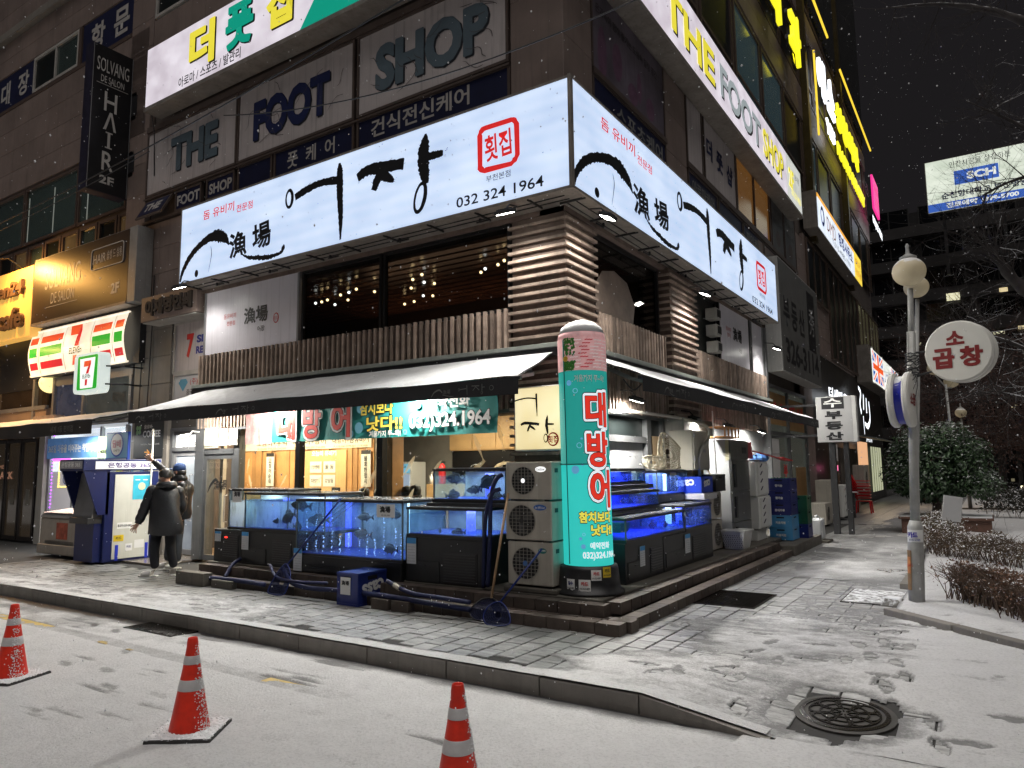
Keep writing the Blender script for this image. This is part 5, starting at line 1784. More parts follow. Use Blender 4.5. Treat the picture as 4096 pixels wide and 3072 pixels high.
# wide dark salon sign
LF=Frame('A',8.60)
ws=thing('sign_board','wide dark brown salon sign board with pale thin lettering above the convenience store','sign',LF.P(-18.2,5.6))
obj('housing',MB().fb(LF,-20.52,-15.98,5.60,7.30,-.4,-.012),GREYM,ws)
obj('face',MB().fb(LF,-20.52,-15.99,5.60,7.28,-.012,.0),mat('brown_sign_face',(.05,.035,.028),.4,var=.15),ws)
obj('end_cap',MB().box(-15.98,8.60,5.56,-15.66,8.98,7.31),mat('pale_end_cap',(.33,.33,.32),.5,.2,var=.15,streak=.4),ws,bevel=.01)
obj('lower_rail',MB().fb(LF,-20.5,-16,5.54,5.6,-.35,.02),boxm,ws)
text('SOLVANG',LF,-19.0,6.66,.50,slt,ws,w=1.75);text('DE SALON',LF,-18.95,6.15,.28,slt,ws,w=1.15)
obj('underline',MB().fb(LF,-19.75,-18.2,5.93,5.945,.002,.006),slt,ws)
q=MB();pts=rrect(-17.62,-16.2,6.55,7.05,.08)
for i in range(len(pts)):
 a,b_=pts[i],pts[(i+1) % len(pts)];q.bar(LF.P(*a,.005),LF.P(*b_,.005),.018)
obj('outline',q,slt,ws)
text('HAIR',LF,-17.25,6.80,.22,slt,ws,w=.55);text('솔뱅 드 살롱',LF,-16.6,6.82,.22,slt,ws,w=.65);text('2F',LF,-16.5,5.98,.25,slt,ws,w=.36,bold=.03)

# orange cafe sign at the left edge
cs=thing('sign_board','orange lit cafe sign with dark raised letters cut by the left edge of the photo','sign',LF.P(-22.2,5.4))
org=mat('orange_sign_face',(.62,.36,.10),.5,var=.08,emit=(1.0,.55,.12),estr=.6)
obj('face',MB().fb(LF,-25.0,-20.56,5.32,7.20,-.3,0),org,cs)
dkl=mat('dark_brown_letter',(.09,.055,.04),.5,var=.1)
text('Open24',LF,-22.1,6.62,.52,dkl,cs,d=.05,w=2.3,bold=.03,thick=.05);text('cafe',LF,-21.55,5.86,.56,dkl,cs,d=.05,w=1.35,bold=.03,thick=.05)
t=thing('sign_lamp','warm gooseneck lamp glow source above the orange sign','lamp',LF.P(-21.6,7.35,.5))
obj('arm',MB().tube([LF.P(-21.6,7.3,-.2),LF.P(-21.6,7.5,.2),LF.P(-21.6,7.42,.5)],.02,6),BLACKM,t)
obj('lamp_shade',MB().lathe(LF.P(-21.6,7.36,.55),[(.03,.1),(.12,0)],14),BLACKM,t)
obj('bulb',MB().ball(LF.P(-21.6,7.34,.55),.06),glow('amber_bulb',(1,.55,.12),20),t)
area_light('amber_light',LF.P(-21.3,7.3,.75),(.2,.6,-1),.6,.3,170,(1,.50,.12),t)
area_light('amber_light',LF.P(-20.9,5.1,.9),(.1,.1,-1),1.2,.3,60,(1,.55,.2),t)

# ------------------------------------------------------------------ CONVENIENCE STORE SIGNS
CF=Frame('A',8.80)
cv=thing('light_box_sign','long lit convenience store sign with red and green stripes and a big 7','sign',CF.P(-18.7,4.3))
obj('backing',MB().fb(CF,-20.9,-15.82,4.22,5.52,-.3,-.06),BLACKM,cv)
creamf=panel_light('cream_lit_plastic',(.8,.75,.62),(.78,.64,.46),(1.0,.9,.72),1.0,2.2)
redl=mat('red_lit_plastic',(.6,.05,.02),.35,var=0,emit=(.86,.10,.03),estr=.8)
redd=mat('deep_red_lit_plastic',(.5,.02,.02),.35,var=0,emit=(.6,.02,.03),estr=.8)
grl=mat('green_lit_plastic',(.02,.35,.03),.35,var=0,emit=(.02,.42,.03),estr=.75)
segs=[(-21.02,-20.35),(-20.33,-18.98),(-18.96,-17.58),(-17.56,-16.72),(-16.70,-16.28)]
segs=[(-20.85,-20.30),(-20.28,-19.02),(-19.00,-17.72),(-17.70,-16.75),(-16.73,-16.24)]
for i,(a,b_) in enumerate(segs):
 # gently bulging plastic section
 q=MB();nn=8
 for k in range(nn+1):
  z=4.30+1.12*k/nn;dd_=.10*math.sin(math.pi*k/nn)
  q.v += [CF.P(a,z,dd_-.02),CF.P(b_,z,dd_-.02)]
 for k in range(nn):q.f.append((2*k,2*k+1,2*k+3,2*k+2))
 q.fb(CF,a,b_,4.26,4.30,-.06,.0);q.fb(CF,a,b_,5.42,5.45,-.06,.0)
 obj('plastic_section',q,creamf,cv)
 if i != 2:
  for (z0,z1,m,nm) in ((5.08,5.26,redl,'red_stripe'),(4.74,4.98,grl,'green_stripe'),(4.42,4.60,redd,'red_stripe')):
   q=MB();e=.07
   for k in range(3):
    z=z0+(z1-z0)*k/2;dd_=.10*math.sin(math.pi*(z-4.30)/1.12)-.014
    q.v += [CF.P(a+e,z,dd_),CF.P(b_-e,z,dd_)]
   q.f += [(0,1,3,2),(2,3,5,4)]
   obj(nm,q,m,cv)


def seven(F,par,cu,cz,s,d,word=True):
 # numeral seven with a curved stem, word band across
 q=MB()
 q.poly(F,[(cu-.42*s,cz+.62*s),(cu+.30*s,cz+.62*s),(cu+.44*s,cz+.80*s),(cu-.42*s,cz+.80*s)][::1],d)
 obj('numeral_seven',MB().poly(F,[(cu-.42*s,cz+.42*s),(cu+.42*s,cz+.42*s),(cu+.50*s,cz+.80*s),(cu-.38*s,cz+.80*s)],d),redl,par)
 obj('numeral_seven',MB().poly(F,[(cu+.18*s,cz+.42*s),(cu+.50*s,cz+.78*s),(cu+.50*s,cz+.55*s),(cu+.30*s,cz+.10*s),(cu+.24*s,cz-.05*s),(cu-.10*s,cz-.05*s),(cu-.02*s,cz+.15*s),(cu+.08*s,cz+.32*s)],d+.001),redd,par)
 obj('numeral_seven',MB().poly(F,[(cu-.16*s,cz-.42*s),(cu+.14*s,cz-.42*s),(cu+.10*s,cz-.82*s),(cu-.16*s,cz-.82*s)],d+.001),redd,par)
 text('ELEVEn',F,cu,cz-.22*s,.26*s,mat('dark_green_print',(.01,.12,.05),.5,var=0),par,d=d+.002,w=1.0*s,bold=.02)


seven(CF,cv,-18.36,4.86,.60,.10)
# square blade sign
sq=thing('light_box_sign','small square rounded convenience store lit sign on a bracket with green border','sign',(-16.9,8.2,3.65))
QF=Frame('A',8.16)
obj('housing',MB().poly(QF,rrect(-17.22,-16.12,3.52,4.42,.12),-.24,-.005),mat('white_lit_rim',(.7,.75,.72),.4,emit=(.75,.85,.8),estr=.7),sq)
obj('green_border',MB().poly(QF,rrect(-17.05,-16.20,3.60,4.36,.05),.0,.004),grl,sq)
obj('white_badge',MB().poly(QF,[(-16.95,4.30),(-16.30,4.30),(-16.36,3.63),(-16.89,3.63)],.006,.008),panel_light('badge_white',(.8,.8,.8),(.8,.85,.8),(1,1,1),1.0),sq)
seven(QF,sq,-16.63,3.97,.34,.010)
obj('bracket',MB().tube([(-16.12,8.3,4.1),(-15.9,8.6,4.1),(-15.9,9.0,4.1)],.02,6).tube([(-16.12,8.3,3.7),(-15.9,8.6,3.7),(-15.9,9.0,3.7)],.02,6),BLACKM,sq)
# drip of cables down the pier
for i,x in enumerate((-15.88,-15.55)):
 solo('wall_cable',MB().tube([(x,8.97,7.2-i),(x+.03,8.96,5),(x-.02,8.96,3.3),(x,8.96,2.9)],.012,5),BLACKM,('thin black cable down the grey granite pier, nearer the lit square sign','thin black cable down the middle of the grey granite pier')[i],'cable')

# ghost lettering canopy over the entrance
GF=Frame('A',8.60)
gc=thing('entrance_canopy','brown stone canopy with removed sign lettering ghosts above the building entrance','canopy',GF.P(-14.2,5))
obj('fascia',MB().fb(GF,-15.35,-13.32,5.02,5.56,-.4,.0),GRAN,gc)
text('이재명인쇄',GF,-14.3,5.3,.36,mat('dark_glue_marks',(.04,.032,.028),.8,var=.2),gc,d=.02,w=1.7,bold=.05,thick=.02)
sof=MB()
for k in range(10):sof.box(-15.3,8.62+k*.04,4.99,-13.34,8.645+k*.04,5.01)
o=obj('soffit_strips',sof,mat('white_soffit',(.42,.41,.38),.6),gc);o['kind']='stuff'
RF=Frame('A',9.05)
t=vinyl(RF,-14.70,-13.34,3.92,4.95,pale,'white panel with red 7 and navy letters beside the slatted balustrade','sign panel',d=.0,fr=whfr,name='wall_sign')
text('7',RF,-14.15,4.45,.52,RED,t,d=.02,w=.26,bold=.05);text('SE',RF,-13.75,4.57,.17,NAVYP,t,d=.02,w=.34,bold=.05);text('REN',RF,-13.72,4.33,.16,NAVYP,t,d=.02,w=.42,bold=.05)
t=vinyl(RF,-14.66,-13.3,3.18,3.82,mat('white_vinyl',(.58,.57,.56),.5,var=.08),'white panel with a blue diamond and phone number under the red 7 panel','sign panel',d=.0,fr=whfr,name='wall_sign')
q=MB().poly(RF,[(-14.52,3.66),(-14.45,3.74),(-14.25,3.74),(-14.18,3.66),(-14.35,3.47)],.018);obj('diamond_logo',q,mat('diamond_blue',(.1,.35,.5),.5),t)
text('(주) DM',RF,-13.8,3.66,.14,RED,t,d=.02,w=.6);text('중국비자전문',RF,-13.85,3.45,.12,INK,t,d=.02,w=.75);text('T. 010-498',RF,-13.88,3.27,.12,INK,t,d=.02,w=.95,bold=.01)
obj('wall',MB().box(-14.8,9.08,2.55,-13.0,9.2,5.4),mat('dark_recess',(.06,.055,.05),.7),gc)

# ------------------------------------------------------------------ FAR SIGNS ALONG THE WALKWAY FACADE
NF=Frame('B',-4.62)
yel=glow('yellow_neon',(1.0,.92,.02),1.0,(.6,.55,.1));wht=glow('white_neon',(.9,.95,1.0),2.0);amb=glow('amber_led',(1.0,.70,.05),1.1,(.6,.4,.1))
ns=thing('channel_letter_sign','yellow glowing channel letters at the top edge above the teal windows','sign',NF.P(23.5,16))
for (c,u,z) in (('외',21.75,16.35),('과',24.7,16.25)):
 text(c,NF,u,z,1.75,yel,ns,d=.12,w=1.45,bold=.04,thick=.08)
 text(c,NF,u,z,1.85,BLACKM,ns,d=.02,w=1.55,bold=.06,thick=.05)
pl_=thing('channel_letter_sign','white and yellow glowing plastic surgery clinic letters far up the walkway facade','sign',NF.P(36,16))
for (c,u,m) in (('예',29.9,wht),('스',31.9,wht),('성',33.9,yel),('형',35.6,yel),('외',37.3,yel),('과',39.0,yel)):
 text(c,NF,u,17.25,1.25 if m is yel else 1.6,m,pl_,d=.1,w=1.5,bold=.05,thick=.05)
text('YES',NF,31.4,15.55,.55,wht,pl_,d=.1,w=1.8,bold=.03,thick=.04);text('PLASTIC SURGERY',NF,37.1,15.5,.6,yel,pl_,d=.1,w=8.2,bold=.03,thick=.04)
text('시진',NF,42.1,16.8,.7,mat('dim_white_letter',(.3,.3,.3),.5),pl_,d=.1,w=2.2)
pk=thing('light_box_sign','small magenta lit board at the far top of the walkway facade','sign',NF.P(45,17));
NF2=Frame('B',-4.3)
obj('lit_face',MB().fb(NF2,43.6,46.0,15.95,17.9,-.1,.0),glow('magenta_face',(1.0,.04,.32),1.0),pk)
text('성형외과',NF2,44.8,17.3,.5,WHITE,pk,d=.01,w=1.9);text('전문의',NF2,44.8,16.6,.5,WHITE,pk,d=.01,w=1.5)
text('032)327-7588',NF2,44.3,14.9,.6,wht,pl_,d=.02,w=4.2,bold=.04)
q=MB();q.fb(NF,28.7,32.3,20.2,20.28,.05,.12).fb(NF,35.4,46.0,20.2,20.28,.05,.12)
solo('led_strip',q,amb,'long amber line of light along the roof edge of the clinic sign','light strip')
solo('led_strip',MB().fb(NF,28.25,28.36,14.2,17.6,.1,.16),amb,'short vertical amber light strip beside the yellow letters','light strip')

dm=thing('light_box_sign','lit office sign with orange top edge and blue characters under the clinic sign','sign',NF.P(31,10.2))
obj('housing',MB().fb(NF,26.5,37.3,10.1,11.45,-.28,.18),boxm,dm)
obj('lit_face',MB().fb(NF,26.7,35.0,10.15,11.25,.18,.2),panel_light('pale_blue_lit_face',(.7,.72,.76),(.62,.72,.86),(.85,.92,1.0),1.0),dm)
obj('orange_strip',MB().fb(NF,26.7,35.0,11.25,11.4,.18,.2),glow('orange_face',(1,.45,.05),.9),dm)
obj('yellow_panel',MB().fb(NF,35.05,37.2,10.15,11.4,.18,.2),glow('yellow_face',(1,.72,.08),.95),dm)
blp=mat('bright_blue_print',(.02,.08,.5),.5,var=0)
q=MB();ring(q,NF,27.5,10.75,.3,.3,.14,d=.205);obj('round_emblem',q,blp,dm)
text('DMD',NF,29.3,10.75,.55,mat('orange_print',(.65,.2,.03),.5),dm,d=.206,w=1.9);text('행정사무소',NF,32.7,10.85,.55,blp,dm,d=.206,w=3.6,bold=.04);text('T.010-4985-7777',NF,31.6,10.32,.22,INK,dm,d=.206,w=4.6)
text('출입국',NF,36.1,11.0,.3,RED,dm,d=.206,w=1.5);text('민원대행',NF,36.1,10.5,.3,RED,dm,d=.206,w=1.7)

# grey estate agent board '326-3114'
PB=Frame('B',-4.45)
ea=thing('sign_board','large unlit grey estate agent board with dark phone number 326-3114','sign',PB.P(22.8,4.3))
gb=mat('unlit_grey_face',(.12,.12,.115),.5,var=.12,streak=.3)
obj('housing',MB().fb(PB,20.2,25.6,4.3,7.5,-.42,-.02),mat('white_sign_edge',(.6,.6,.58),.5,var=.08,streak=.3),ea)
obj('face',MB().fb(PB,20.24,25.56,4.34,7.46,-.02,0),gb,ea)
for i,c in enumerate('부동산'):
 text(c,PB,20.9+i*1.0,6.05,.85,INK,ea,w=.8,bold=.03)
obj('dark_panel',MB().fb(PB,23.85,24.95,5.35,7.25,.002,.006),INK,ea);text('秀',PB,24.4,6.3,.9,mat('dim_white_letter',(.3,.3,.3)),ea,d=.01,w=.8)
text('326-3114',PB,22.9,4.95,.72,INK,ea,w=4.6,bold=.03)
# lower estate office window and sheet
eo=thing('estate_office_front','estate agent shop window with orange and red lettering beyond the awning','shopfront',B.P(22.5,0))
obj('window_frame',MB().fb(B,20.0,25.0,3.9,4.0,-.1,.03).fb(B,20.0,25.0,.2,.35,-.1,.03).fb(B,20.0,20.1,.35,3.9,-.1,.03).fb(B,22.4,22.5,.35,3.9,-.1,.03).fb(B,24.9,25.0,.35,3.9,-.1,.03).fb(B,20.1,24.9,2.6,2.7,-.1,.02),steel,eo)
obj('pane',MB().fb(B,20.1,22.4,.35,3.9,-.06,-.05).fb(B,22.5,24.9,.35,3.9,-.06,-.05),mat('office_glass',(.05,.055,.05),.15,var=.5,emit=(.5,.55,.45),estr=.05),eo)
obj('orange_sheet',MB().fb(B,20.15,22.35,2.9,3.8,-.04,-.03).fb(B,22.55,24.8,2.8,3.75,-.04,-.03),mat('dull_orange_sheet',(.28,.16,.06),.6,var=.15),eo)
text('수부동산',B,22.6,3.3,.5,RED,eo,d=-.02,w=4.2,bold=.05)
obj('white_poster',MB().fb(B,20.2,21.3,.9,2.5,-.04,-.03),mat('white_vinyl',(.58,.57,.56)),eo);obj('orange_poster',MB().fb(B,23.3,24.7,.5,1.7,-.04,-.03),mat('dull_orange_sheet',(.28,.16,.06)),eo)
text('부',B,21.9,1.6,.4,RED,eo,d=-.02,w=.5,bold=.05)
# blade sign
bl=thing('hanging_sign','pale vertical blade sign with black characters at the end of the awning','sign',(-3.3,20.2,2.35))
BF=Frame('A',20.2)
bx0,bx1,bz0,bz1=-3.70,-2.84,2.34,3.52
obj('housing',MB().fb(BF,bx0,bx1+.1,bz0,bz1,-.25,-.005),mat('white_sign_edge',(.6,.6,.58)),bl,bevel=.01)
obj('face',MB().fb(BF,bx0+.01,bx1,bz0+.01,bz1-.01,-.005,0),mat('pale_grey_face',(.42,.42,.42),.5,var=.06),bl)
obj('dark_panel',MB().fb(BF,-3.56,-3.02,3.2,3.50,.001,.004),INK,bl)
text('수',BF,-3.29,3.36,.24,WHITE,bl,d=.008,w=.44,bold=.02)
for i,c in enumerate('부동산'):
 text(c,BF,-3.28,3.04-.27*i,.21,INK,bl,d=.006,w=.42,bold=.05)
obj('post',MB().box(-3.45,20.25,0,-3.3,20.4,2.35).box(-3.1,20.25,0,-2.98,20.4,2.35),BLACKM,bl)
obj('bracket',MB().box(-4.9,20.28,3.3,-3.7,20.34,3.36).box(-4.9,20.28,2.5,-3.7,20.34,2.56),BLACKM,bl)

# flag sign
ff=thing('light_box_sign','lit sign with two red white and blue cross flags farther along the walkway','sign',NF.P(44,5.6))
fu0,fu1,fz0,fz1=38.0,50.5,5.7,7.3
obj('housing',MB().fb(NF,37.2,fu1,fz0-.08,fz1+.08,-.3,.28),boxm,ff)
obj('lit_face',MB().fb(NF,fu0,fu1,fz0,fz1,.28,.30),panel_light('flag_white_face',(.8,.8,.78),(.85,.9,.78),(1,1,.95),.95),ff)
fb_=glow('flag_blue',(.03,.13,.5),.8);fr_=glow('flag_red',(1.0,.12,.02),.9);fw_=glow('flag_white',(1,1,.95),.9)
for (a,b_) in ((fu0+.2,fu0+4.2),(fu1-4.2,fu1-.2)):
 z0,z1=fz0+.08,fz1-.08;cu_,cz_=(a+b_)/2,(z0+z1)/2
 obj('flag_field',MB().fb(NF,a,b_,z0,z1,.302,.306),fb_,ff)
 q=MB();q2=MB()
 for (s0,s1) in (((a,z0),(b_,z1)),((a,z1),(b_,z0))):
  du,dz_=s1[0]-s0[0],s1[1]-s0[1]
  for qq,w,d_ in ((q,.17,.309),(q2,.06,.312)):
   qq.quad(NF.P(s0[0],s0[1]-w,d_),NF.P(s1[0],s1[1]-w,d_),NF.P(s1[0],s1[1]+w,d_),NF.P(s0[0],s0[1]+w,d_))
 obj('white_saltire',q,fw_,ff);obj('red_saltire',q2,fr_,ff)
 obj('white_cross',MB().fb(NF,cu_-.55,cu_+.55,z0,z1,.313,.315).fb(NF,a,b_,cz_-.24,cz_+.24,.3131,.3151),fw_,ff)
 obj('red_cross',MB().fb(NF,cu_-.3,cu_+.3,z0,z1,.317,.319).fb(NF,a,b_,cz_-.14,cz_+.14,.3171,.3191),fr_,ff)
text('London',NF,(fu0+fu1)/2,(fz0+fz1)/2,.8,blp,ff,d=.32,w=2.8)
nl=thing('channel_letter_sign','white neon script letters glowing beside the blade sign','sign',NF.P(32,4))
text('더새마을',NF,29.2,4.3,.45,wht,nl,d=.1,w=4.0,bold=.03)
q=MB()
for i,p in enumerate(([(34.4,5.1,.16),(35.0,4.9,.2),(34.6,4.4,.2),(34.9,4.0,.2)],[(35.8,4.9,.2),(35.6,4.2,.2)],[(36.6,4.8,.2),(36.5,4.1,.2)],[(37.4,4.7,.2),(37.5,3.9,.2),(36.6,3.5,.25),(35.7,3.6,.15)],[(35.3,3.9,.16),(35.4,3.1,.1)])):
 brush(q,NF,p,d=.1+i*.002,rough=.05)
obj('lettering',q,wht,nl)
text('24 HOUR',NF,36.8,2.9,.22,wht,nl,d=.1,w=2.0)
# far small awning, striped lit curtains, ground floor details
ff2=thing('far_shopfront','distant dark bar front with lit orange curtain strips beyond the estate office','shopfront',NF.P(33,0))
obj('small_awning',MB().hexa([NF.P(31,2.95,.0),NF.P(38,2.95,.0),NF.P(38,2.75,1.1),NF.P(31,2.75,1.1),NF.P(31,3.0,.0),NF.P(38,3.0,.0),NF.P(38,2.8,1.1),NF.P(31,2.8,1.1)]),mat('far_awning',(.10,.12,.12),.6,snow=.5),ff2)
for k in range(9):
 obj('lit_strip',MB().fb(NF,33.6+k*.32,33.78+k*.32,.9,2.75,.02,.05),glow('orange_curtain',(1,.55,.3),.75),ff2)
for k in range(5):
 obj('lit_strip',MB().fb(NF,37.6+k*.8,38.0+k*.8,.5,2.6,.02,.05),glow('pale_curtain',(.8,.85,.55),.45),ff2)
obj('poster',MB().fb(NF,27.0,28.6,1.9,2.5,.02,.04),WHITE,ff2);obj('pink_neon',MB().fb(NF,27.2,28.5,1.55,1.75,.02,.04),glow('pink_neon',(1,.2,.4),1.2),ff2)
for k in range(7):
 obj('folding_panel',MB().fb(NF,28.9+k*.62,29.46+k*.62,.05,2.4,.0,.06),mat('folding_metal',(.12,.11,.10),.3,.5,var=.3,streak=.4),ff2)
area_light('far_shop_light',NF.P(34.5,2.5,.8),(1,0,-1),2.5,.3,45,(1,.75,.5),ff2)
# ------------------------------------------------------------------ SHOPS ON THE LEFT
GA=Frame('A',9.0)
# dark cafe folding doors
cd=thing('cafe_front','dark glazed folding doors of the cafe at the left edge of the photo','shopfront',(-21.5,8.9,0))
dkg=mat('dark_cafe_glass',(.035,.03,.03),.12,var=.6,scale=1.2,coat=.4,emit=(.5,.35,.2),estr=.03)
obj('upper_wall',MB().fb(GA,-26,-20.2,4.0,5.4,-.2,-.02),BLACKM,cd)
obj('beige_panel',MB().fb(GA,-26,-20.3,2.7,3.45,-.2,.0),mat('beige_panel',(.34,.24,.17),.6,var=.1),cd)
obj('upper_glass',MB().fb(GA,-26,-20.4,3.5,5.25,-.1,-.05),mat('upper_cafe_glass',(.02,.015,.012),.1,var=.6,emit=(.6,.3,.1),estr=.02),cd)
obj('frame',MB().fb(GA,-26,-20.3,3.42,3.52,-.05,.04).fb(GA,-21.0,-20.9,2.7,5.3,-.05,.05).fb(GA,-23.4,-23.3,2.7,5.3,-.05,.05),GREYM,cd)
for k in range(5):
 u0=-24.7+k*.86
 fp=obj('folding_door',MB().fb(GA,u0,u0+.07,.05,2.65,.02,.1).fb(GA,u0+.75,u0+.82,.05,2.65,.02,.1).fb(GA,u0+.07,u0+.75,.05,.15,.02,.1).fb(GA,u0+.07,u0+.75,2.57,2.65,.02,.1),mat('dark_brown_frame',(.035,.028,.026),.4,.3),cd)
 obj('pane',MB().fb(GA,u0+.07,u0+.75,.15,2.57,.05,.06),dkg,fp)
 obj('small_notice',MB().fb(GA,u0+.3,u0+.5,.95,1.35,.065,.07),mat('dim_paper',(.28,.27,.24),.6),fp)
text('BLACK',GA,-22.3,1.72,.2,mat('copper_letter',(.5,.25,.15),.5,emit=(.8,.4,.25),estr=.25),cd,d=.075,w=1.1,bold=.03);text('THE',GA,-22.5,1.95,.1,mat('copper_letter',(.5,.25,.15)),cd,d=.075,w=.4)
t=thing('globe_lamp','half hidden round yellow globe lamp under the cafe sign','lamp',(-20.45,8.7,4.1))
obj('globe',MB().ball((-20.35,9.08,4.10),.26,16,10),glow('yellow_globe',(1.0,.82,.35),1.2,(.8,.7,.4)),t,smooth=True);obj('bracket',MB().box(-20.37,9.05,4.3,-20.33,9.2,4.38),BLACKM,t)
obj('white_pier',MB().fb(GA,-20.28,-19.98,0,2.9,-.1,.12),mat('white_pier',(.45,.43,.40),.5,var=.1,streak=.3),cd)

# convenience store
cvs=thing('convenience_store_front','brightly lit convenience store front with blue parcel banner','shopfront',(-18,9,0))
obj('upper_frame',MB().fb(GA,-20.0,-16.3,3.98,4.2,-.1,.0).fb(GA,-20.0,-16.3,2.9,3.0,-.1,.02).fb(GA,-20.0,-19.9,2.9,4.2,-.1,.02).fb(GA,-18.5,-18.4,3.0,4.0,-.1,.02).fb(GA,-16.4,-16.3,3.0,4.0,-.1,.02),GREYM,cvs)
obj('pane',MB().fb(GA,-19.9,-18.5,3.0,3.98,-.06,-.05),mat('blue_dim_glass',(.04,.05,.08),.1,var=.5,emit=(.3,.35,.6),estr=.06),cvs)
obj('pane',MB().fb(GA,-18.4,-16.4,3.0,3.98,-.06,-.05),mat('grey_dim_glass',(.07,.075,.075),.15,var=.3,emit=(.5,.55,.5),estr=.04),cvs)
text('복권 판매점',GA,-17.7,3.7,.1,INK,cvs,d=-.04);text('택배',GA,-16.9,3.5,.3,INK,cvs,d=-.04)
obj('ledge_board',MB().fb(GA,-20.3,-19.2,2.95,3.2,.05,.3),WOOD,cvs)
# bright interior
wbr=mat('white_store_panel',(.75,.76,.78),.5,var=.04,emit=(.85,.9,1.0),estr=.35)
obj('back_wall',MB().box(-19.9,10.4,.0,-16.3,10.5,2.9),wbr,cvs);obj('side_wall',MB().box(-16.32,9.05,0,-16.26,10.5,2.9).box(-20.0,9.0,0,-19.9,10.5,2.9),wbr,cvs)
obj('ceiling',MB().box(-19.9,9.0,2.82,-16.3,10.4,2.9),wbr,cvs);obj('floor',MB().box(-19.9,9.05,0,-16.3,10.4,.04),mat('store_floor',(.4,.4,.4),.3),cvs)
area_light('store_lamp',(-18.1,9.7,2.78),(0,-.3,-1),3,.8,90,(.92,.96,1.0),cvs)
rs=random.Random(2)
for k in range(5):
 z=.45+.42*k
 sh=obj('shelf',MB().box(-19.7,10.05,z,-16.6,10.38,z+.03),GREYM,cvs)
 x=-19.6
 while x <-16.7:
  w=rs.uniform(.08,.2);h=rs.uniform(.16,.32)
  c=rs.choice([(.6,.1,.1),(.1,.2,.6),(.7,.6,.1),(.1,.5,.2),(.7,.7,.7),(.6,.3,.5),(.1,.1,.1)])
  obj('packet',MB().box(x,10.1,z+.03,x+w,10.3,z+.03+h),mat('packet_%d%d%d' % tuple(int(v*10) for v in c),c,.4),cvs)
  x += w+rs.uniform(.01,.06)
obj('window_frame',MB().fb(GA,-19.95,-19.85,0,2.85,-.04,.04).fb(GA,-18.7,-18.62,0,2.1,-.04,.04).fb(GA,-17.5,-17.42,0,2.85,-.04,.04).fb(GA,-16.4,-16.3,0,2.85,-.04,.04),GREYM,cvs)
obj('pane',MB().fb(GA,-19.85,-16.4,.05,2.8,-.01,0),clear,cvs)
obj('white_sheet',MB().fb(GA,-19.8,-18.75,.25,1.8,.004,.008),mat('white_window_sheet',(.62,.60,.62),.5,var=.05,emit=(.9,.85,.9),estr=.2),cvs)
obj('handle',MB().tube([GA.P(-18.45,1.6,.06),GA.P(-18.45,1.0,.06)],.015,6),GREYM,cvs)
led=glow('violet_led',(.55,.12,1.0),2.0);led2=glow('yellow_led',(1,.75,.15),2.5);led3=glow('pink_led',(1,.15,.7),1.6)
q=MB();q2=MB()
for k in range(22):q.fb(GA,-19.78+.02*(k % 2),-19.75+.02*(k % 2),.9+k*.085,.93+k*.085,.01,.03)
for k in range(16):q2.fb(GA,-19.4+k*.055,-19.38+k*.055,1.42,1.44,.01,.03).fb(GA,-19.4,-19.38,1.42+k*.04,1.44+k*.04,.01,.03)
obj('violet_leds',q,led,cvs);obj('yellow_leds',q2,led2,cvs)
obj('pink_led_board',MB().fb(GA,-19.7,-18.85,2.06,2.18,.01,.03),led3,cvs)
t=thing('round_sticker','small round white blue sticker in the convenience store window','sticker',GA.P(-19.1,1.55));obj('sheet',disc(MB(),GA,-19.05,1.62,.14,d=.012),WHITE,t);q=MB();ring(q,GA,-19.05,1.62,.12,.12,.03,d=.014);obj('ring',q,blp,t)
# blue banner
t=thing('store_banner','blue sky print banner with white parcel service lettering in the store window','banner',(-18.2,8.9,2.3))
SF=Frame('A',8.85)
obj('sheet',MB().fb(SF,-19.75,-17.35,2.12,2.62,0,.01),mat('sky_blue_print',(.10,.24,.50),.5,var=.35,scale=3,emit=(.15,.35,.8),estr=.18),t)
text('365일 마음을 이어주는 착한택배',SF,-18.55,2.36,.2,WHITE,t,d=.014,w=2.25,bold=.03)
obj('price_tag',MB().fb(SF,-17.33,-16.85,2.10,2.6,0,.01),mat('lime_print',(.45,.62,.30),.5,emit=(.5,.8,.3),estr=.15),t)
text('1,400원',SF,-17.09,2.25,.12,INK,t,d=.014,w=.42,bold=.04);text('최저가도전',SF,-17.09,2.46,.08,WHITE,t,d=.014,w=.4)
# store awning, half folded, amber lit
aw3=awning(Frame('A',8.85),-24.5,-15.65,-24.5,-15.4,3.15,0,2.88,1.0,2.58,'awning','dark half folded awning with thin snow over the convenience store',sm=SNOWP)
text('세계 1등 편의점',Frame('A',7.85),-16.9,2.72,.14,gold,aw3,d=.03,w=1.0)
t=thing('strip_light','bright white lamp under the convenience store awning','lamp',(-17.3,8.45,2.75))
obj('lens',MB().box(-17.6,8.35,2.74,-17.1,8.5,2.76),glow('white_tube',(1,1,.95),14),t);obj('housing',MB().box(-17.62,8.33,2.76,-17.08,8.52,2.80),WHITE,t)
area_light('store_front_lamp',(-17.3,8.4,2.72),(0,-.2,-1),.5,.15,80,(1,.98,.92),t)

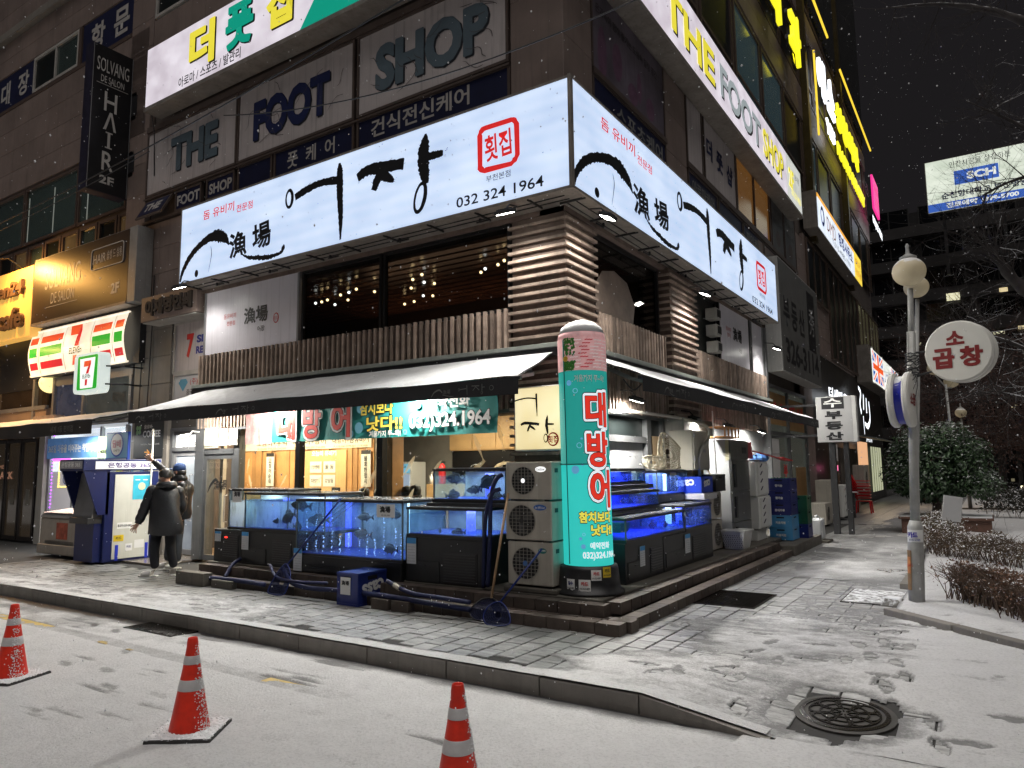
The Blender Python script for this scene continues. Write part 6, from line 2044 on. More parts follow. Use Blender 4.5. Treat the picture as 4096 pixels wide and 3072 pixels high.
# tobacco sign between store and pier (projecting flat board)
TF=Frame('A',8.55)
t=thing('tobacco_sign','blue and white cigarette sign with pink characters in a ring hanging beside the cash machine','sign',TF.P(-16.5,2))
sky=mat('light_blue_print',(.16,.38,.62),.5,var=.05);dbl=mat('royal_blue_print',(.02,.07,.42),.5,var=.05)
u0,u1,z0,z1=-16.78,-15.66,1.98,2.72
fz=lambda z:z
obj('board',MB().fb(TF,-16.40,-15.52,1.80,2.64,-.05,0),dbl,t);obj('upper_print',MB().fb(TF,-16.38,-15.54,2.08,2.62,.001,.004),sky,t)
q=MB();disc(q,TF,-15.96,2.37,.24,d=.006);obj('white_disc',q,WHITE,t);q=MB();ring(q,TF,-15.96,2.37,.25,.25,.035,d=.007,rough=0);obj('ring',q,dbl,t)
text('담배',TF,-15.96,2.39,.17,mat('faded_pink_print',(.55,.2,.25),.5),t,d=.010,w=.34,bold=.03);text('CIGARETTES',TF,-15.96,2.24,.04,INK,t,d=.010,w=.26)
obj('white_band',MB().fb(TF,-16.35,-15.57,1.96,2.06,.001,.004),WHITE,t);text('KTRA',TF,-15.96,2.01,.07,dbl,t,d=.008,w=.44,bold=.03)
text('흡연은 폐암 1644-0765',TF,-15.96,1.88,.05,WHITE,t,d=.004,w=.6)

# pier posters
PF=Frame('A',8.985)
t=vinyl(PF,-16.05,-14.92,2.08,2.88,mat('black_poster',(.015,.018,.018),.5,var=.1),'black coffee shop poster with green clover and orange arrow on the granite pier','poster',name='poster')
text('COFFEE',PF,-15.35,2.60,.15,WHITE,t,d=.02,w=.68,bold=.03);text('클로버',PF,-15.5,2.76,.09,WHITE,t,d=.02,w=.3)
text('아메리카노 (Take out) 2,500원',PF,-15.4,2.37,.045,WHITE,t,d=.02,w=.72);text('→',PF,-15.5,2.2,.13,glow('orange_print_arrow',(.9,.4,.08),.5),t,d=.02,w=.2,bold=.03)
q=MB()
for (a,b_) in ((-15.92,2.74),(-15.82,2.74),(-15.92,2.64),(-15.82,2.65)):disc(q,PF,a,b_,.055,d=.02,n=10)
obj('clover',q,mat('clover_green',(.25,.5,.2),.5),t)
t=vinyl(PF,-16.12,-15.62,1.60,2.02,dbl,'small blue and white round tobacco sticker behind the raised hand','sticker',name='sticker')
obj('upper_print',MB().fb(PF,-16.11,-15.63,1.68,2.01,.016,.018),sky,t);q=MB();disc(q,PF,-15.87,1.86,.145,d=.02);obj('white_disc',q,WHITE,t);text('담배',PF,-15.87,1.86,.11,RED,t,d=.022,w=.2,bold=.03)
t=vinyl(PF,-15.42,-14.92,1.62,1.88,mat('paper_white',(.66,.63,.56)),'small red headed notice on the granite pier','notice',name='notice')
obj('red_header',MB().fb(PF,-15.42,-14.92,1.83,1.88,.016,.018),RED,t)
for k in range(2):
 solo('notice',MB().fb(PF,-15.6+k*.42,-15.38+k*.42,1.93,2.05,0,.006),WHITE,['left','right'][k]+' tiny white notice right under the coffee poster','notice')
hp=mat('white_poster',(.62,.62,.64),.5,var=.04)
t=vinyl(PF,-16.15,-15.25,.12,1.58,hp,'tall white hair colour poster behind the two men','poster',name='poster')
text('컬러성지',PF,-15.65,1.40,.13,INK,t,d=.02,w=.5);text('솔뱅드살롱',PF,-15.65,1.18,.07,INK,t,d=.02,w=.4)
q=MB().poly(PF,[(-16.05,.85),(-15.6,.85),(-15.72,1.2),(-15.78,1.26),(-15.86,1.26),(-15.93,1.18)],.02);obj('blue_hair_print',q,mat('blue_hair_print',(.05,.12,.5),.5,var=.3,scale=9),t)
q=MB().poly(PF,[(-16.0,.5),(-15.6,.5),(-15.55,.8),(-15.95,.82)],.02);obj('purple_hair_print',q,mat('purple_hair_print',(.22,.05,.35),.5,var=.3,scale=9),t)
q=MB();ring(q,PF,-15.72,.32,.2,.17,.02,d=.02,rough=0);obj('round_print',q,INK,t)

# entrance: glass door in steel frame and tiled threshold
en=thing('entrance_door','frosted glass office door in a grey steel frame beside the restaurant','door',(-14.1,9.15,0))
EF=Frame('A',9.1)
obj('frame',MB().fb(EF,-14.78,-14.68,0,2.7,-.1,.05).fb(EF,-13.50,-13.36,0,2.7,-.1,.05).fb(EF,-14.68,-13.5,2.2,2.28,-.1,.05).fb(EF,-14.68,-13.5,2.62,2.7,-.1,.05),steel,en)
obj('transom_pane',MB().fb(EF,-14.68,-13.5,2.28,2.62,-.04,-.03),mat('lit_transom',(.6,.6,.58),.3,emit=(.9,.92,.95),estr=.6),en)
dlit=mat('frosted_lit_door',(.30,.33,.35),.25,var=.35,scale=1.3,emit=(.35,.42,.6),estr=.16)
lf=obj('door_leaf',MB().fb(EF,-14.68,-14.60,.05,2.2,-.06,.0).fb(EF,-13.6,-13.5,.05,2.2,-.06,0).fb(EF,-14.6,-13.6,.05,.16,-.06,0).fb(EF,-14.6,-13.6,2.1,2.2,-.06,0),GREYM,en)
obj('pane',MB().fb(EF,-14.6,-13.6,.16,2.1,-.03,-.02),dlit,lf)
for u in (-13.98,-13.75):
 obj('handle',MB().tube([EF.P(u,1.7,0),EF.P(u,1.7,.07),EF.P(u,.75,.07),EF.P(u,.75,0)],.014,6),GREYM,lf)
text('COFFEE',EF,-14.1,2.33,.09,INK,en,d=-.02,w=.7)
solo('threshold',MB().box(-14.85,7.95,.0,-13.3,9.05,.035),mat('wet_tile',(.16,.14,.12),.25,var=.3,grain=.5),'wet tiled threshold slab before the entrance door','doorstep')['kind']='structure'
area_light('entrance_lamp',(-14.1,8.7,2.6),(0,-.15,-1),.8,.3,60,(1,.95,.86),en)

# ---- cash machine
atm=thing('cash_machine','blue and white outdoor cash machine cabinet with a sloping hood','cash machine',(-14.6,8.0,0))
AB=mat('atm_blue',(.008,.015,.085),.35,var=.1,snow=.0);AW=mat('atm_white',(.58,.58,.52),.45,var=.06,streak=.2)
# body side faces the walkway (+X)
x1=-14.42
AF=Frame('B',x1)
obj('cabinet',MB().box(-15.25,7.55,.03,x1,8.62,1.78),AB,atm,bevel=.015)
obj('side_panel',MB().fb(AF,7.72,8.46,.08,1.72,.0,.012),AW,atm,bevel=.004)
obj('side_edge',MB().fb(AF,8.48,8.60,.05,1.78,.0,.01),AB,atm)
obj('header',MB().box(-15.32,7.10,1.80,x1+.02,8.65,2.02),AB,atm,bevel=.01)
obj('header_panel',MB().fb(AF,7.32,8.60,1.83,1.98,.022,.032),mat('atm_header_white',(.7,.7,.7),.4,emit=(.9,.92,1),estr=.25),atm)
text('은행공동 365',AF,7.98,1.905,.10,mat('violet_print',(.08,.05,.2),.5),atm,d=.036,w=.86,bold=.025)
HA=Frame('A',7.10)
obj('header_front',MB().fb(HA,-15.30,-14.44,1.84,1.99,.002,.01),mat('atm_header_grey',(.3,.3,.32),.4),atm);text('은행공동 365',HA,-14.86,1.92,.1,WHITE,atm,d=.014,w=.72,bold=.025)
obj('hood_side',MB().hexa([(-14.46,7.62,.95),(-14.42,7.62,.95),(-14.42,7.62,1.80),(-14.46,7.62,1.80),(-14.46,7.42,.95),(-14.42,7.42,.95),(-14.42,7.12,1.80),(-14.46,7.12,1.80)]),AB,atm)
obj('hood_side',MB().hexa([(-15.28,7.62,.95),(-15.24,7.62,.95),(-15.24,7.62,1.80),(-15.28,7.62,1.80),(-15.28,7.42,.95),(-15.24,7.42,.95),(-15.24,7.12,1.80),(-15.28,7.12,1.80)]),AB,atm)
obj('screen_housing',MB().hexa([(-15.22,7.35,.9),(-14.5,7.35,.9),(-14.5,7.56,.9),(-15.22,7.56,.9),(-15.22,7.48,1.75),(-14.5,7.48,1.75),(-14.5,7.56,1.75),(-15.22,7.56,1.75)]),mat('atm_grey',(.16,.16,.165),.4),atm)
obj('keypad_shelf',MB().box(-15.2,7.28,.78,-14.5,7.56,.9),DARKM,atm,bevel=.01)
obj('lower_front',MB().box(-15.2,7.4,.05,-14.5,7.56,.78),AB,atm)
obj('blue_poster',MB().fb(AF,8.08,8.44,1.22,1.70,.013,.016),mat('cyan_poster',(.04,.42,.58),.5,var=.15,scale=5),atm)
obj('poster_arrow',MB().fb(AF,8.12,8.22,1.6,1.62,.018,.02).fb(AF,8.28,8.38,1.6,1.62,.018,.02),WHITE,atm)
q=MB();disc(q,AF,8.26,1.48,.08,d=.02,n=9);obj('poster_spot',q,mat('pale_spot',(.6,.62,.4),.5),atm)
obj('sticker',MB().fb(AF,7.74,7.94,.42,.54,.013,.016),mat('yellow_sticker',(.7,.5,.02),.5),atm);text('카드',AF,7.84,.48,.06,INK,atm,d=.018,bold=.03)
obj('sticker',MB().fb(AF,7.98,8.12,.22,.36,.013,.016),WHITE,atm);text('카드',AF,8.05,.3,.05,NAVYP,atm,d=.018,bold=.03)
obj('sticker',MB().fb(AF,8.16,8.36,.26,.42,.013,.016),WHITE,atm);obj('sticker',MB().fb(AF,7.80,8.10,.66,.78,.013,.015),WHITE,atm);text('중고차 6255-2007',AF,7.95,.72,.05,INK,atm,d=.018,w=.28,bold=.03)
for u in (7.78,8.38):obj('blue_tape',MB().fb(AF,u,u+.06,.05,.35,.013,.02),mat('blue_tape',(.02,.04,.5),.4),atm)
obj('foot_base',MB().box(-15.22,7.6,-.0,x1-.03,8.58,.03),BLACKM,atm)
obj('white_pipe',MB().tube([(-14.36,8.42,2.65),(-14.36,8.42,1.0),(-14.34,8.46,.78)],.018,8),mat('ivory_pipe',(.5,.48,.40),.5),atm,smooth=True)

# ---- ice cream chest
ic=thing('chest_freezer','old beige chest freezer with a red stained notice standing before the store','freezer',(-16.6,7.9,0))
be=mat('aged_beige_plastic',(.38,.34,.29),.5,var=.12,streak=.35,wear=(.2,.16,.12))
obj('body',MB().box(-17.35,7.72,.06,-15.62,8.45,.82),be,ic,bevel=.03)
obj('lower_body',MB().box(-17.37,7.68,.06,-15.60,7.76,.26),be,ic,bevel=.015)
obj('lid',MB().hexa([(-17.32,7.70,.82),(-15.66,7.70,.82),(-15.66,8.42,.90),(-17.32,8.42,.90),(-17.32,7.74,.90),(-15.66,7.74,.90),(-15.66,8.42,.98),(-17.32,8.42,.98)]),mat('steel_lid',(.35,.36,.37),.3,.5),ic)
obj('paper_sheet',MB().hexa([(-17.25,7.72,.915),(-15.7,7.72,.915),(-15.7,8.3,.98),(-17.25,8.3,.98),(-17.25,7.72,.925),(-15.7,7.72,.925),(-15.7,8.3,.99),(-17.25,8.3,.99)]),mat('pinkish_paper',(.5,.36,.32),.7,var=.25,scale=8),ic)
obj('lit_rim',MB().box(-16.9,8.3,1.0,-15.66,8.44,1.10),glow('freezer_glow',(1,.92,.45),1.3),ic)
IF=Frame('A',7.72)
obj('red_notice',MB().fb(IF,-16.62,-16.15,.38,.72,.002,.006),mat('rusty_red_notice',(.42,.10,.06),.6,var=.45,scale=9),ic)
v=MB()
for k in range(4):v.fb(IF,-17.1,-15.9,.33-.022*k,.338-.022*k,.0,.006)
obj('vents',v,BLACKM,ic)
obj('latch',MB().fb(IF,-15.78,-15.70,.48,.60,.002,.02),WHITE,ic)
area_light('freezer_lamp',(-16.3,8.1,1.25),(0,0,-1),1.0,.3,3,(1,.9,.5),ic)

# ---- overhead cables
for i,(p,q_,sag,r,lb) in enumerate((((-22.0,6.5,7.05),(-4.5,6.5,7.9),.28,.012,'thick black overhead cable crossing the facade under the word sheets'),((-22,6.5,6.85),(-11.6,6.5,7.2),.12,.008,'thin overhead cable with a tangled knot of plastic'),((-9.55,6.5,7.25),(1.5,6.5,7.2),.75,.009,'thin twisted overhead cable crossing in front of the SHOP sheet'))):
 p,q_=Vector(p),Vector(q_);pts=[]
 for k in range(25):
  a=k/24;v_=p.lerp(q_,a);v_.z -= sag*4*a*(1-a);pts.append(v_)
 solo('overhead_cable',MB().tube(pts,r,5),BLACKM,lb,'cable')
# ------------------------------------------------------------------ FISH TANKS
tglass=glass('tank_glass',(.90,.96,.98),.015,.02)
blackp=mat('black_rubber_trim',(.014,.014,.015),.4,var=.2)
stand_m=mat('black_tank_stand',(.010,.011,.012),.42,var=.35,scale=3,streak=.35,wear=(.022,.022,.022))
water_m=glass('cloudy_water',(.80,.90,.97),.0,.3,haze=.16,lit='ShaderNodeBsdfTranslucent')
milky_m=glass('milky_water',(.88,.9,.88),.0,.3,haze=1.2,lit='ShaderNodeBsdfTranslucent')
back_bl=mat('blue_glow_catch',(.10,.16,.50),.4,var=.35,scale=3)
back_gr=mat('streaked_glow_catch',(.34,.42,.44),.5,var=.45,scale=3.5,streak=.5,wear=(.10,.14,.12))  # streaked tone for the added panels that catch tank lamp glow
floor_bl=mat('blue_tank_floor',(.07,.12,.6),.35,var=.2)
blue_tube=glow('blue_lamp_tube',(.10,.14,1.0),1.7,(.1,.1,.8))
white_tube=glow('white_lamp_tube',(.75,.9,1.0),2.2,(.8,.8,.8))
fish_dk=mat('dark_fish_skin',(.018,.020,.03),.35,var=.5,scale=12)
fish_gr=mat('grey_pink_fish_skin',(.16,.13,.14),.35,var=.4,scale=10)
lidm=mat('clear_wet_lid',(.42,.44,.45),.12,var=.35,scale=6,coat=.4)


def fish(c,L_,ang,m,par,tilt=0.0,fat=.42):
 L_ *= .82
 M=Matrix.Translation(c) @ Matrix.Rotation(ang,4,'Z') @ Matrix.Rotation(tilt,4,'Y')
 q=MB();n=10;prof=[(-.5,.01),(-.42,.10),(-.3,.16),(-.12,.20),(.08,.19),(.25,.13),(.36,.06),(.40,.045)]
 base=0
 for x,r in prof:
  for k in range(n):
   a=2*math.pi*k/n
   q.v.append(tuple(M @ Vector((x*L_,r*L_*fat*math.cos(a),r*L_*math.sin(a)*1.05))))
 for i in range(len(prof)-1):
  for k in range(n):
   k2=(k+1) % n;q.f.append((i*n+k,i*n+k2,(i+1)*n+k2,(i+1)*n+k))
 def fin(pts,w=.012):
  b=len(q.v)
  for s in (-1,1):q.v += [tuple(M @ Vector((x*L_,s*w*L_*.5,z*L_))) for x,z in pts]
  k=len(pts);q.f.append(tuple(range(b,b+k)));q.f.append(tuple(reversed(range(b+k,b+2*k))))
  for i in range(k):
   j=(i+1) % k;q.f.append((b+i,b+k+i,b+k+j,b+j))
 fin([(.38,.03),(.60,.20),(.55,0),(.60,-.20),(.38,-.03)]);fin([(-.2,.18),(-.1,.30),(.2,.26),(.3,.10)]);fin([(.02,-.18),(.12,-.28),(.25,-.12)]);fin([(-.25,-.15),(-.15,-.27),(-.1,-.18)])
 obj('fish',q,m,par,smooth=True)


def tank(x0,x1,y0,y1,z0,z1,label,back='A',lightc=(.70,.82,1.0),power=5,milk=False,cols=(),fishes=(),lid=True,rim=.035,backm=None,bubbles=0,level=.86):
 t=thing('fish_tank',label,'fish tank',((x0+x1)/2,(y0+y1)/2,z0))
 g=.012;zc=z0+.03;zt=z1-rim
 for a in ((x0,y0,x1,y0+g),(x0,y1-g,x1,y1),(x0,y0+g,x0+g,y1-g),(x1-g,y0+g,x1,y1-g)):
  obj('glass_pane',MB().box(a[0],a[1],zc,a[2],a[3],zt),tglass,t)
 q=MB()
 for (xx,yy) in ((x0,y0),(x1-.016,y0),(x0,y1-.016),(x1-.016,y1-.016)):
  q.box(xx-.001,yy-.001,z0,xx+.017,yy+.017,zt)
 obj('corner_seal',q,mat('silicone_seal',(.10,.14,.14),.4),t)
 f=MB();w=.05;zz0,zz1=zt,z1
 f.box(x0-.012,y0-.012,zz0,x1+.012,y0+w,zz1).box(x0-.012,y1-w,zz0,x1+.012,y1+.012,zz1).box(x0-.012,y0+w,zz0,x0+w,y1-w,zz1).box(x1-w,y0+w,zz0,x1+.012,y1-w,zz1)
 obj('rim',f,blackp,t,bevel=.004)
 obj('base_trim',MB().box(x0-.008,y0-.008,z0-.012,x1+.008,y1+.008,z0+.03),blackp if not milk else blackp,t)
 if lid:
  obj('lid',MB().box(x0+.02,y0+.02,z1+.001,(x0+x1)/2-.005,y1-.02,z1+.011).box((x0+x1)/2+.005,y0+.02,z1+.001,x1-.02,y1-.02,z1+.011),lidm,t)
  # beads of water and ice on the lid
 obj('tank_floor',MB().box(x0+.02,y0+.02,z0+.031,x1-.02,y1-.02,z0+.04),floor_bl,t)
 bm=backm or back_gr  # back panel added to catch the lamp glow, standing in for cloudy water
 if 'A' in back:obj('glow_catch_panel',MB().box(x0+.02,y1-.03,z0+.041,x1-.02,y1-.022,zt-.01),bm,t)
 if 'B' in back:obj('glow_catch_panel',MB().box(x0+.022,y0+.02,z0+.041,x0+.03,y1-.04,zt-.01),bm,t)
 lv=z0+.042+(zt-z0)*level-.05
 obj('water',MB().box(x0+.018,y0+.018,z0+.041,x1-.018,y1-.018,lv),milky_m if milk else water_m,t)
 for (cx,cy,r,kind) in cols:
  obj('lit_tube',MB().lathe((cx,cy,0),[(r,z0+.06),(r,lv+.03)],12),blue_tube if kind == 'b' else white_tube,t,smooth=True)
 l=area_light('tank_lamp',((x0+x1)/2,(y0+y1)/2,zt-.01),(0,0,-1),(x1-x0)*.7,(y1-y0)*.5,power,lightc,t)
 obj('lamp_bar',MB().box(x0+.1,y0+.10,zt-.0,x1-.1,y0+.13,zt+.012),white_tube,t)
 for f_ in fishes:fish(f_[0],f_[1],f_[2],f_[3],t,*f_[4:])
 if bubbles:
  rs=random.Random(int(x0*10));q=MB()
  for s in range(bubbles):
   bx=x0+.15+(x1-x0-.25)*s/max(1,bubbles-1)+rs.uniform(-.02,.02);by=y0+.06+rs.uniform(0,.12)
   hh=rs.uniform(.35,.95)
   for k in range(22):
    z=z0+.06+(lv-z0-.1)*hh*rs.random() ** 1.2;r=rs.uniform(.004,.010)
    q.lathe((bx+rs.uniform(-.012,.012),by+rs.uniform(-.01,.01),z),[(.0001,-r),(r,0),(.0001,r)],5)
  o=obj('air_bubbles',q,mat('air_bubble',(.3,.5,.9),.1,emit=(.45,.6,1.0),estr=1.6),t);o['kind']='stuff'
  q=MB()
  for k in range(3):
   x=x0+.25+k*.12;q.tube([(x,y1-.1,zt),(x+.03,y0+.2,z0+(zt-z0)*.6),(x-.04,y0+.15,z0+.06)],.006,5)
  obj('air_hose',q,BLACKM,t)
 return t


def stand(x0,x1,y0,y1,z0,z1,label,face='A',vent=None,paper=None,doors=True):
 t=thing('tank_stand',label,'cabinet',((x0+x1)/2,(y0+y1)/2,z0))
 obj('cabinet',MB().box(x0,y0,z0,x1,y1,z1),stand_m,t,bevel=.006)
 F=Frame('A',y0) if face == 'A' else Frame('B',x1)
 a,b_=(x0,x1) if face == 'A' else (y0,y1)
 if doors:
  obj('door',MB().fb(F,a+.06,a+(b_-a)*.46,z0+.06,z0+(z1-z0)*.52,.001,.012),stand_m,t,bevel=.003)
  obj('latch',MB().fb(F,a+(b_-a)*.2,a+(b_-a)*.28,z0+(z1-z0)*.42,z0+(z1-z0)*.44,.013,.022),BLACKM,t)
 if vent:
  v0,v1,w0,w1=vent
  obj('vent_panel',MB().fb(F,v0,v1,w0,w1,.001,.010),BLACKM,t)
  q=MB();n=int((w1-w0)/.035)
  for k in range(n):q.fb(F,v0+.02,v1-.02,w0+.02+k*.035,w0+.032+k*.035,.010,.02)
  obj('louvre',q,mat('dark_louvre',(.03,.03,.032),.4),t)
 if paper:
  u,z,w,h=paper
  p=obj('notice_card',MB().fb(F,u,u+w,z,z+h,.013,.018),mat('card_white',(.62,.64,.66),.5),t)
  obj('blue_header',MB().fb(F,u,u+w,z+h*.78,z+h,.0185,.02),mat('card_blue',(.06,.3,.65),.5),p)
  q=MB()
  for k in range(6):q.fb(F,u+w*.08,u+w*.92,z+h*(.1+.11*k),z+h*(.1+.11*k)+.003,.0185,.0195)
  obj('table_lines',q,mat('grey_line',(.25,.25,.28)),p)
 return t


# road side, left to right
stand(-11.02,-10.30,7.62,8.45,.27,.80,'leftmost black tank stand with a red display light and louvred front',vent=(-10.78,-10.36,.34,.72),paper=(-10.98,.60,.16,.16),doors=False)
solo('red_display',MB().fb(Frame('A',7.62),-10.70,-10.64,.665,.685,.022,.026),glow('red_digit',(1,.03,.02),4),'tiny glowing red digits on the leftmost tank stand','display')
t0=tank(-10.80,-9.30,7.72,8.38,.80,1.46,'leftmost narrow tank of milky white water with a shop sticker',milk=True,power=30,lightc=(1,.97,.92),backm=mat('white_back',(.55,.58,.6),.5),
   fishes=(((-9.98,7.80,1.1),.2,2.9,fish_gr,),((-10.35,7.78,.9),.2,.4,fish_gr)),rim=.03,level=.76)
text('漁場',Frame('A',7.72),-10.58,1.38,.09,INK,t0,d=.006,w=.16,bold=.03)
obj('shop_sticker',MB().fb(Frame('A',7.72),-10.70,-10.46,1.24,1.45,.001,.004),WHITE,t0)
stand(-10.26,-8.92,7.60,8.45,.24,.80,'second black tank stand from the left behind the first net',vent=(-9.5,-9.05,.3,.68),paper=(-10.24,.5,.17,.28))
tank(-10.24,-8.35,7.62,8.42,.81,1.41,'second tank from the left with large dark fish in blue light',power=7,back='A',backm=back_gr,cols=((-9.62,7.95,.05,'b'),(-8.9,8.2,.05,'b')),
  fishes=(((-8.98,7.70,1.22),.42,.3,fish_dk,.1),((-9.28,7.72,1.03),.50,-.2,fish_dk,-.3),((-9.55,7.74,.96),.22,1.2,fish_dk),((-9.1,7.75,.89),.34,2.9,fish_dk),((-8.7,7.8,1.0),.4,.5,fish_dk)))
stand(-8.88,-6.72,7.50,8.50,.22,.50,'wide low black stand beneath the big central tank',paper=(-8.86,.27,.18,.33))
t2=tank(-8.86,-6.72,7.52,8.46,.50,1.33,'big central tank with rows of rising bubbles',power=8,back='A',bubbles=12,cols=((-8.55,8.3,.05,'b'),(-7.3,8.3,.02,'w')),
   fishes=(((-7.65,7.7,.83),.38,.1,fish_gr,.05),((-7.0,7.66,1.14),.36,3.0,mat('silver_fish_skin',(.32,.34,.33),.25,var=.4,scale=12),-.1),((-7.9,8.0,1.05),.3,.4,fish_dk),((-7.3,7.9,.62),.34,0,fish_dk)),level=.97)
sh_=Frame('A',7.52)
obj('shop_sticker',MB().fb(sh_,-7.20,-6.86,1.10,1.28,.001,.004),WHITE,t2);text('漁場',sh_,-7.04,1.21,.09,INK,t2,d=.006,w=.2,bold=.04);text('032 324 1964',sh_,-7.03,1.13,.02,INK,t2,d=.006)
stand(-6.70,-5.42,7.56,8.55,.22,.85,'tall black stand with louvres right of the central tank',vent=(-6.05,-5.5,.28,.68),paper=(-6.66,.50,.16,.34))
tank(-6.69,-5.42,7.58,8.50,.86,1.25,'lower right tank under the upper fish tank with one flat fish',power=6,cols=((-5.92,8.0,.06,'b'),),backm=mat('pale_back',(.45,.48,.42),.5,var=.35,scale=4),
  fishes=(((-5.95,7.75,.92),.26,.1,fish_dk),((-6.3,7.8,.93),.2,2.5,fish_dk)))
tank(-6.40,-5.20,7.78,8.52,1.32,1.76,'upper right tank stacked on another with black rockfish and purple light',power=7,cols=((-5.75,8.2,.06,'b'),),backm=mat('pale_back',(.45,.48,.42),.5),
  fishes=(((-6.12,7.9,1.62),.36,0.1,fish_dk,.1),((-5.55,7.88,1.58),.42,3.3,fish_dk,.5),((-6.15,7.9,1.40),.34,3.0,fish_dk,.1),((-5.8,7.9,1.47),.26,.3,fish_dk),((-5.45,7.9,1.40),.34,0,fish_dk)))
solo('tank_rack',MB().box(-6.45,7.76,1.265,-5.15,8.54,1.305).box(-6.45,7.76,.9,-6.41,7.8,1.265) if False else MB().box(-6.45,7.70,1.262,-5.15,8.54,1.306),blackp,'black shelf board between the two stacked right hand tanks','shelf')

# walkway side
stand(-4.72,-3.95,8.62,9.9,.27,.78,'black stand at the corner beneath the walkway tanks, with vent and white card',face='B',vent=(9.42,9.84,.32,.66),paper=(9.62+.3,.44,.14,.26) if False else (9.05,.45,.16,.26))
stand(-4.72,-3.95,9.92,12.1,.27,.77,'long black stand under the farther walkway tank',face='B',vent=(11.1,11.7,.32,.68),paper=(10.75,.45,.22,.28))
bl_light=(.10,.14,1.0)
tank(-4.70,-3.95,8.66,10.80,.79,1.10,'lowest corner tank on the walkway side glowing deep blue',back='B',lightc=bl_light,power=11,backm=back_bl,cols=((-4.55,8.95,.04,'b'),),fishes=(((-4.1,9.9,.93),.3,1.5,fish_dk),((-4.1,10.4,.9),.22,1.6,fish_dk)))
solo('blue_basket',MB().hexa([(-4.45,8.8,.9),(-4.1,8.8,.9),(-4.1,9.05,.9),(-4.45,9.05,.9),(-4.48,8.76,1.03),(-4.07,8.76,1.03),(-4.07,9.08,1.03),(-4.48,9.08,1.03)]),mat('teal_plastic',(.02,.25,.35),.4),'blue green plastic basket inside the lowest corner tank','basket')
solo('tank_rack',MB().box(-4.72,8.66,1.125,-4.16,10.5,1.165),blackp,'black shelf board over the lowest corner tank','shelf')
tank(-4.70,-4.20,8.72,10.42,1.17,1.42,'middle corner tank on the walkway side with dark fish against blue',back='B',lightc=bl_light,power=9,backm=back_bl,fishes=(((-4.3,9.4,1.29),.24,1.5,fish_dk),((-4.3,9.8,1.26),.2,1.7,fish_dk)))
solo('tank_rack',MB().box(-4.72,8.76,1.435,-4.36,10.62,1.50),blackp,'black shelf board under the topmost corner tank','shelf')
tank(-4.72,-4.48,8.80,10.58,1.51,1.73,'topmost small corner tank under a wet cover',back='B',lightc=bl_light,power=7,backm=back_bl,fishes=(((-4.55,9.6,1.6),.2,1.5,fish_dk),((-4.55,10.1,1.58),.18,1.5,fish_dk)))
tank(-4.70,-3.95,10.84,12.08,.78,1.16,'lower far walkway tank heaped with shellfish',back='B',lightc=(.15,.25,1.0),power=9,backm=back_bl,cols=((-4.4,11.3,.05,'w'),(-4.3,11.5,.05,'b')),fishes=())
rs=random.Random(9);q=MB()
for k in range(90):
 q.ball((rs.uniform(-4.25,-4.0),rs.uniform(11.35,12.0),.83+rs.random() ** 2*.16),rs.uniform(.015,.03),6,4)
o=solo('shellfish_heap',q,mat('shellfish',(.12,.12,.16),.4,var=.5,scale=20),'heap of dark shellfish in the lower far walkway tank','shellfish');o['kind']='stuff'
solo('tank_rack',MB().box(-4.72,10.78,1.20,-4.36,12.25,1.28),blackp,'black shelf board under the upper far walkway tank','shelf')
tank(-4.72,-4.38,10.82,12.2,1.29,1.70,'upper far walkway tank with blue and cream streaked panes',back='B',lightc=(.3,.4,1.0),power=7,backm=back_gr,cols=((-4.6,11.1,.035,'b'),(-4.6,11.7,.03,'w')))

# ------------------------------------------------------------------ OUTDOOR UNITS
acm=mat('beige_unit_metal',(.46,.43,.37),.45,.1,var=.12,streak=.35,wear=(.2,.17,.13),snow=.0)
wire=mat('grille_wire',(.34,.32,.28),.4,.4)


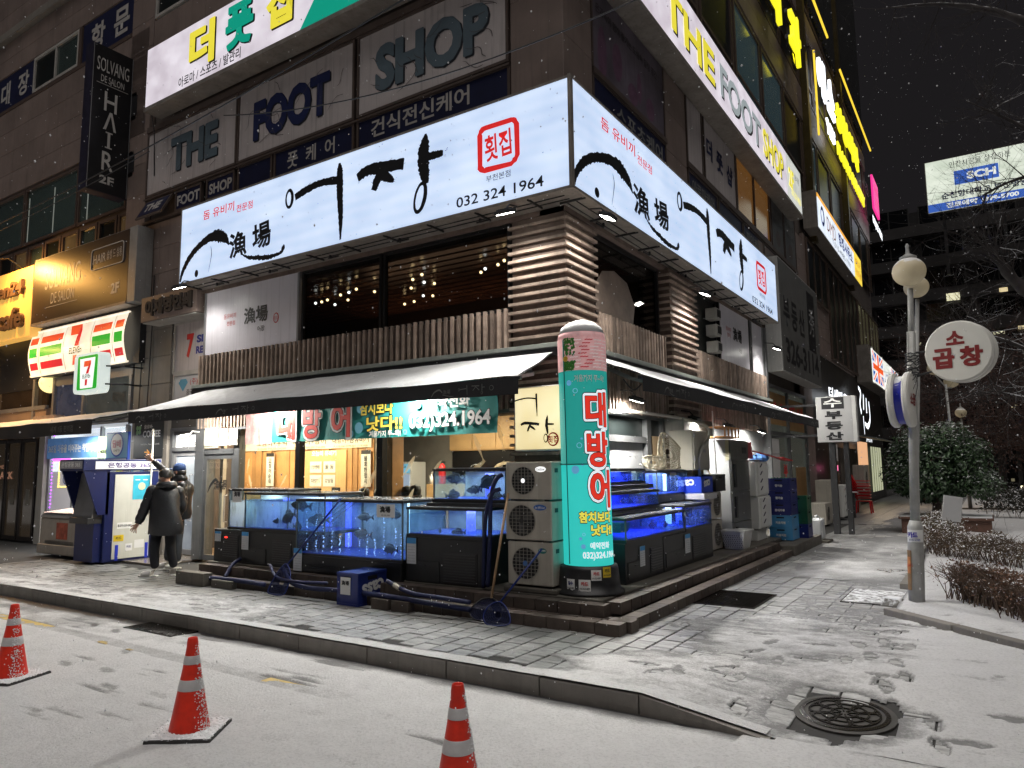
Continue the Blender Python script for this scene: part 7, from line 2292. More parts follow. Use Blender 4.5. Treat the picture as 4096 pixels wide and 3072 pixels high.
def ac_unit(x0,x1,y0,y1,z0,z1,label,face='A',cx=None,r=None,badge=None,sticker=None,group='outdoor air conditioning units',m=acm,ribs=True):
 t=thing('air_conditioner',label,'air conditioner',((x0+x1)/2,(y0+y1)/2,z0),group)
 obj('housing',MB().box(x0,y0,z0,x1,y1,z1),m,t,bevel=.012)
 F=Frame('A',y0) if face == 'A' else Frame('B',x1)
 a,b_=(x0,x1) if face == 'A' else (y0,y1)
 cx=cx if cx is not None else a+(b_-a)*.42
 r=r or (z1-z0)*.40;cz=(z0+z1)/2+.0
 obj('fan_opening',disc(MB(),F,cx,cz,r,d=.003,n=28),mat('fan_black',(.008,.008,.009),.6),t)
 q=MB()
 for k in range(3):
  a0=k*2.094
  q.poly(F,[(cx+r*.15*math.cos(a0),cz+r*.15*math.sin(a0)),(cx+r*.8*math.cos(a0+.25),cz+r*.8*math.sin(a0+.25)),(cx+r*.85*math.cos(a0+.8),cz+r*.85*math.sin(a0+.8)),(cx+r*.2*math.cos(a0+1.3),cz+r*.2*math.sin(a0+1.3))],.0035,.006)
 obj('fan_blade',q,mat('fan_blade',(.05,.05,.05),.5),t)
 q=MB()
 for k in range(1,9):
  h=-r+2*r*k/9;w=math.sqrt(r*r-h*h);q.fb(F,cx-w,cx+w,cz+h-.002,cz+h+.002,.008,.013)
 for k in range(1,7):
  h=-r+2*r*k/7;w=math.sqrt(r*r-h*h);q.fb(F,cx+h-.002,cx+h+.002,cz-w,cz+w,.006,.011)
 for k in range(24):
  a0,a1=2*math.pi*k/24,2*math.pi*(k+1)/24
  q.bar(F.P(cx+r*math.cos(a0),cz+r*math.sin(a0),.008),F.P(cx+r*math.cos(a1),cz+r*math.sin(a1),.008),.007)
 obj('fan_grille',q,wire,t)
 obj('hub_badge',disc(MB(),F,cx,cz,r*.17,d=.014,n=16),sticker or mat('badge_grey',(.45,.45,.45),.4),t)
 if ribs:
  q=MB();n=int((z1-z0)/.018)
  for k in range(n):q.fb(F,a+.015,a+.05 if face == 'A' else a+.05,z0+.02+k*.018,z0+.028+k*.018,.0005,.004)
  for k in range(n):q.fb(F,b_-.17,b_-.02,z0+.02+k*.018,z0+.026+k*.018,.0005,.003)
  obj('louvre',q,m,t)
 if badge:
  q=MB();disc(q,F,badge[0],badge[1],badge[2],badge[3],d=.006,n=22);obj('badge',q,badge[4],t)
  text(badge[5],F,badge[0],badge[1],badge[3]*.9,badge[6],t,d=.009,w=badge[2]*1.5,bold=.02)
 if face == 'A':
  FS=Frame('B',x1)
  obj('side_handle',MB().fb(FS,y0+.08,y0+.15,z1-.13,z1-.08,.001,.006),BLACKM,t)
  obj('feet',MB().box(x0+.05,y0+.03,z0-.02,x0+.12,y1,z0+.0).box(x1-.12,y0+.03,z0-.02,x1-.05,y1,z0),BLACKM,t)
 return t


bw,bt,bb=mat('badge_white',(.32,.32,.32),.5),mat('badge_teal',(.02,.16,.14),.4),mat('badge_blue',(.03,.12,.4),.4)
ac_unit(-5.08,-4.42,7.60,7.96,1.375,1.83,'topmost of the three outdoor units stacked left of the tall tube sign, white oval badge',cx=-4.82,r=.17,badge=(-4.57,1.74,.075,.033,bw,'CooZone',INK),sticker=bw)
ac_unit(-5.08,-4.42,7.59,7.95,.885,1.35,'middle of the three outdoor units stacked left of the tall tube sign, blue oval badge',cx=-4.84,r=.19,badge=(-4.58,1.28,.09,.035,bb,'San 선풍 Cool',WHITE),sticker=mat('no_badge',(.02,.02,.02)))
ac_unit(-5.06,-4.42,7.60,7.96,.35,.865,'lowest of the three outdoor units stacked left of the tall tube sign, teal oval badge',cx=-4.80,r=.19,badge=(-4.56,.765,.06,.033,bt,'green',WHITE),sticker=mat('hub_blue',(.08,.2,.5)))
obj_=solo('unit_foot_block',MB().box(-5.1,7.55,.27,-4.35,8.0,.325),conc,'stained concrete pad beneath the three stacked outdoor units','pad',bevel=.01)
ac_unit(-4.45,-4.15,12.62,13.3,.83,1.30,'upper beige outdoor unit of the pair between the blue crate and the steel fridge',face='B',r=.19,cx=13.02,group='pair of outdoor units by the fridge')
ac_unit(-4.45,-4.15,12.64,13.3,.29,.80,'lower beige outdoor unit of the pair between the blue crate and the steel fridge',face='B',r=.20,cx=13.02,group='pair of outdoor units by the fridge')

# ------------------------------------------------------------------ THE TALL TUBE SIGN
TC=(-4.15,8.0);TR=.30;A0=math.radians(-63.5)


class Cyl:
 def __init__(s,r,a_off=0.0):s.r,s.a=r,a_off
 def P(s,u,z,d=0.0):
  a=A0+s.a+u/s.r
  lean=(z-.6)*-.012
  return (TC[0]+lean+(s.r+d)*math.cos(a),TC[1]+(s.r+d)*math.sin(a),z)


CY=Cyl(TR)


def bend(me,F):
 """cut a flat text mesh into strips and wrap it on the tube"""
 import bmesh
 bm=bmesh.new();bm.from_mesh(me)
 xs=[v.co.x for v in bm.verts];x=min(xs)+.02
 while x < max(xs):
  bmesh.ops.bisect_plane(bm,geom=bm.verts[:]+bm.edges[:]+bm.faces[:],plane_co=(x,0,0),plane_no=(1,0,0));x += .03
 for v in bm.verts:v.co=F.P(v.co.x,v.co.y,v.co.z)
 bm.to_mesh(me);bm.free()


def ctext(s,u,z,h,w,m,par,d,bold=0.0,rot=0.0):
 me,tw,th=text_mesh(s,bold,0.0);me=me.copy();me.name='lettering';me.materials.clear();me.materials.append(m)
 me.transform(Matrix.Translation((u,z,d)) @ Matrix.Rotation(rot,4,'Z') @ Matrix.Diagonal((w/tw,h/th,1,1)))
 bend(me,CY)
 org=Vector(ORG[par.name]);me.transform(Matrix.Translation(-org))
 o=bpy.data.objects.new('lettering',me);col.objects.link(o);o.parent=par;ORG[o.name]=tuple(org)
 return o


def csheet(u0,u1,z0,z1,m,name,par,d=.0,nz=4):
 q=MB();n=max(2,int(abs(u1-u0)/.03))
 for j in range(nz+1):
  for i in range(n+1):
   q.v.append(CY.P(u0+(u1-u0)*i/n,z0+(z1-z0)*j/nz,d))
 for j in range(nz):
  for i in range(n):
   k=j*(n+1)+i;q.f.append((k,k+1,k+n+2,k+n+1))
 return obj(name,q,m,par,smooth=True)


tb=thing('tube_sign','tall inflatable style lit tube sign with red characters on teal and a pink sashimi photo','sign',(TC[0],TC[1],.28))
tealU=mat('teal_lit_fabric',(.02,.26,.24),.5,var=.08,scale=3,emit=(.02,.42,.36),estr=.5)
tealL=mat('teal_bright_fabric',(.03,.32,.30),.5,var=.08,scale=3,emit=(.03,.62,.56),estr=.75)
circ=2*math.pi*TR
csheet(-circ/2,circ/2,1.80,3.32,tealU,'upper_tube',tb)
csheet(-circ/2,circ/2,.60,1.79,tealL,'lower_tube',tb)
sash=mat('sashimi_print',(.78,.45,.45),.5,var=.3,scale=9,emit=(.9,.5,.5),estr=.22)
csheet(-.235,circ-.30,2.93,3.34,sash,'sashimi_photo',tb,d=.003)
csheet(-circ/2,-.26,2.93,3.34,sash,'sashimi_photo',tb,d=.003)
# slices and parsley on the photo
rs=random.Random(5);q=MB();q2=MB();q3=MB()
for k in range(9):
 z=2.96+k*.042;u=.0+.03*math.sin(k);
 for (qq,du,w,h) in ((q,-.02+(k % 3)*.02,.10,.013),(q2,-.14,.10,.011),(q2,.13,.12,.012),(q2,.27,.10,.01)):
  uu=u+du+rs.uniform(-.015,.015)
  for i in range(3):
   a,b_=uu+w*i/3,uu+w*(i+1)/3
   qq.quad(CY.P(a,z,.006),CY.P(b_,z+.006,.006),CY.P(b_,z+h+.006,.006),CY.P(a,z+h,.006))
obj('red_slices',q,mat('red_meat_print',(.55,.05,.06),.4,emit=(.6,.05,.08),estr=.25),tb)['kind']='stuff';obj('pale_slices',q2,mat('pale_meat_print',(.8,.68,.66),.4,emit=(.9,.75,.75),estr=.25),tb)['kind']='stuff'
for k in range(230):
 u=-.225+rs.random() ** 1.5*.14;z=rs.choice((rs.uniform(3.12,3.33),rs.uniform(2.94,3.04)));r=rs.uniform(.009,.02)
 q3.poly(CY,[(u+r*math.cos(a),z+r*math.sin(a)) for a in (0,1.2,2.5,3.8,5.0)],.007+rs.random()*.003)
o=obj('parsley_print',q3,mat('parsley_print',(.05,.24,.03),.6,var=.5,scale=60),tb)
q=MB();q.poly(CY,[(-.21+.04*math.cos(a*.6),3.08+.035*math.sin(a*.6)) for a in range(10)],.0105);obj('lemon_print',q,mat('lemon_print',(.8,.5,.05),.5),tb)
# dome with snow
obj('dome',MB().lathe((TC[0]-.033,TC[1],3.33),[(TR+.002,0),(TR*.97,.07),(TR*.83,.15),(TR*.55,.205),(TR*.25,.235),(.002,.24)],36),sash,tb,smooth=True)
o=obj('snow_cap',MB().lathe((TC[0]-.033,TC[1],3.345),[(TR*.96,.07),(TR*.84,.155),(TR*.55,.218),(TR*.25,.25),(.002,.256)],36),SNOWP,tb,smooth=True)
obj('seam',MB().tube([CY.P(-.245,.62,.004),CY.P(-.245,3.32,.004)],.006,5),mat('seam_teal',(.01,.1,.09),.6),tb)
q=MB()
for k in range(36):
 q.bar(CY.P(-circ/2+circ*k/36,1.795,.002),CY.P(-circ/2+circ*(k+1)/36,1.795,.002),.014)
obj('ring_seam',q,mat('seam_teal',(.01,.1,.09)),tb)
ctext('겨울까지 쭈~욱!',.10,2.83,.085,.40,WHITE,tb,.006,.02)
redem=mat('bright_red_print',(.72,.03,.02),.45,var=0,emit=(.85,.04,.02),estr=.6)
whem=mat('bright_white_print',(.75,.75,.8),.45,var=0,emit=(.8,.85,.9),estr=.8)
yem=mat('bright_yellow_print',(.8,.7,.1),.45,var=0,emit=(.9,.8,.1),estr=.65)
for c,u,z,h,w in (('대',.17,2.45,.44,.30),('방',.175,1.97,.44,.30),('어',.195,1.50,.46,.30)):
 ctext(c,u,z,h*1.18,w*1.2,INK,tb,.006,.11);ctext(c,u,z,h*1.13,w*1.14,whem,tb,.009,.09)
 ctext(c,u,z,h*.98,w*1.0,INK,tb,.012,.05);ctext(c,u,z,h*.95,w*.96,redem,tb,.015,.03)
for s,u,z,h,w in (('참치보다',.12,1.17,.13,.42),('낫다!!',.20,1.02,.13,.31)):
 ctext(s,u,z,h*1.15,w*1.04,INK,tb,.006,.09);ctext(s,u,z,h,w,yem,tb,.009,.04)
ctext('예약전화',.16,.84,.08,.26,whem,tb,.006,.03);ctext('032)324.1964',.17,.72,.10,.46,whem,tb,.006,.03)
q=MB();q2=MB()
for (u,z,r) in ((-.17,2.78,.035),(-.12,1.73,.05),(-.03,1.79,.015),(-.08,.92,.02),(-.05,.83,.028),(-.03,2.1,.014)):
 q.poly(CY,[(u+r*math.cos(a*.4),z+r*math.sin(a*.4)) for a in range(16)],.006)
for (u,z,r) in ((-.09,2.68,.028),(-.06,2.02,.03),(-.04,.97,.016)):
 for k in range(18):
  q2.bar(CY.P(u+r*math.cos(k*.349),z+r*math.sin(k*.349),.006),CY.P(u+r*math.cos((k+1)*.349),z+r*math.sin((k+1)*.349),.006),.007)
obj('bubble_print',q,mat('bubble_blue',(.12,.4,.7),.5,emit=(.2,.55,.9),estr=.35),tb)['kind']='stuff';obj('bubble_ring_print',q2,mat('bubble_ring',(.2,.55,.75),.5,emit=(.3,.7,.9),estr=.35),tb)
csheet(-circ/2,circ/2,.57,.60,BLACKM,'lower_band',tb,d=.006,nz=1)
obj('base',MB().lathe((TC[0],TC[1],.27),[(.43,0),(.43,.03),(.38,.05),(.37,.17),(.355,.29),(.34,.33),(.20,.335)],36),mat('black_rubber_base',(.015,.015,.016),.4,var=.2,bump=.1),tb,smooth=True)
for (ang,z,w,h,m,s,sm__) in ((-.75,.33,.11,.13,WHITE,'일수',NAVYP),(-.32,.33,.14,.13,WHITE,'카드',RED),(.08,.45,.12,.12,WHITE,'카드',RED),(.46,.48,.11,.12,mat('yellow_sticker',(.7,.5,.02)),'카드',INK)):
 c2=Cyl(.372)
 u=ang*.372+.0
 q=MB()
 for i in range(4):q.quad(c2.P(u+w*i/4,z,.006),c2.P(u+w*(i+1)/4,z,.006),c2.P(u+w*(i+1)/4,z+h,.004),c2.P(u+w*i/4,z+h,.004))
 obj('sticker',q,m,tb)
 me,tw,th=text_mesh(s,.04,0);me=me.copy();me.materials.clear();me.materials.append(sm__)
 me.transform(Matrix.Translation((u+w/2,z+h*.65,.010)) @ Matrix.Diagonal((w*.6/tw,h*.35/th,1,1)));bend(me,c2);me.transform(Matrix.Translation(-Vector(ORG[tb.name])))
 o=bpy.data.objects.new('lettering',me);col.objects.link(o);o.parent=tb
 me,tw,th=text_mesh('010-3224-8899',.02,0);me=me.copy();me.materials.clear();me.materials.append(INK)
 me.transform(Matrix.Translation((u+w/2,z+h*.22,.010)) @ Matrix.Diagonal((w*.85/tw,h*.16/th,1,1)));bend(me,c2);me.transform(Matrix.Translation(-Vector(ORG[tb.name])))
 o=bpy.data.objects.new('lettering',me);col.objects.link(o);o.parent=tb
tl=bpy.data.lights.new('tube_glow','POINT');tl.energy=6;tl.color=(.2,1,.85);tl.shadow_soft_size=.2
# ------------------------------------------------------------------ LANDING NETS, PIPES, CRATES ON THE ROAD SIDE
bluep=mat('blue_plastic',(.006,.02,.15),.35,var=.12);netm=mat('dark_blue_net',(.01,.015,.07),.7,var=.2)
netw=mat('beige_net_twine',(.30,.27,.20),.8,var=.1)


def net(p_top,p_neck,rim,depthv,handle_m,rim_m,label,net_m=netm,r=.013,bag=.25):
 """handle from p_top to p_neck, rim = list of points closing at the neck; bag sags along depthv"""
 t=thing('landing_net',label,'landing net',p_neck)
 obj('handle',MB().tube([p_top,p_neck],r,8),handle_m,t,smooth=True)
 loop=[Vector(p) for p in rim];P=[loop[-1]]+loop+loop[:2];sm=[]
 for i in range(1,len(P)-2):
  for k in range(6):
   u=k/6
   sm.append(0.5*(2*P[i]+(P[i+1]-P[i-1])*u+(2*P[i-1]-5*P[i]+4*P[i+1]-P[i+2])*u*u+(3*P[i]-P[i-1]-3*P[i+1]+P[i+2])*u ** 3))
 obj('rim',MB().tube(sm+[sm[0]],.008,6,cap=False),rim_m,t,smooth=True)
 c=sum(sm,Vector())/len(sm);dv=Vector(depthv);q=MB();n=len(sm)
 rings=[]
 for j in range(0,9):
  a=j/9;s=math.cos(a*1.45)
  rings.append([c+(p-c)*s+dv*bag*math.sin(a*1.5) for p in sm])
 for j,rg in enumerate(rings):
  for i in range(n):
   wd=.0028 if net_m is netm else .006
   if j:q.bar(rg[i],rg[(i+1) % n],wd)
   if j < len(rings)-1:q.bar(rg[i],rings[j+1][(i+(j % 2)) % n],wd)
 o=obj('mesh_bag',q,net_m,t)
 if net_m is not netm:return t
 q=MB()
 for rg in rings:q.v += [tuple(p) for p in rg]
 for j in range(len(rings)-1):
  for i in range(n):
   k=j*n+i;k2=j*n+(i+1) % n;q.f.append((k,k2,k2+n,k+n))
 obj('weave',q,VEIL if net_m is netm else VEILB,t)
 return t


VEIL=glass('net_veil_dark',(.35,.4,.6),0,.5,haze=.03);VEILB=glass('net_veil_beige',(.8,.78,.7),0,.5,haze=.12)
net((-7.68,7.30,1.36),(-8.50,7.08,.43),[(-8.50,7.06,.43),(-8.38,7.03,.30),(-8.36,6.95,.10),(-8.42,6.93,.03),(-8.62,6.93,.02),(-8.76,6.95,.05),(-8.70,7.02,.25),(-8.58,7.05,.40)],(.0,.3,.0),bluep,bluep,'blue handled landing net leaning on the central tank, its mesh resting on the pavement',bag=.12)
net((-4.98,7.50,1.45),(-4.98,7.12,.25),[(-4.98,7.12,.25),(-4.84,7.08,.20),(-4.78,7.02,.06),(-4.86,6.98,.02),(-5.12,6.98,.02),(-5.22,7.02,.10),(-5.12,7.08,.22)],(.0,.3,0),mat('bare_wood_pole',(.35,.22,.12),.6,var=.2),BLACKM,'wooden handled black landing net leaning beside the outdoor units',r=.016,bag=.14)
net((-4.52,7.52,.80),(-4.80,7.05,.24),[(-4.80,7.03,.24),(-4.67,6.99,.17),(-4.60,6.94,.05),(-4.68,6.90,.01),(-4.88,6.90,.0),(-4.96,6.93,.08),(-4.92,6.99,.19)],(.0,.25,0),bluep,bluep,'short blue landing net in front of the outdoor units',bag=.1)
# blue hoses standing by the units
hm=mat('blue_hose',(.004,.009,.055),.65,var=.15)
def crv(pts,n=8):
 P=[Vector(p) for p in pts];P=[P[0]]+P+[P[-1]];o_=[]
 for i in range(1,len(P)-2):
  for k in range(n):
   u=k/n
   o_.append(0.5*(2*P[i]+(P[i+1]-P[i-1])*u+(2*P[i-1]-5*P[i]+4*P[i+1]-P[i+2])*u*u+(3*P[i]-P[i-1]-3*P[i+1]+P[i+2])*u ** 3))
 return o_+[P[-2]]
solo('blue_hose',MB().tube(crv([(-5.30,7.50,.3),(-5.26,7.50,.9),(-5.24,7.50,1.4),(-5.17,7.52,1.62),(-5.10,7.56,1.68)]),.028,10),hm,'thick blue hose rising beside the outdoor units and bending over at the top','hose',smooth=True)
solo('blue_hose',MB().tube(crv([(-5.38,7.52,.28),(-5.35,7.50,.8),(-5.30,7.48,1.2),(-5.22,7.5,1.45),(-5.12,7.54,1.5)]),.026,10),hm,'second blue hose rising behind the wooden net handle','hose',smooth=True)
solo('blue_pipe',MB().tube(crv([(-11.0,7.05,.1),(-9.5,7.02,.13),(-8.9,7.0,.12)]),.035,10),hm,'blue drain pipe on the ground left of the first net','pipe',smooth=True)
solo('blue_pipe',MB().tube(crv([(-8.75,7.2,.34),(-8.4,7.05,.2),(-8.0,7.0,.15),(-7.3,7.02,.16),(-6.5,7.0,.16),(-5.6,7.0,.13),(-5.2,7.0,.12)]),.033,12),hm,'long blue drain pipe running along the brick step to the nets','pipe',smooth=True)
solo('blue_hose',MB().tube(crv([(-9.1,7.25,.36),(-8.7,7.05,.24),(-8.2,6.98,.22),(-7.6,7.0,.24)]),.022,8),hm,'thin blue hose drooping from the wide low stand to the beer crate','hose',smooth=True)
solo('blue_hose',MB().tube(crv([(-6.6,7.1,.33),(-6.1,6.98,.24),(-5.6,6.98,.22),(-5.2,7.0,.2)]),.028,8),hm,'dark blue hose with a taped white joint above the loose bricks','hose',smooth=True)
solo('tape_joint',MB().tube([(-6.42,7.04,.30),(-6.30,7.01,.27)],.034,8),mat('dirty_tape',(.35,.33,.27),.7),'dirty white taped pipe joint on the dark blue hose','joint')
for x in (-10.35,-10.2):
 pass
solo('drip_spout',MB().tube(crv([(-10.25,7.58,.35),(-10.2,7.4,.28),(-10.1,7.2,.12)]),.03,8),hm,'short blue spout bending down between the first two tank stands','pipe',smooth=True)


def crate(x0,y0,z0,w,d_,h,m,label,fa=None,fb_=None,group=None,rot=0.0,lid=False,tm=None,holes=True):
 t=thing('crate',label,'crate',(x0,y0,z0),group)
 e=.012
 q=MB()
 q.box(x0,y0,z0,x0+w,y0+d_,z0+.015)
 q.box(x0,y0,z0+.015,x0+w,y0+e,z0+h).box(x0,y0+d_-e,z0+.015,x0+w,y0+d_,z0+h).box(x0,y0+e,z0+.015,x0+e,y0+d_-e,z0+h).box(x0+w-e,y0+e,z0+.015,x0+w,y0+d_-e,z0+h)
 if lid:q.box(x0+e,y0+e,z0+h-.02,x0+w-e,y0+d_-e,z0+h-.005)
 obj('box',q,m,t,bevel=.004)
 q=MB();FA_,FB_=Frame('A',y0),Frame('B',x0+w)
 q.fb(FA_,x0-.006,x0+w+.006,z0+h-.03,z0+h,.0,.008).fb(FA_,x0,x0+w,z0,z0+.025,.0,.008)
 q.fb(FB_,y0-.006,y0+d_+.006,z0+h-.03,z0+h,.0,.008).fb(FB_,y0,y0+d_,z0,z0+.025,.0,.008)
 for k in (0,1):q.fb(FA_,x0+k*(w-.02),x0+k*(w-.02)+.02,z0+.025,z0+h-.03,.0,.008).fb(FB_,y0+k*(d_-.02),y0+k*(d_-.02)+.02,z0+.025,z0+h-.03,.0,.008)
 obj('ribs',q,m,t)
 if holes:
  obj('hand_hole',MB().fb(FA_,x0+w*.33,x0+w*.67,z0+h*.76,z0+h*.88,.001,.003).fb(FB_,y0+d_*.33,y0+d_*.67,z0+h*.76,z0+h*.88,.001,.003),mat('hole_black',(.004,.004,.006),.8),t)
 tm=tm or WHITE
 if fa:text(fa[0],FA_,x0+w*fa[1],z0+h*fa[2],h*fa[3],tm,t,d=.004,bold=.04,rot=fa[4])
 if fb_:text(fb_[0],FB_,y0+d_*fb_[1],z0+h*fb_[2],h*fb_[3],tm,t,d=.004,bold=.04,rot=fb_[4])
 return t


cassb=mat('beer_crate_blue',(.012,.025,.16),.4,var=.12);cassb2=mat('bright_crate_blue',(.015,.05,.42),.4,var=.1)
c1=crate(-7.32,6.92,.0,.38,.52,.42,cassb,'dark blue beer crate with upside down lettering standing on the pavement under the central tank',fb_=('cass',.52,.55,.32,math.pi+.15),lid=True)
obj('shop_sticker',MB().fb(Frame('A',6.92),-7.25,-7.07,.14,.36,.009,.013),WHITE,c1);text('漁場',Frame('A',6.92),-7.16,.29,.06,INK,c1,d=.015,w=.14,bold=.04)
crate(-4.48,12.02,1.31,.40,.58,.27,cassb2,'bright blue beer crate with upside down lettering on top of the far walkway tanks',fa=('cass',.3,.62,.4,math.pi+.1),fb_=('cass',.5,.6,.4,math.pi+.1),lid=True)
obj('under_tub',MB().box(-4.52,11.98,1.20,-4.02,12.66,1.30),mat('pale_tub',(.5,.5,.5),.5),thing('plastic_tub','pale plastic tub beneath the bright blue beer crate','tub',(-4.3,12.3,1.2)),bevel=.01)

# electric cabinet, pipe, nets and small things by the second pillar
t=thing('electric_cabinet','beige steel electric cabinet fixed to the second slatted pillar','cabinet',(-4.6,12.4,1.7))
obj('box',MB().box(-4.66,12.12,1.69,-4.24,12.98,2.38),mat('cabinet_beige',(.46,.44,.37),.5,var=.06,streak=.15),t,bevel=.012)
obj('door',MB().box(-4.24,12.15,1.71,-4.222,12.96,2.36),mat('cabinet_beige',(.46,.44,.37)),t,bevel=.004);obj('label_plate',MB().box(-4.221,12.6,2.0,-4.218,12.75,2.06),GREYM,t)
for z in (1.85,2.25):obj('hinge',MB().box(-4.225,12.13,z,-4.20,12.17,z+.08),GREYM,t)
cond=mat('ivory_conduit',(.52,.50,.44),.5,var=.1)
solo('conduit_pipe',MB().tube(crv([(-4.66,9.6,2.58),(-4.64,10.4,2.62),(-4.62,11.6,2.63),(-4.5,12.3,2.60),(-4.2,12.75,2.48),(-4.15,12.72,2.25),(-4.2,12.45,2.05),(-4.22,12.35,1.85),(-4.24,12.45,1.6)]),.028,10),cond,'ivory flexible conduit sweeping under the walkway awning and down over the cabinet','pipe',smooth=True)
solo('white_pole',MB().tube([(-4.12,12.9,2.75),(-4.1,12.95,1.3)],.012,6),WHITE,'thin white pole hanging from the awning beside the fridge','pole')
solo('black_wire',MB().tube(crv([(-4.62,10.2,3.1),(-4.55,10.4,2.95),(-4.5,10.6,3.05)]),.012,5),BLACKM,'short loop of black wire on the nearest awning floodlight','wire')
net((-4.62,11.2,1.72),(-4.60,11.35,1.80),[(-4.55,11.40,1.75),(-4.45,12.2,1.76),(-4.45,12.15,2.05),(-4.55,11.5,2.32)],(-.1,-.3,0),cond,netw,'beige square landing net standing on the upper far walkway tank',net_m=netw,bag=.2)
net((-4.6,10.7,1.80),(-4.58,10.75,1.78),[(-4.5,10.7,1.74),(-4.45,11.3,1.74),(-4.45,11.3,1.9),(-4.55,10.75,1.92)],(-.1,-.2,0),cond,netw,'small crumpled beige net beside the larger square net',net_m=netw,bag=.15)
t=thing('hanging_cage','small orange wooden rack hanging under the awning over the fridge','rack',(-4.2,13.5,2.3))
orw=mat('orange_wood',(.5,.22,.06),.5,var=.15)
q=MB()
for z in (2.28,2.46):q.box(-4.3,13.2,z,-4.0,14.15,z+.025)
obj('rail',q,orw,t)
for k in range(5):obj('slat',MB().box(-4.02,13.22+k*.22,2.305,-4.0,13.26+k*.22,2.46),orw,t)
for k,(y,lb) in enumerate(((13.2,'nearer'),(13.34,'farther'))):
 q=thing('hand_broom',lb+' straw hand broom standing behind the black crate','broom',(-4.45,y-.3,1.6))
 obj('bristles',MB().hexa([(-4.5,y-.36,1.58),(-4.4,y-.36,1.58),(-4.4,y-.24,1.58),(-4.5,y-.24,1.58),(-4.52,y-.38,1.78),(-4.38,y-.38,1.78),(-4.38,y-.22,1.78),(-4.52,y-.22,1.78)]),mat('straw',(.55,.38,.14),.8,var=.3,scale=40),q)
 obj('handle',MB().tube([(-4.45,y-.3,1.58),(-4.5,y-.1,1.4)],.012,6),mat('green_plastic',(.02,.25,.08),.4),q)
solo('broom_stick',MB().tube([(-4.5,12.9,2.2),(-4.3,13.2,1.6)],.014,6),mat('broom_yellow',(.6,.45,.2),.5),'pale yellow broom stick leaning against the fridge side','stick')
crate(-4.42,12.72,1.31,.36,.55,.30,mat('black_crate_plastic',(.02,.02,.022),.5),'black plastic basket crate beside the bright blue beer crate',holes=True)

# four door fridge
t=thing('steel_fridge','tall four door steel fridge with a white side panel on the walkway side','fridge',(-4.3,14.2,.25))
st_=mat('brushed_steel',(.20,.20,.19),.35,.75,var=.12,streak=.25);whs=mat('fridge_white_side',(.56,.58,.6),.45,var=.06,streak=.12)
obj('cabinet',MB().box(-4.62,13.58,.36,-4.06,14.78,2.25),whs,t,bevel=.006)
obj('cream_edge',MB().box(-4.12,13.572,1.86,-4.055,13.58,2.25),mat('cream_edge',(.6,.58,.4),.5),t)
F4=Frame('B',-4.06)
obj('top_panel',MB().fb(F4,13.58,14.78,1.88,2.25,.0,.03),mat('fridge_head',(.16,.155,.14),.4,.5),t)
obj('display',MB().fb(F4,14.35,14.65,2.0,2.12,.031,.035),BLACKM,t)
for k,(z0,z1) in enumerate(((1.28,1.87),(.72,1.27),(.36,.71))):
 d_=obj('door',MB().fb(F4,13.60,14.76,z0+.005,z1-.005,.0,.04),st_,t,bevel=.006)
 obj('handle',MB().fb(F4,13.68,13.78,z0+.08,z1-.08,.04,.075),BLACKM,d_)
for y in (13.65,14.7):obj('castor',MB().lathe((-4.15,y,.27),[(.04,0),(.04,.06)],10),BLACKM,t)
# white laundry basket
t=thing('laundry_basket','white perforated plastic basket standing before the fridge','basket',(-3.95,13.4,.25))
def bk(z,s):return [(-4.15+.22-.22*s,13.18+.28-.28*s,z),(-4.15+.22+.2*s,13.18+.28-.28*s,z),(-4.15+.22+.2*s,13.18+.28+.28*s,z),(-4.15+.22-.22*s,13.18+.28+.28*s,z)]
obj('body',MB().hexa(bk(.27,.78)+bk(.58,1.0)),mat('white_plastic',(.62,.62,.60),.4),t,bevel=.01)
obj('rim',MB().hexa(bk(.58,1.06)+bk(.605,1.07)),mat('white_plastic',(.62,.62,.60)),t)
q=MB();Fb2=Frame('A',13.20)
for i in range(9):
 for j in range(7):
  q.poly(Fb2,[(-4.10+i*.04+.012*(j % 2)+a,.32+j*.033+b_) for a,b_ in ((-.009,0),(0,-.011),(.009,0),(0,.011))],.035)
obj('perforation',q,mat('hole_black',(.004,.004,.006)),t)
q=MB().tube([(-4.2,13.3,.55),(-4.3,13.1,.9)],.02,6);solo('broom',q,mat('straw',(.55,.38,.14)),'short brown broom standing in the white basket','broom')
# styrofoam box towers
sty=mat('styrofoam',(.70,.70,.67),.7,var=.05,bump=.15,bscale=120)
hole=mat('slot_dark',(.03,.02,.05),.8)
def styro(x0,x1,y0,y1,z0,z1,lb):
 t=thing('foam_box',lb,'foam box',(x0,y0,z0),'white foam boxes standing on end')
 obj('box',MB().box(x0,y0,z0,x1,y1,z1),sty,t,bevel=.012)
 FB_=Frame('B',x1)
 obj('lid',MB().fb(FB_,y0+.12,y1-.05,z0+.03,z1-.03,.0,.03),sty,t,bevel=.008)
 q=MB()
 for k in range(4):
  z=z0+(z1-z0)*(.16+.22*k)
  q.poly(FB_,[(y0+.22,z),(y0+.30,z+.01),(y0+.42,z+.07),(y0+.42,z+.09),(y0+.34,z+.08),(y0+.22,z+.02)],.032)
 obj('slot',q,hole,t)
 q=MB();FA_=Frame('A',y0)
 for k in range(10):q.fb(FA_,x0-.02,x0+.03,z0+.03+(z1-z0)*k/10.5,z0+.05+(z1-z0)*k/10.5,.0,.02)
 obj('edge_notches',q,sty,t)
styro(-4.5,-3.92,14.85,15.75,1.15,1.84,'upper of the two white foam boxes on end right of the fridge')
styro(-4.5,-3.90,14.88,15.8,.50,1.14,'lower of the two white foam boxes on end right of the fridge')
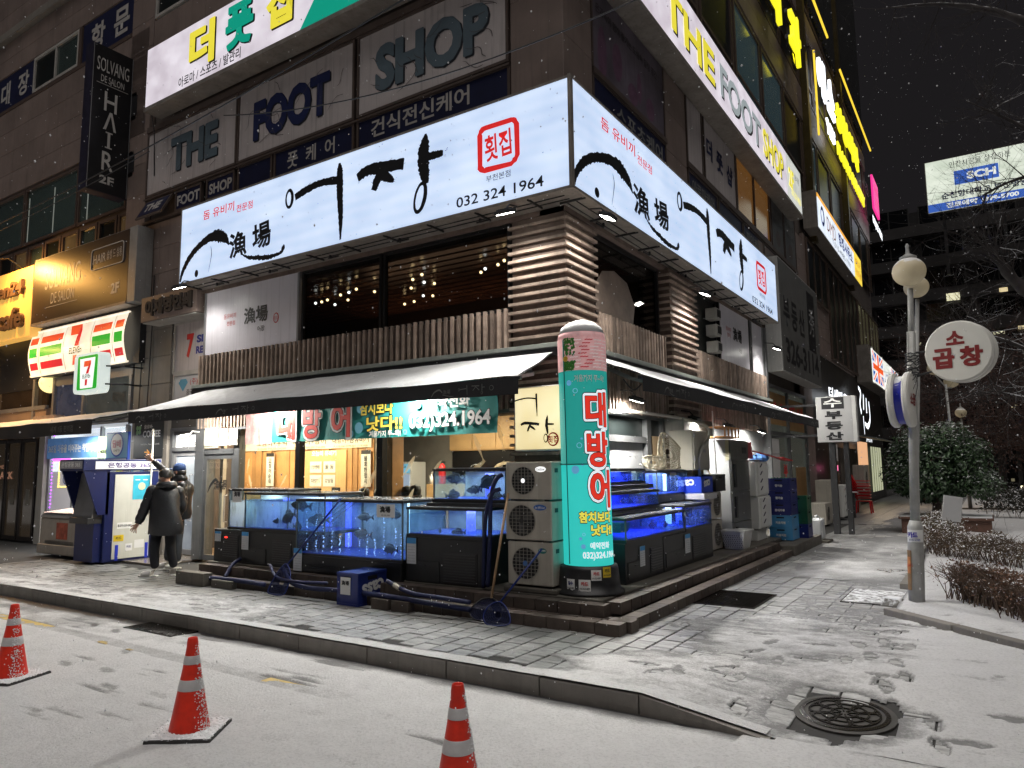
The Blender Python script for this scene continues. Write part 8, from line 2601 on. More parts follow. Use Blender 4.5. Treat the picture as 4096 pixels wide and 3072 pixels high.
solo('foam_tray',MB().box(-4.4,14.9,.27,-3.95,15.6,.48),sty,'cream foam tray under the two foam boxes','tray',bevel=.01)
styro(-4.6,-4.2,15.9,16.9,1.35,1.8,'small white foam box behind the stacked blue crates')
# things on top
t=thing('red_bucket','red square plastic bucket on top of the foam boxes','bucket',(-4.3,15.0,1.9))
redp=mat('red_plastic',(.6,.025,.03),.35,var=.1)
obj('body',MB().hexa([(-4.5,14.85,1.92),(-4.08,14.85,1.90),(-4.08,15.35,1.90),(-4.5,15.35,1.92),(-4.44,14.95,2.26),(-4.1,14.95,2.24),(-4.1,15.3,2.24),(-4.44,15.3,2.26)]),redp,t,bevel=.01)
t=thing('dustpan','red long handled dustpan lying on the foam boxes','dustpan',(-4.0,15.6,1.95))
obj('handle',MB().bar((-4.05,15.2,2.06),(-3.75,16.6,1.88),.04,.02),redp,t);obj('pan',MB().bar((-3.8,16.3,1.93),(-3.72,16.9,1.86),.18,.02),redp,t)
solo('blue_rag',MB().ball((-4.1,15.9,1.92),.2,12,8,.5),mat('blue_cloth',(.08,.2,.5),.8,var=.5,scale=14,bump=1,bscale=20),'crumpled blue and white plastic bag on the foam boxes','bag')
solo('metal_rod',MB().tube([(-4.35,14.7,1.97),(-3.85,17.0,2.02)],.01,6),GREYM,'thin pale rod lying across the foam boxes','rod')
solo('foam_sheet',MB().box(-4.5,14.9,1.85,-4.05,15.7,1.88),sty,'flat foam sheet under the red bucket','sheet')
# stacked drink crates
ck=mat('navy_crate',(.008,.012,.13),.4,var=.1);ckl=mat('light_blue_crate',(.06,.26,.50),.4,var=.1)
zc_=.22
for k in range(5):
 m=ckl if k < 2 else ck
 h=.255
 lab=['lowest light blue drinks crate of the tall stack beside the foam boxes','second light blue drinks crate from the bottom of the tall stack','navy drinks crate third from the bottom of the tall stack','navy drinks crate second from the top of the tall stack','topmost navy drinks crate, filled with green bottles'][k]
 t=crate(-3.95,15.85,zc_+k*h,.45,.62,h-.008,m,lab,fa=(('처음처럼' if k < 2 else ('참이슬' if k > 2 else '롯데주류')),.5,.40,.22,0),group='stacked drinks crates')
 if k == 4:
  for j in range(6):obj('bottle',MB().lathe((-3.88+j*.06,15.95,zc_+4*h+.02),[(.03,0),(.03,.17),(.012,.21),(.012,.25)],8),mat('green_bottle',(.02,.22,.08),.15),t,smooth=True)
for k in range(3):
 crate(-3.78,16.7,.20+k*.3,.42,.45,.29,(mat('dark_green_crate',(.01,.08,.03),.4) if k else ck),['navy crate at the bottom of the short stack behind','dark green crate in the middle of the short stack behind','dark green crate on top of the short stack behind'][k])
# white jug
t=thing('water_jug','translucent white square jerrycan at the end of the platform','jerrycan',(-3.6,17.9,0.05))
jm=mat('translucent_white_plastic',(.62,.64,.65),.35,var=.05)
obj('body',MB().box(-3.62,17.85,.06,-3.28,18.2,.54),jm,t,bevel=.05);obj('cap',MB().lathe((-3.53,17.95,.54),[(.045,0),(.045,.05),(.03,.055)],12),jm,t);obj('handle',MB().tube(crv([(-3.45,17.95,.53),(-3.42,18.0,.60),(-3.38,18.12,.53)]),.02,6),jm,t)
solo('wooden_plank',MB().box(-3.75,17.75,.0,-3.15,18.35,.055),conc,'flat dark board under the jerrycan','board')

# farther units and stacked chairs
ac_unit(-4.55,-4.1,24.0,25.0,.10,1.30,'tall pale outdoor unit with a square grille beyond the jerrycan',face='B',r=.2,group='farther outdoor units')
ac_unit(-4.50,-4.02,22.5,23.5,.05,.66,'low cream outdoor unit in front of the taller pale one',face='B',r=.2,group='farther outdoor units')
styro(-4.35,-3.98,25.3,26.1,.10,1.12,'tall narrow white foam box beyond the farther outdoor units')
ac_unit(-4.4,-4.0,30.5,31.8,.75,1.75,'pale outdoor unit behind the red stacked chairs',face='B',r=.25,group='farther outdoor units')
for k in range(6):
 t=thing('plastic_chair',['bottom','second','third','fourth','fifth','top'][k]+' chair of the stack of red plastic chairs far down the walkway','chair',(-3.9,30.0,0),'stacked red plastic chairs')
 z=.42+.11*k;x=-3.95-.0*k;y=29.6
 obj('seat',MB().box(x-.24,y-.24,z,x+.24,y+.24,z+.03),redp,t,bevel=.01)
 obj('backrest',MB().hexa([(x-.26,y+.2,z+.03),(x-.22,y+.2,z+.03),(x-.22,y+.24,z+.03),(x-.26,y+.24,z+.03),(x-.42,y-.22,z+.42),(x-.38,y-.22,z+.42),(x-.38,y+.24,z+.42),(x-.42,y+.24,z+.42)]),redp,t)
 for (a,b_) in ((-.22,-.22),(.22,-.22),(-.22,.22),(.22,.22)):
  if k == 0:obj('leg',MB().bar((x+a,y+b_,z),(x+a*1.15,y+b_*1.15,0),.04),redp,t)
 for s in (-1,1):obj('armrest',MB().bar((x-.3,y+s*.25,z+.2),(x+.22,y+s*.25,z+.19),.04,.02),redp,t)
t=thing('drum_table','black drum table with a round grey top before the red chairs','table',(-3.9,27.3,0))
obj('drum',MB().lathe((-4.15,26.8,0),[(.3,0),(.31,.02),(.31,.8),(.29,.82)],20),BLACKM,t);obj('table_top',MB().lathe((-4.15,26.8,.83),[(.42,0),(.42,.02)],24),mat('grey_table_top',(.3,.29,.27),.4,snow=.6),t)
# ------------------------------------------------------------------ PEOPLE
IR,FD=Vector((cr0.x,cr0.y,0)),Vector((-math.sin(yaw),math.cos(yaw),0))


def skinned(name,pts,edges,m,par,org,sub=2,root=0):
 me=bpy.data.meshes.new(name);me.from_pydata([tuple(p[0]) for p in pts],edges,[])
 o=bpy.data.objects.new(name,me);col.objects.link(o)
 sk=o.modifiers.new('skin','SKIN');sk.use_smooth_shade=True
 ss=o.modifiers.new('sub','SUBSURF');ss.levels=sub;ss.render_levels=sub
 for v,p in zip(me.skin_vertices[0].data,pts):
  r=p[1];v.radius=(r,r) if not isinstance(r,tuple) else r
 me.skin_vertices[0].data[root].use_root=True
 dg=bpy.context.evaluated_depsgraph_get();dg.update()
 nm=bpy.data.meshes.new_from_object(o.evaluated_get(dg));nm.name=name
 bpy.data.objects.remove(o)
 nm.transform(Matrix.Translation(-Vector(org)))
 nm.materials.clear();nm.materials.append(m)
 nm.polygons.foreach_set('use_smooth',[True]*len(nm.polygons))
 o=bpy.data.objects.new(name,nm);col.objects.link(o);o.parent=par
 return o


def person(base,label,J,depth_turn,jacket_m,trouser_m,shoe_m,hair=True,cap=False,jacket_rings=None,sleeves=None,hands=None,shoes=None,face_dir=(-1,.3),puffer=False,collar=None):
 base=Vector(base)
 W=lambda a,b_,z:base+IR*a+FD*b_+Vector((0,0,z))
 t=thing('person',label,'person',tuple(base));org=tuple(base)
 j={k:W(*v) for k,v in J.items()}
 fd=(IR*face_dir[0]+FD*face_dir[1]).normalized();fside=fd.cross(Vector((0,0,1)))
 # one continuous body
 pts=[(j['pelvis'],.13),(j['waist'],.12),(j['chest'],.15),(j['neck'],.06),(j['head']-Vector((0,0,.05)),.085),(j['head']+Vector((0,0,.05)),.088),
   (j['shL'],.065),(j['elL'],.045),(j['wrL'],.032),(j['shR'],.065),(j['elR'],.045),(j['wrR'],.032),
   (j['hipL'],.09),(j['knL'],.06),(j['anL']+Vector((0,0,.07)),.04),(j['hipR'],.09),(j['knR'],.06),(j['anR']+Vector((0,0,.07)),.04)]
 ed=[(0,1),(1,2),(2,3),(3,4),(4,5),(2,6),(6,7),(7,8),(2,9),(9,10),(10,11),(0,12),(12,13),(13,14),(0,15),(15,16),(16,17)]
 n=len(pts)
 # hands: palm and five fingers each
 for side,(hd,thumb_side,curl) in hands.items():
  w=j['wr' +side];hd=(IR*hd[0]+FD*hd[1]+Vector((0,0,hd[2]))).normalized()
  sd=(IR*thumb_side[0]+FD*thumb_side[1]+Vector((0,0,thumb_side[2])));sd=(sd-hd*sd.dot(hd)).normalized();up=hd.cross(sd)
  palm=w+hd*.07
  pts.append((palm,.030));ed.append(((8 if side == 'L' else 11),len(pts)-1));pi=len(pts)-1
  for k,(off,ln) in enumerate(((.030,.075),(.010,.085),(-.010,.08),(-.030,.062))):
   b0=palm+hd*.030+sd*off;m1=b0+hd*ln*.5+sd*off*.5+up*curl*.01;e1=b0+hd*ln+sd*off*.9+up*curl*.035
   pts += [(b0,.012),(m1,.0095),(e1,.008)];q0=len(pts)-3;ed += [(pi,q0),(q0,q0+1),(q0+1,q0+2)]
  b0=palm+sd*.035-hd*.01;pts += [(b0,.013),(b0+sd*.03+hd*.03,.0105),(b0+sd*.035+hd*.058,.009)];q0=len(pts)-3;ed += [(pi,q0),(q0,q0+1),(q0+1,q0+2)]
 skinned('body',pts,ed,skin,t,org,2)
 # face pieces
 h=j['head']
 fc=MB();
 nose=h+fd*.10+Vector((0,0,-.015))
 fc.hexa([nose-fside*.014-fd*.02+Vector((0,0,-.025)),nose+fside*.014-fd*.02+Vector((0,0,-.025)),nose+fside*.012+fd*.014+Vector((0,0,-.02)),nose-fside*.012+fd*.014+Vector((0,0,-.02)),
    nose-fside*.008-fd*.02+Vector((0,0,.03)),nose+fside*.008-fd*.02+Vector((0,0,.03)),nose+fside*.006-fd*.008+Vector((0,0,.03)),nose-fside*.006-fd*.008+Vector((0,0,.03))])
 obj('nose',fc,skin,t,bevel=.004)
 for s in (-1,1):
  e=h+fside*s*.088+Vector((0,0,-.01))-fd*.01
  obj('ear',MB().ball(tuple(e),.026,8,6,1.3),skin,t,smooth=True)
  ey=h+fd*.084+fside*s*.032+Vector((0,0,.012));obj('eye',MB().ball(tuple(ey),.011,8,6),INK,t,smooth=True)
  q=MB().bar(ey+Vector((0,0,.024))-fside*.016,ey+Vector((0,0,.024))+fside*.016,.006);obj('eyebrow',q,hairm,t)
 mo=h+fd*.088+Vector((0,0,-.058));obj('mouth',MB().bar(mo-fside*.022,mo+fside*.022,.008),mat('lips',(.35,.12,.10),.5),t)
 if hair:
  q=MB();rs=random.Random(3)
  for ring_ in range(9):
   a=ring_/8
   th=math.pi*.62*(1-a)
   for k in range(22):
    an=2*math.pi*k/22
    d_=IR*math.cos(an)+FD*math.sin(an)
    front=max(0,d_.dot(fd))
    r=.108*math.sin(th)*(1+rs.uniform(-.04,.05));zz=.118*math.cos(th)+front*.035*(1-a)
    if ring_ < 2:zz += front*.05
    q.v.append(tuple(h+Vector((0,0,.015))+d_*r-fd*.012+Vector((0,0,zz+rs.uniform(-.005,.008)))))
  for r_i in range(8):
   for k in range(22):
    k2=(k+1) % 22;q.f.append((r_i*22+k,r_i*22+k2,(r_i+1)*22+k2,(r_i+1)*22+k))
  obj('hair',q,hairm,t,smooth=True)
 # trousers
 pts=[(j['pelvis']+Vector((0,0,.04)),.15),(j['pelvis']-Vector((0,0,.04)),.15),(j['hipL'],.105),((j['knL']),.085),(j['knL'].lerp(j['anL'],.6),.078),(j['anL']+Vector((0,0,.045)),.070),(j['hipR'],.105),(j['knR'],.085),(j['knR'].lerp(j['anR'],.6),.078),(j['anR']+Vector((0,0,.045)),.070)]
 skinned('trousers',pts,[(0,1),(1,2),(2,3),(3,4),(4,5),(1,6),(6,7),(7,8),(8,9)],trouser_m,t,org,2)
 # jacket: lofted rings + sleeves in one mesh
 q=MB();n=28;rs=random.Random(7)
 for (a,b_,z,ra,rb) in jacket_rings:
  for k in range(n):
   an=2*math.pi*k/n
   puff=(.012*math.sin(z*60) if puffer else 0)+rs.uniform(-.004,.004)+.012*math.sin(an*3+z*9)
   q.v.append(tuple(W(a+(ra+puff)*math.cos(an),b_+(rb+puff)*math.sin(an),z+.012*math.sin(an*2+a*9))))
 for i in range(len(jacket_rings)-1):
  for k in range(n):
   k2=(k+1) % n;q.f.append((i*n+k,i*n+k2,(i+1)*n+k2,(i+1)*n+k))
 for side,rad in sleeves.items():
  s0,e0,w0=j['sh' +side],j['el' +side],j['wr' +side]
  pts_,rr_=[],[]
  seq=[j['chest'].lerp(s0,.6),s0,s0.lerp(e0,.5),e0,e0.lerp(w0,.5),w0+(w0-e0)*.03]
  sm=crv(seq,7)
  for i,p in enumerate(sm):
   a=i/(len(sm)-1);pts_.append(p)
   rr_.append((rad[0]*(1-a)+rad[1]*a)*(1+(.09*math.sin(i*1.9) if puffer else .05*math.sin(i*1.1)))*(1 if a < .93 else .8))
  q.tube(pts_,rr_,14)
 obj('jacket',q,jacket_m,t,smooth=True)
 if collar:
  q=MB();(a,b_,z,r)=collar
  q.lathe(W(a,b_,z),[(r*1.15,-.05),(r*1.25,.0),(r*1.05,.05),(r*.9,.06),(r*.8,.0)],22,sx=1.2,sy=1.0)
  obj('hood' if not puffer else 'collar',q,jacket_m,t,smooth=True)
 for (a,b_,ang,L_) in shoes:
  d_=(IR*math.cos(ang)+FD*math.sin(ang));p=W(a,b_,0);k=L_/.28;z=Vector((0,0,1))
  skinned('shoe',[(p-d_*.06*k+z*.055,(.056,.06)),(p+d_*.02*k+z*.055,(.056,.062)),(p+d_*.11*k+z*.05,(.06,.05)),(p+d_*.18*k+z*.042,(.05,.038)),(p-d_*.04*k+z*.12,.056)],[(0,1),(1,2),(2,3),(0,4)],shoe_m,t,org,2)
  s_=d_.cross(z);q=MB().hexa([tuple(p+d_*x*k+s_*w+z*h_) for h_ in (.0,.028) for x,w in ((-.105,-.04),(.205,-.045),(.205,.045),(-.105,.04))]);obj('sole',q,shoe_m,t,bevel=.012)
 return t,W,fd,fside,j


parka=mat('black_parka_cloth',(.016,.017,.02),.45,var=.3,scale=4,bump=.6,bscale=14)
pufm=mat('black_puffer_cloth',(.014,.015,.017),.32,var=.3,scale=5,bump=.5,bscale=18)
blk_tr=mat('black_trousers',(.008,.009,.014),.8,var=.2,bump=.4,bscale=16);jeans=mat('dark_jeans',(.035,.04,.05),.8,var=.4,scale=6,bump=.4,bscale=20)
shw=mat('off_white_shoe',(.78,.76,.72),.5,var=.08)
P1=(-11.93,7.23,0)
J1=dict(pelvis=(.03,0,.93),waist=(.03,.0,1.08),chest=(.04,.0,1.36),neck=(.05,.0,1.56),head=(.015,.0,1.69),shL=(-.18,-.02,1.44),elL=(-.28,-.06,1.14),wrL=(-.36,-.10,.90),shR=(.22,.08,1.42),elR=(.24,.20,1.16),wrR=(.12,.30,1.0),
   hipL=(-.07,0,.86),knL=(-.10,-.03,.46),anL=(-.065,-.04,.08),hipR=(.12,.03,.86),knR=(.14,.05,.46),anR=(.20,.10,.08))
t1,W1,fd1,fs1,j1=person(P1,'man in a big black parka seen from behind, hand hanging open, white shoes',J1,0,parka,blk_tr,shw,
 jacket_rings=[(.05,0,.70,.285,.21),(.06,.0,.78,.29,.22),(.06,.0,.92,.265,.22),(.05,0,1.08,.245,.21),(.045,0,1.22,.24,.205),(.04,0,1.36,.24,.19),(.04,0,1.45,.215,.16),(.045,0,1.52,.15,.13),(.05,0,1.56,.09,.09)],
 sleeves={'L':(.105,.07),'R':(.10,.07)},hands={'L':((-.5,-.1,-.85),(-.6,0,.3),1),'R':((0,.1,-1),(.4,0,0),1)},
 shoes=[(-.12,-.05,math.pi*.97,.30),(.20,.06,math.pi*.62,.29)],face_dir=(-.85,.55),collar=(.07,-.04,1.54,.13))
P2=(-12.46,7.76,.03)
J2=dict(pelvis=(.06,0,.96),waist=(.06,0,1.10),chest=(.10,0,1.40),neck=(.10,0,1.60),head=(.07,0,1.735),shL=(.20,-.12,1.48),elL=(.24,-.16,1.18),wrL=(.12,-.16,.98),shR=(-.02,.10,1.52),elR=(-.22,.05,1.76),wrR=(-.40,-.02,1.93),
   hipL=(.13,-.03,.88),knL=(.12,-.05,.48),anL=(.13,-.05,.08),hipR=(-.02,.04,.88),knR=(-.06,.06,.48),anR=(-.10,.05,.08))
t2p,W2,fd2,fs2,j2=person(P2,'man in a blue cap, glasses and black puffer jacket raising an open hand',J2,0,pufm,jeans,shw,hair=False,
 jacket_rings=[(.08,0,.88,.21,.20),(.09,0,.96,.225,.205),(.10,0,1.10,.22,.20),(.10,0,1.24,.225,.20),(.10,0,1.38,.225,.20),(.10,0,1.48,.20,.18),(.10,0,1.56,.13,.12),(.10,0,1.61,.085,.085)],
 sleeves={'L':(.085,.06),'R':(.085,.055)},hands={'L':((-.6,0,-.5),(0,0,.5),1),'R':((-.68,-.1,.73),(-.5,0,-.6),.3)},
 shoes=[(.10,-.06,math.pi*1.05,.28),(-.12,.05,math.pi,.29)],face_dir=(-1,.15),puffer=True,collar=(.10,0,1.61,.095))
h=j2['head'];capm=mat('blue_cap_cloth',(.015,.05,.16),.8,var=.15)
q=MB();q.lathe(tuple(h+Vector((0,0,.025))-fd2*.008),[(.108,-.01),(.112,.03),(.105,.075),(.08,.112),(.04,.13),(.002,.134)],20)
obj('cap',q,capm,t2p,smooth=True)
q=MB();b0=h+fd2*.085+Vector((0,0,.035))
q.hexa([b0-fs2*.085,b0+fs2*.085,b0+fs2*.055+fd2*.10+Vector((0,0,.012)),b0-fs2*.055+fd2*.10+Vector((0,0,.012)),b0-fs2*.085+Vector((0,0,.01)),b0+fs2*.085+Vector((0,0,.01)),b0+fs2*.055+fd2*.10+Vector((0,0,.022)),b0-fs2*.055+fd2*.10+Vector((0,0,.022))])
obj('visor',q,capm,t2p,bevel=.004)
q=MB().ball(tuple(h+fd2*.10+Vector((0,0,.085))),.018,8,6);obj('red_cap_patch',q,RED,t2p)
q=MB().lathe(tuple(h+Vector((0,0,-.035))-fd2*.03),[(.093,-.03),(.10,.02),(.098,.06)],18);obj('hair',q,hairm,t2p,smooth=True)
q=MB()
for s in (-1,1):
 c=h+fd2*.105+fs2*s*.034+Vector((0,0,.008))
 for k in range(10):
  a,b_=k*.628,(k+1)*.628
  q.bar(c+fs2*.027*math.cos(a)+Vector((0,0,.02*math.sin(a))),c+fs2*.027*math.cos(b_)+Vector((0,0,.02*math.sin(b_))),.004)
 q.bar(c+fs2*s*.027,h+fs2*s*.095+Vector((0,0,.01)),.005)
q.bar(h+fd2*.105-fs2*.008+Vector((0,0,.01)),h+fd2*.105+fs2*.008+Vector((0,0,.01)),.004)
obj('glasses',q,INK,t2p)

# ------------------------------------------------------------------ TRAFFIC CONES
cone_m=mat('red_cone_plastic',(.72,.03,.01),.42,var=.18,scale=9,bump=.08,bscale=60,streak=.35,wear=(.30,.02,.01))
refl=mat('silver_reflective_band',(.62,.60,.60),.35,.25,var=.08,scale=14,bump=.25,bscale=22)
rub=mat('black_rubber_foot',(.03,.028,.028),.7,var=.25,snow=.55)


def cone(x,y,ang,label,snow_side):
 z=-.150;t=thing('traffic_cone',label,'traffic cone',(x,y,z),'red and silver traffic cones on the snowy road')
 M=Matrix.Rotation(ang,4,'Z')
 q=MB();s=.235
 sq=lambda r,zz:[tuple(Vector((x,y,z+zz))+M @ Vector((a*r,b_*r,0))) for a,b_ in ((-1,-1),(1,-1),(1,1),(-1,1))]
 q.hexa(sq(s,.004)+sq(s*.97,.045));obj('rubber_foot',q,rub,t,bevel=.012)
 prof=[(.142,.04),(.138,.06),(.128,.11),(.062,.47),(.047,.575),(.040,.62),(.040,.645),(.034,.68),(.031,.685),(.026,.68),(.03,.63)]
 obj('body',MB().lathe((x,y,z),prof,40),cone_m,t,smooth=True)
 for (z0,z1) in ((.32,.395),(.50,.56)):
  r0=.128+(z0-.11)/.36*-.066+.0025;r1=.128+(z1-.11)/.36*-.066+.0025
  if z0 > .45:r0,r1=.0605,.0515
  obj('reflective_band',MB().lathe((x,y,z),[(r0-.001,z0),(r0,z0+.001),(r1,z1-.001),(r1-.001,z1)],40),refl,t,smooth=True)
 # snow clinging
 rs=random.Random(int(x*100));q=MB()
 for k in range(230):
  a=snow_side+rs.gauss(0,.28);zz=.05+(rs.random() ** 1.5)*.60;r=.1395-(zz-.05)*.172
  p=Vector((x+r*math.cos(a),y+r*math.sin(a),z+zz));w=rs.uniform(.003,.007)
  q.lathe(tuple(p),[(.0005,-w),(w,0),(.0005,w)],5)
 for k in range(500):
  u,v=rs.uniform(-s,s)*.97,rs.uniform(-s,s)*.97
  if math.hypot(u,v) < .12:continue
  p=Vector((x,y,z+.044))+M @ Vector((u,v,0));w=rs.uniform(.006,.016);q.lathe(tuple(p),[(w,-.004),(w*.8,.004),(.0005,w*.5)],5)
 o=obj('clinging_snow',q,SNOWP,t);o['kind']='stuff'
 return t


cone(-7.76,3.28,.35,'leftmost of the three red traffic cones, cut by the photo edge',-.1)
cone(-5.03,3.33,.62,'middle of the three red traffic cones, whole and snow dusted on its right',.35)
cone(-2.63,3.42,.2,'rightmost of the three red traffic cones, its foot below the photo edge',.4)
# ------------------------------------------------------------------ LAMP POLES
polem=mat('grey_white_pole',(.42,.42,.40),.5,.1,var=.2,scale=6,streak=.6,wear=(.18,.16,.13))
globem=mat('cream_globe',(.60,.52,.36),.45,var=.08,snow=.62,emit=(1.0,.8,.45),estr=.05)


def lamp_post(x,y,h,lean,globes,label,thick=True,group='street lamps along the walkway'):
 t=thing('street_lamp',label,'street lamp',(x,y,0),group)
 top=Vector((x+lean,y,h))
 L_=lambda z:Vector((x+lean*z/h,y,z))
 if thick:
  obj('base_sleeve',MB().tube([L_(0),L_(.98),L_(1.06)],[.092,.088,.062],20),polem,t,smooth=True)
  obj('pole',MB().tube([L_(1.0),L_(3.42)],[.056,.052],16),polem,t,smooth=True)
  obj('square_coupling',MB().bar(L_(3.05),L_(3.42),.095),polem,t,bevel=.01)
  obj('upper_pole',MB().tube([L_(3.4),L_(h)],[.036,.033],12),polem,t,smooth=True)
 else:
  obj('pole',MB().tube([L_(0),L_(h*.72),L_(h*.72+.02),L_(h)],[.07,.06,.04,.035],10),polem,t,smooth=True)
 for (dx,dy,dz,r) in globes:
  c=L_(h)+Vector((dx,dy,dz))
  g=obj('globe',MB().ball(tuple(c),r,28,18,.93),globem,t,smooth=True)
  obj('cap',MB().lathe(tuple(c+Vector((0,0,r*.86))),[(r*.5,-.01),(r*.52,.02),(r*.25,.05),(r*.12,.07),(r*.1,.14),(r*.13,.17),(r*.05,.20)],18),polem,g,smooth=True)
  if abs(dx)+abs(dy) > .05:obj('arm',MB().tube([L_(h-.1),c-Vector((0,0,r*.95))],.02,8),polem,t)
 return t


lp=lamp_post(-.87,10.35,3.98,.19,[(.0,0,.22,.197)],'nearest grey lamp post with a snow topped cream globe and round signs hung on it')
# stickers
def pole_sheet(ang0,ang1,z0,z1,r,m,name,par,cx=-.87,cy=10.35,lean=.19/3.98,d=.004):
 q=MB();n=6
 for i in range(n+1):
  a=ang0+(ang1-ang0)*i/n
  for z in (z0,z1):q.v.append((cx+lean*z+(r+d)*math.cos(a),cy+(r+d)*math.sin(a),z))
 for i in range(n):q.f.append((2*i,2*i+2,2*i+3,2*i+1))
 return obj(name,q,m,par)


va=math.atan2(-10.35,.87)
pole_sheet(va-1.2,va+1.0,.80,.95,.09,WHITE,'card_sticker',lp)
pole_sheet(va-1.35,va-.55,.22,.70,.092,mat('brown_torn_poster',(.26,.16,.08),.7,var=.3,scale=8),'torn_poster',lp)
pole_sheet(va-1.25,va-.65,.42,.62,.094,mat('orange_torn_poster',(.55,.22,.08),.7,var=.3,scale=20),'torn_poster',lp)
FPole=Flat(Matrix.Translation((-.87+.04,10.35,0)) @ Matrix.Rotation(va+math.pi/2-.1,4,'Z') @ Matrix.Rotation(R(90),4,'X'))
text('카드',FPole,-.02,.89,.07,mat('violet_blue_print',(.05,.04,.4),.5),lp,d=.098,w=.11,bold=.05)
text('010-5385',FPole,-.0,.83,.025,NAVYP,lp,d=.099,w=.12,bold=.02)
text('1644-5',FPole,-.075,.52,.04,RED,lp,d=.085,w=.06)
# cable tangle on the pole
q=MB();rs=random.Random(4)
for k in range(9):
 z=2.86+.035*k;q.tube([(-.87+.05*z+(.062+rs.uniform(0,.02))*math.cos(a*.5),10.35+.065*math.sin(a*.5),z+rs.uniform(-.015,.015)) for a in range(14)],.008,4)
for k in range(5):
 p=Vector((-.72,10.28,2.9));q.tube(crv([p,p+Vector((rs.uniform(-.2,.12),-.05,rs.uniform(-.3,.05))),p+Vector((rs.uniform(-.45,.1),0,rs.uniform(-.7,-.3)))],5),.005,4)
obj('cable_tangle',q,BLACKM,lp)
lamp_post(-1.2,14.2,4.60,.36,[(.0,0,.22,.20)],'second lamp post, hidden behind the first, its yellowish globe showing lower',thick=False)
lamp_post(-.85,26.0,4.2,-.1,[(-.25,-.2,.50,.22),(.15,.3,.12,.22)],'lamp post with two globes rising from behind the round evergreen',thick=False)
lamp_post(-.72,33.0,3.5,-.06,[(.0,0,.22,.20)],'farthest small lamp post with a finial, right of the round evergreen',thick=False)

# round tripe restaurant sign
snw=mat('white_sign_plastic',(.66,.65,.60),.45,var=.06,snow=.25,bump=.05)
rs_=thing('round_sign','round white drum sign with three dark red characters hung from the lamp post','sign',(-.21,10.2,3.1))
cN=Vector((-.26,-.96,0)).normalized()     # face normal, to the road
az=math.atan2(cN.y,cN.x)+math.pi/2
M=Matrix.Translation((-.22,10.22,3.11)) @ Matrix.Rotation(az,4,'Z') @ Matrix.Rotation(R(90),4,'X')
FR=Flat(M)


def drum(F,r,t0,t1,name,m,par,bev=.02):
 q=MB();n=44;prof=[(r-bev,t0),(r,t0+bev),(r,t1-bev),(r-bev,t1)]
 for rr,d in prof:
  for k in range(n):
   a=2*math.pi*k/n;q.v.append(F.P(rr*math.cos(a),rr*math.sin(a),d))
 for i in range(3):
  for k in range(n):
   k2=(k+1) % n;q.f.append((i*n+k,i*n+k2,(i+1)*n+k2,(i+1)*n+k))
 q.f.append(tuple(reversed(range(n))));q.f.append(tuple(range(3*n,4*n)))
 return obj(name,q,m,par)


drum(FR,.375,-.085,.0,'front_drum',snw,rs_);drum(FR,.355,-.13,-.085,'middle_ring',mat('dark_ring',(.08,.08,.08),.5),rs_,.005);drum(FR,.375,-.22,-.13,'rear_drum',snw,rs_)
dred=mat('dark_red_letter',(.20,.012,.012),.5,var=.05)
text('소',FR,-.02,.165,.17,dred,rs_,w=.20,bold=.045);text('곱',FR,-.16,-.075,.25,dred,rs_,w=.24,bold=.045);text('창',FR,.14,-.075,.25,dred,rs_,w=.25,bold=.045)
obj('bracket',MB().tube([(-.72,10.35,3.15),(-.45,10.33,3.15)],.014,6).tube([(-.72,10.35,2.85),(-.40,10.33,2.92)],.014,6),BLACKM,rs_)
# drum sign seen edge on
es=thing('round_sign','round drum sign seen edge on, two white discs and blue ring, on the lamp post','sign',(-.8,10.3,2.56))
M=Matrix.Translation((-.85,10.22,2.55)) @ Matrix.Rotation(-.10,4,'Z') @ Matrix.Rotation(R(90),4,'Y')
FE=Flat(M)
drum(FE,.345,-.125,-.045,'disc',snw,es);drum(FE,.30,-.045,.045,'blue_ring',mat('sign_ring_blue',(.008,.015,.30),.4,var=.2,snow=.5),es,.004);drum(FE,.345,.045,.125,'disc',snw,es)
text('소곱창',Flat(M @ Matrix.Rotation(R(90),4,'Z')),0,0,.16,dred,es,d=.128,w=.45,bold=.04)

# ------------------------------------------------------------------ PLANTING
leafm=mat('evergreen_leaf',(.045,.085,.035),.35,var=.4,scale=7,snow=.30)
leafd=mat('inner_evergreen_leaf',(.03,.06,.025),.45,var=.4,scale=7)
barkm=mat('dark_bark',(.06,.045,.035),.85,var=.35,scale=12,bump=.6,bscale=40)
rl=random.Random(31)


def leaf_crown(name,par,blobs,n,ls,m,kind=None,flat=.5):
 V,F_=[],[]
 for i in range(n):
  c,r=blobs[rl.randrange(len(blobs))]
  d=Vector((rl.gauss(0,1),rl.gauss(0,1),rl.gauss(0,1))).normalized()
  p=Vector(c)+Vector((d.x*r[0],d.y*r[1],d.z*r[2]))*(rl.uniform(.55,1.04))
  t_=Vector((rl.gauss(0,1),rl.gauss(0,1),rl.gauss(0,.6)+.2)).normalized()
  nrm=(d*.6+Vector((0,0,flat))+Vector((rl.gauss(0,.4),rl.gauss(0,.4),rl.gauss(0,.3)))).normalized()
  u=nrm.cross(t_)
  if u.length < .01:continue
  u.normalize();w=u.cross(nrm);s=ls*rl.uniform(.6,1.3);b=len(V)
  V += [tuple(p-u*s),tuple(p+w*s*.4),tuple(p+u*s),tuple(p-w*s*.4)];F_.append((b,b+1,b+2,b+3))
 q=MB();q.v,q.f=V,F_
 o=obj(name,q,m,par)
 return o


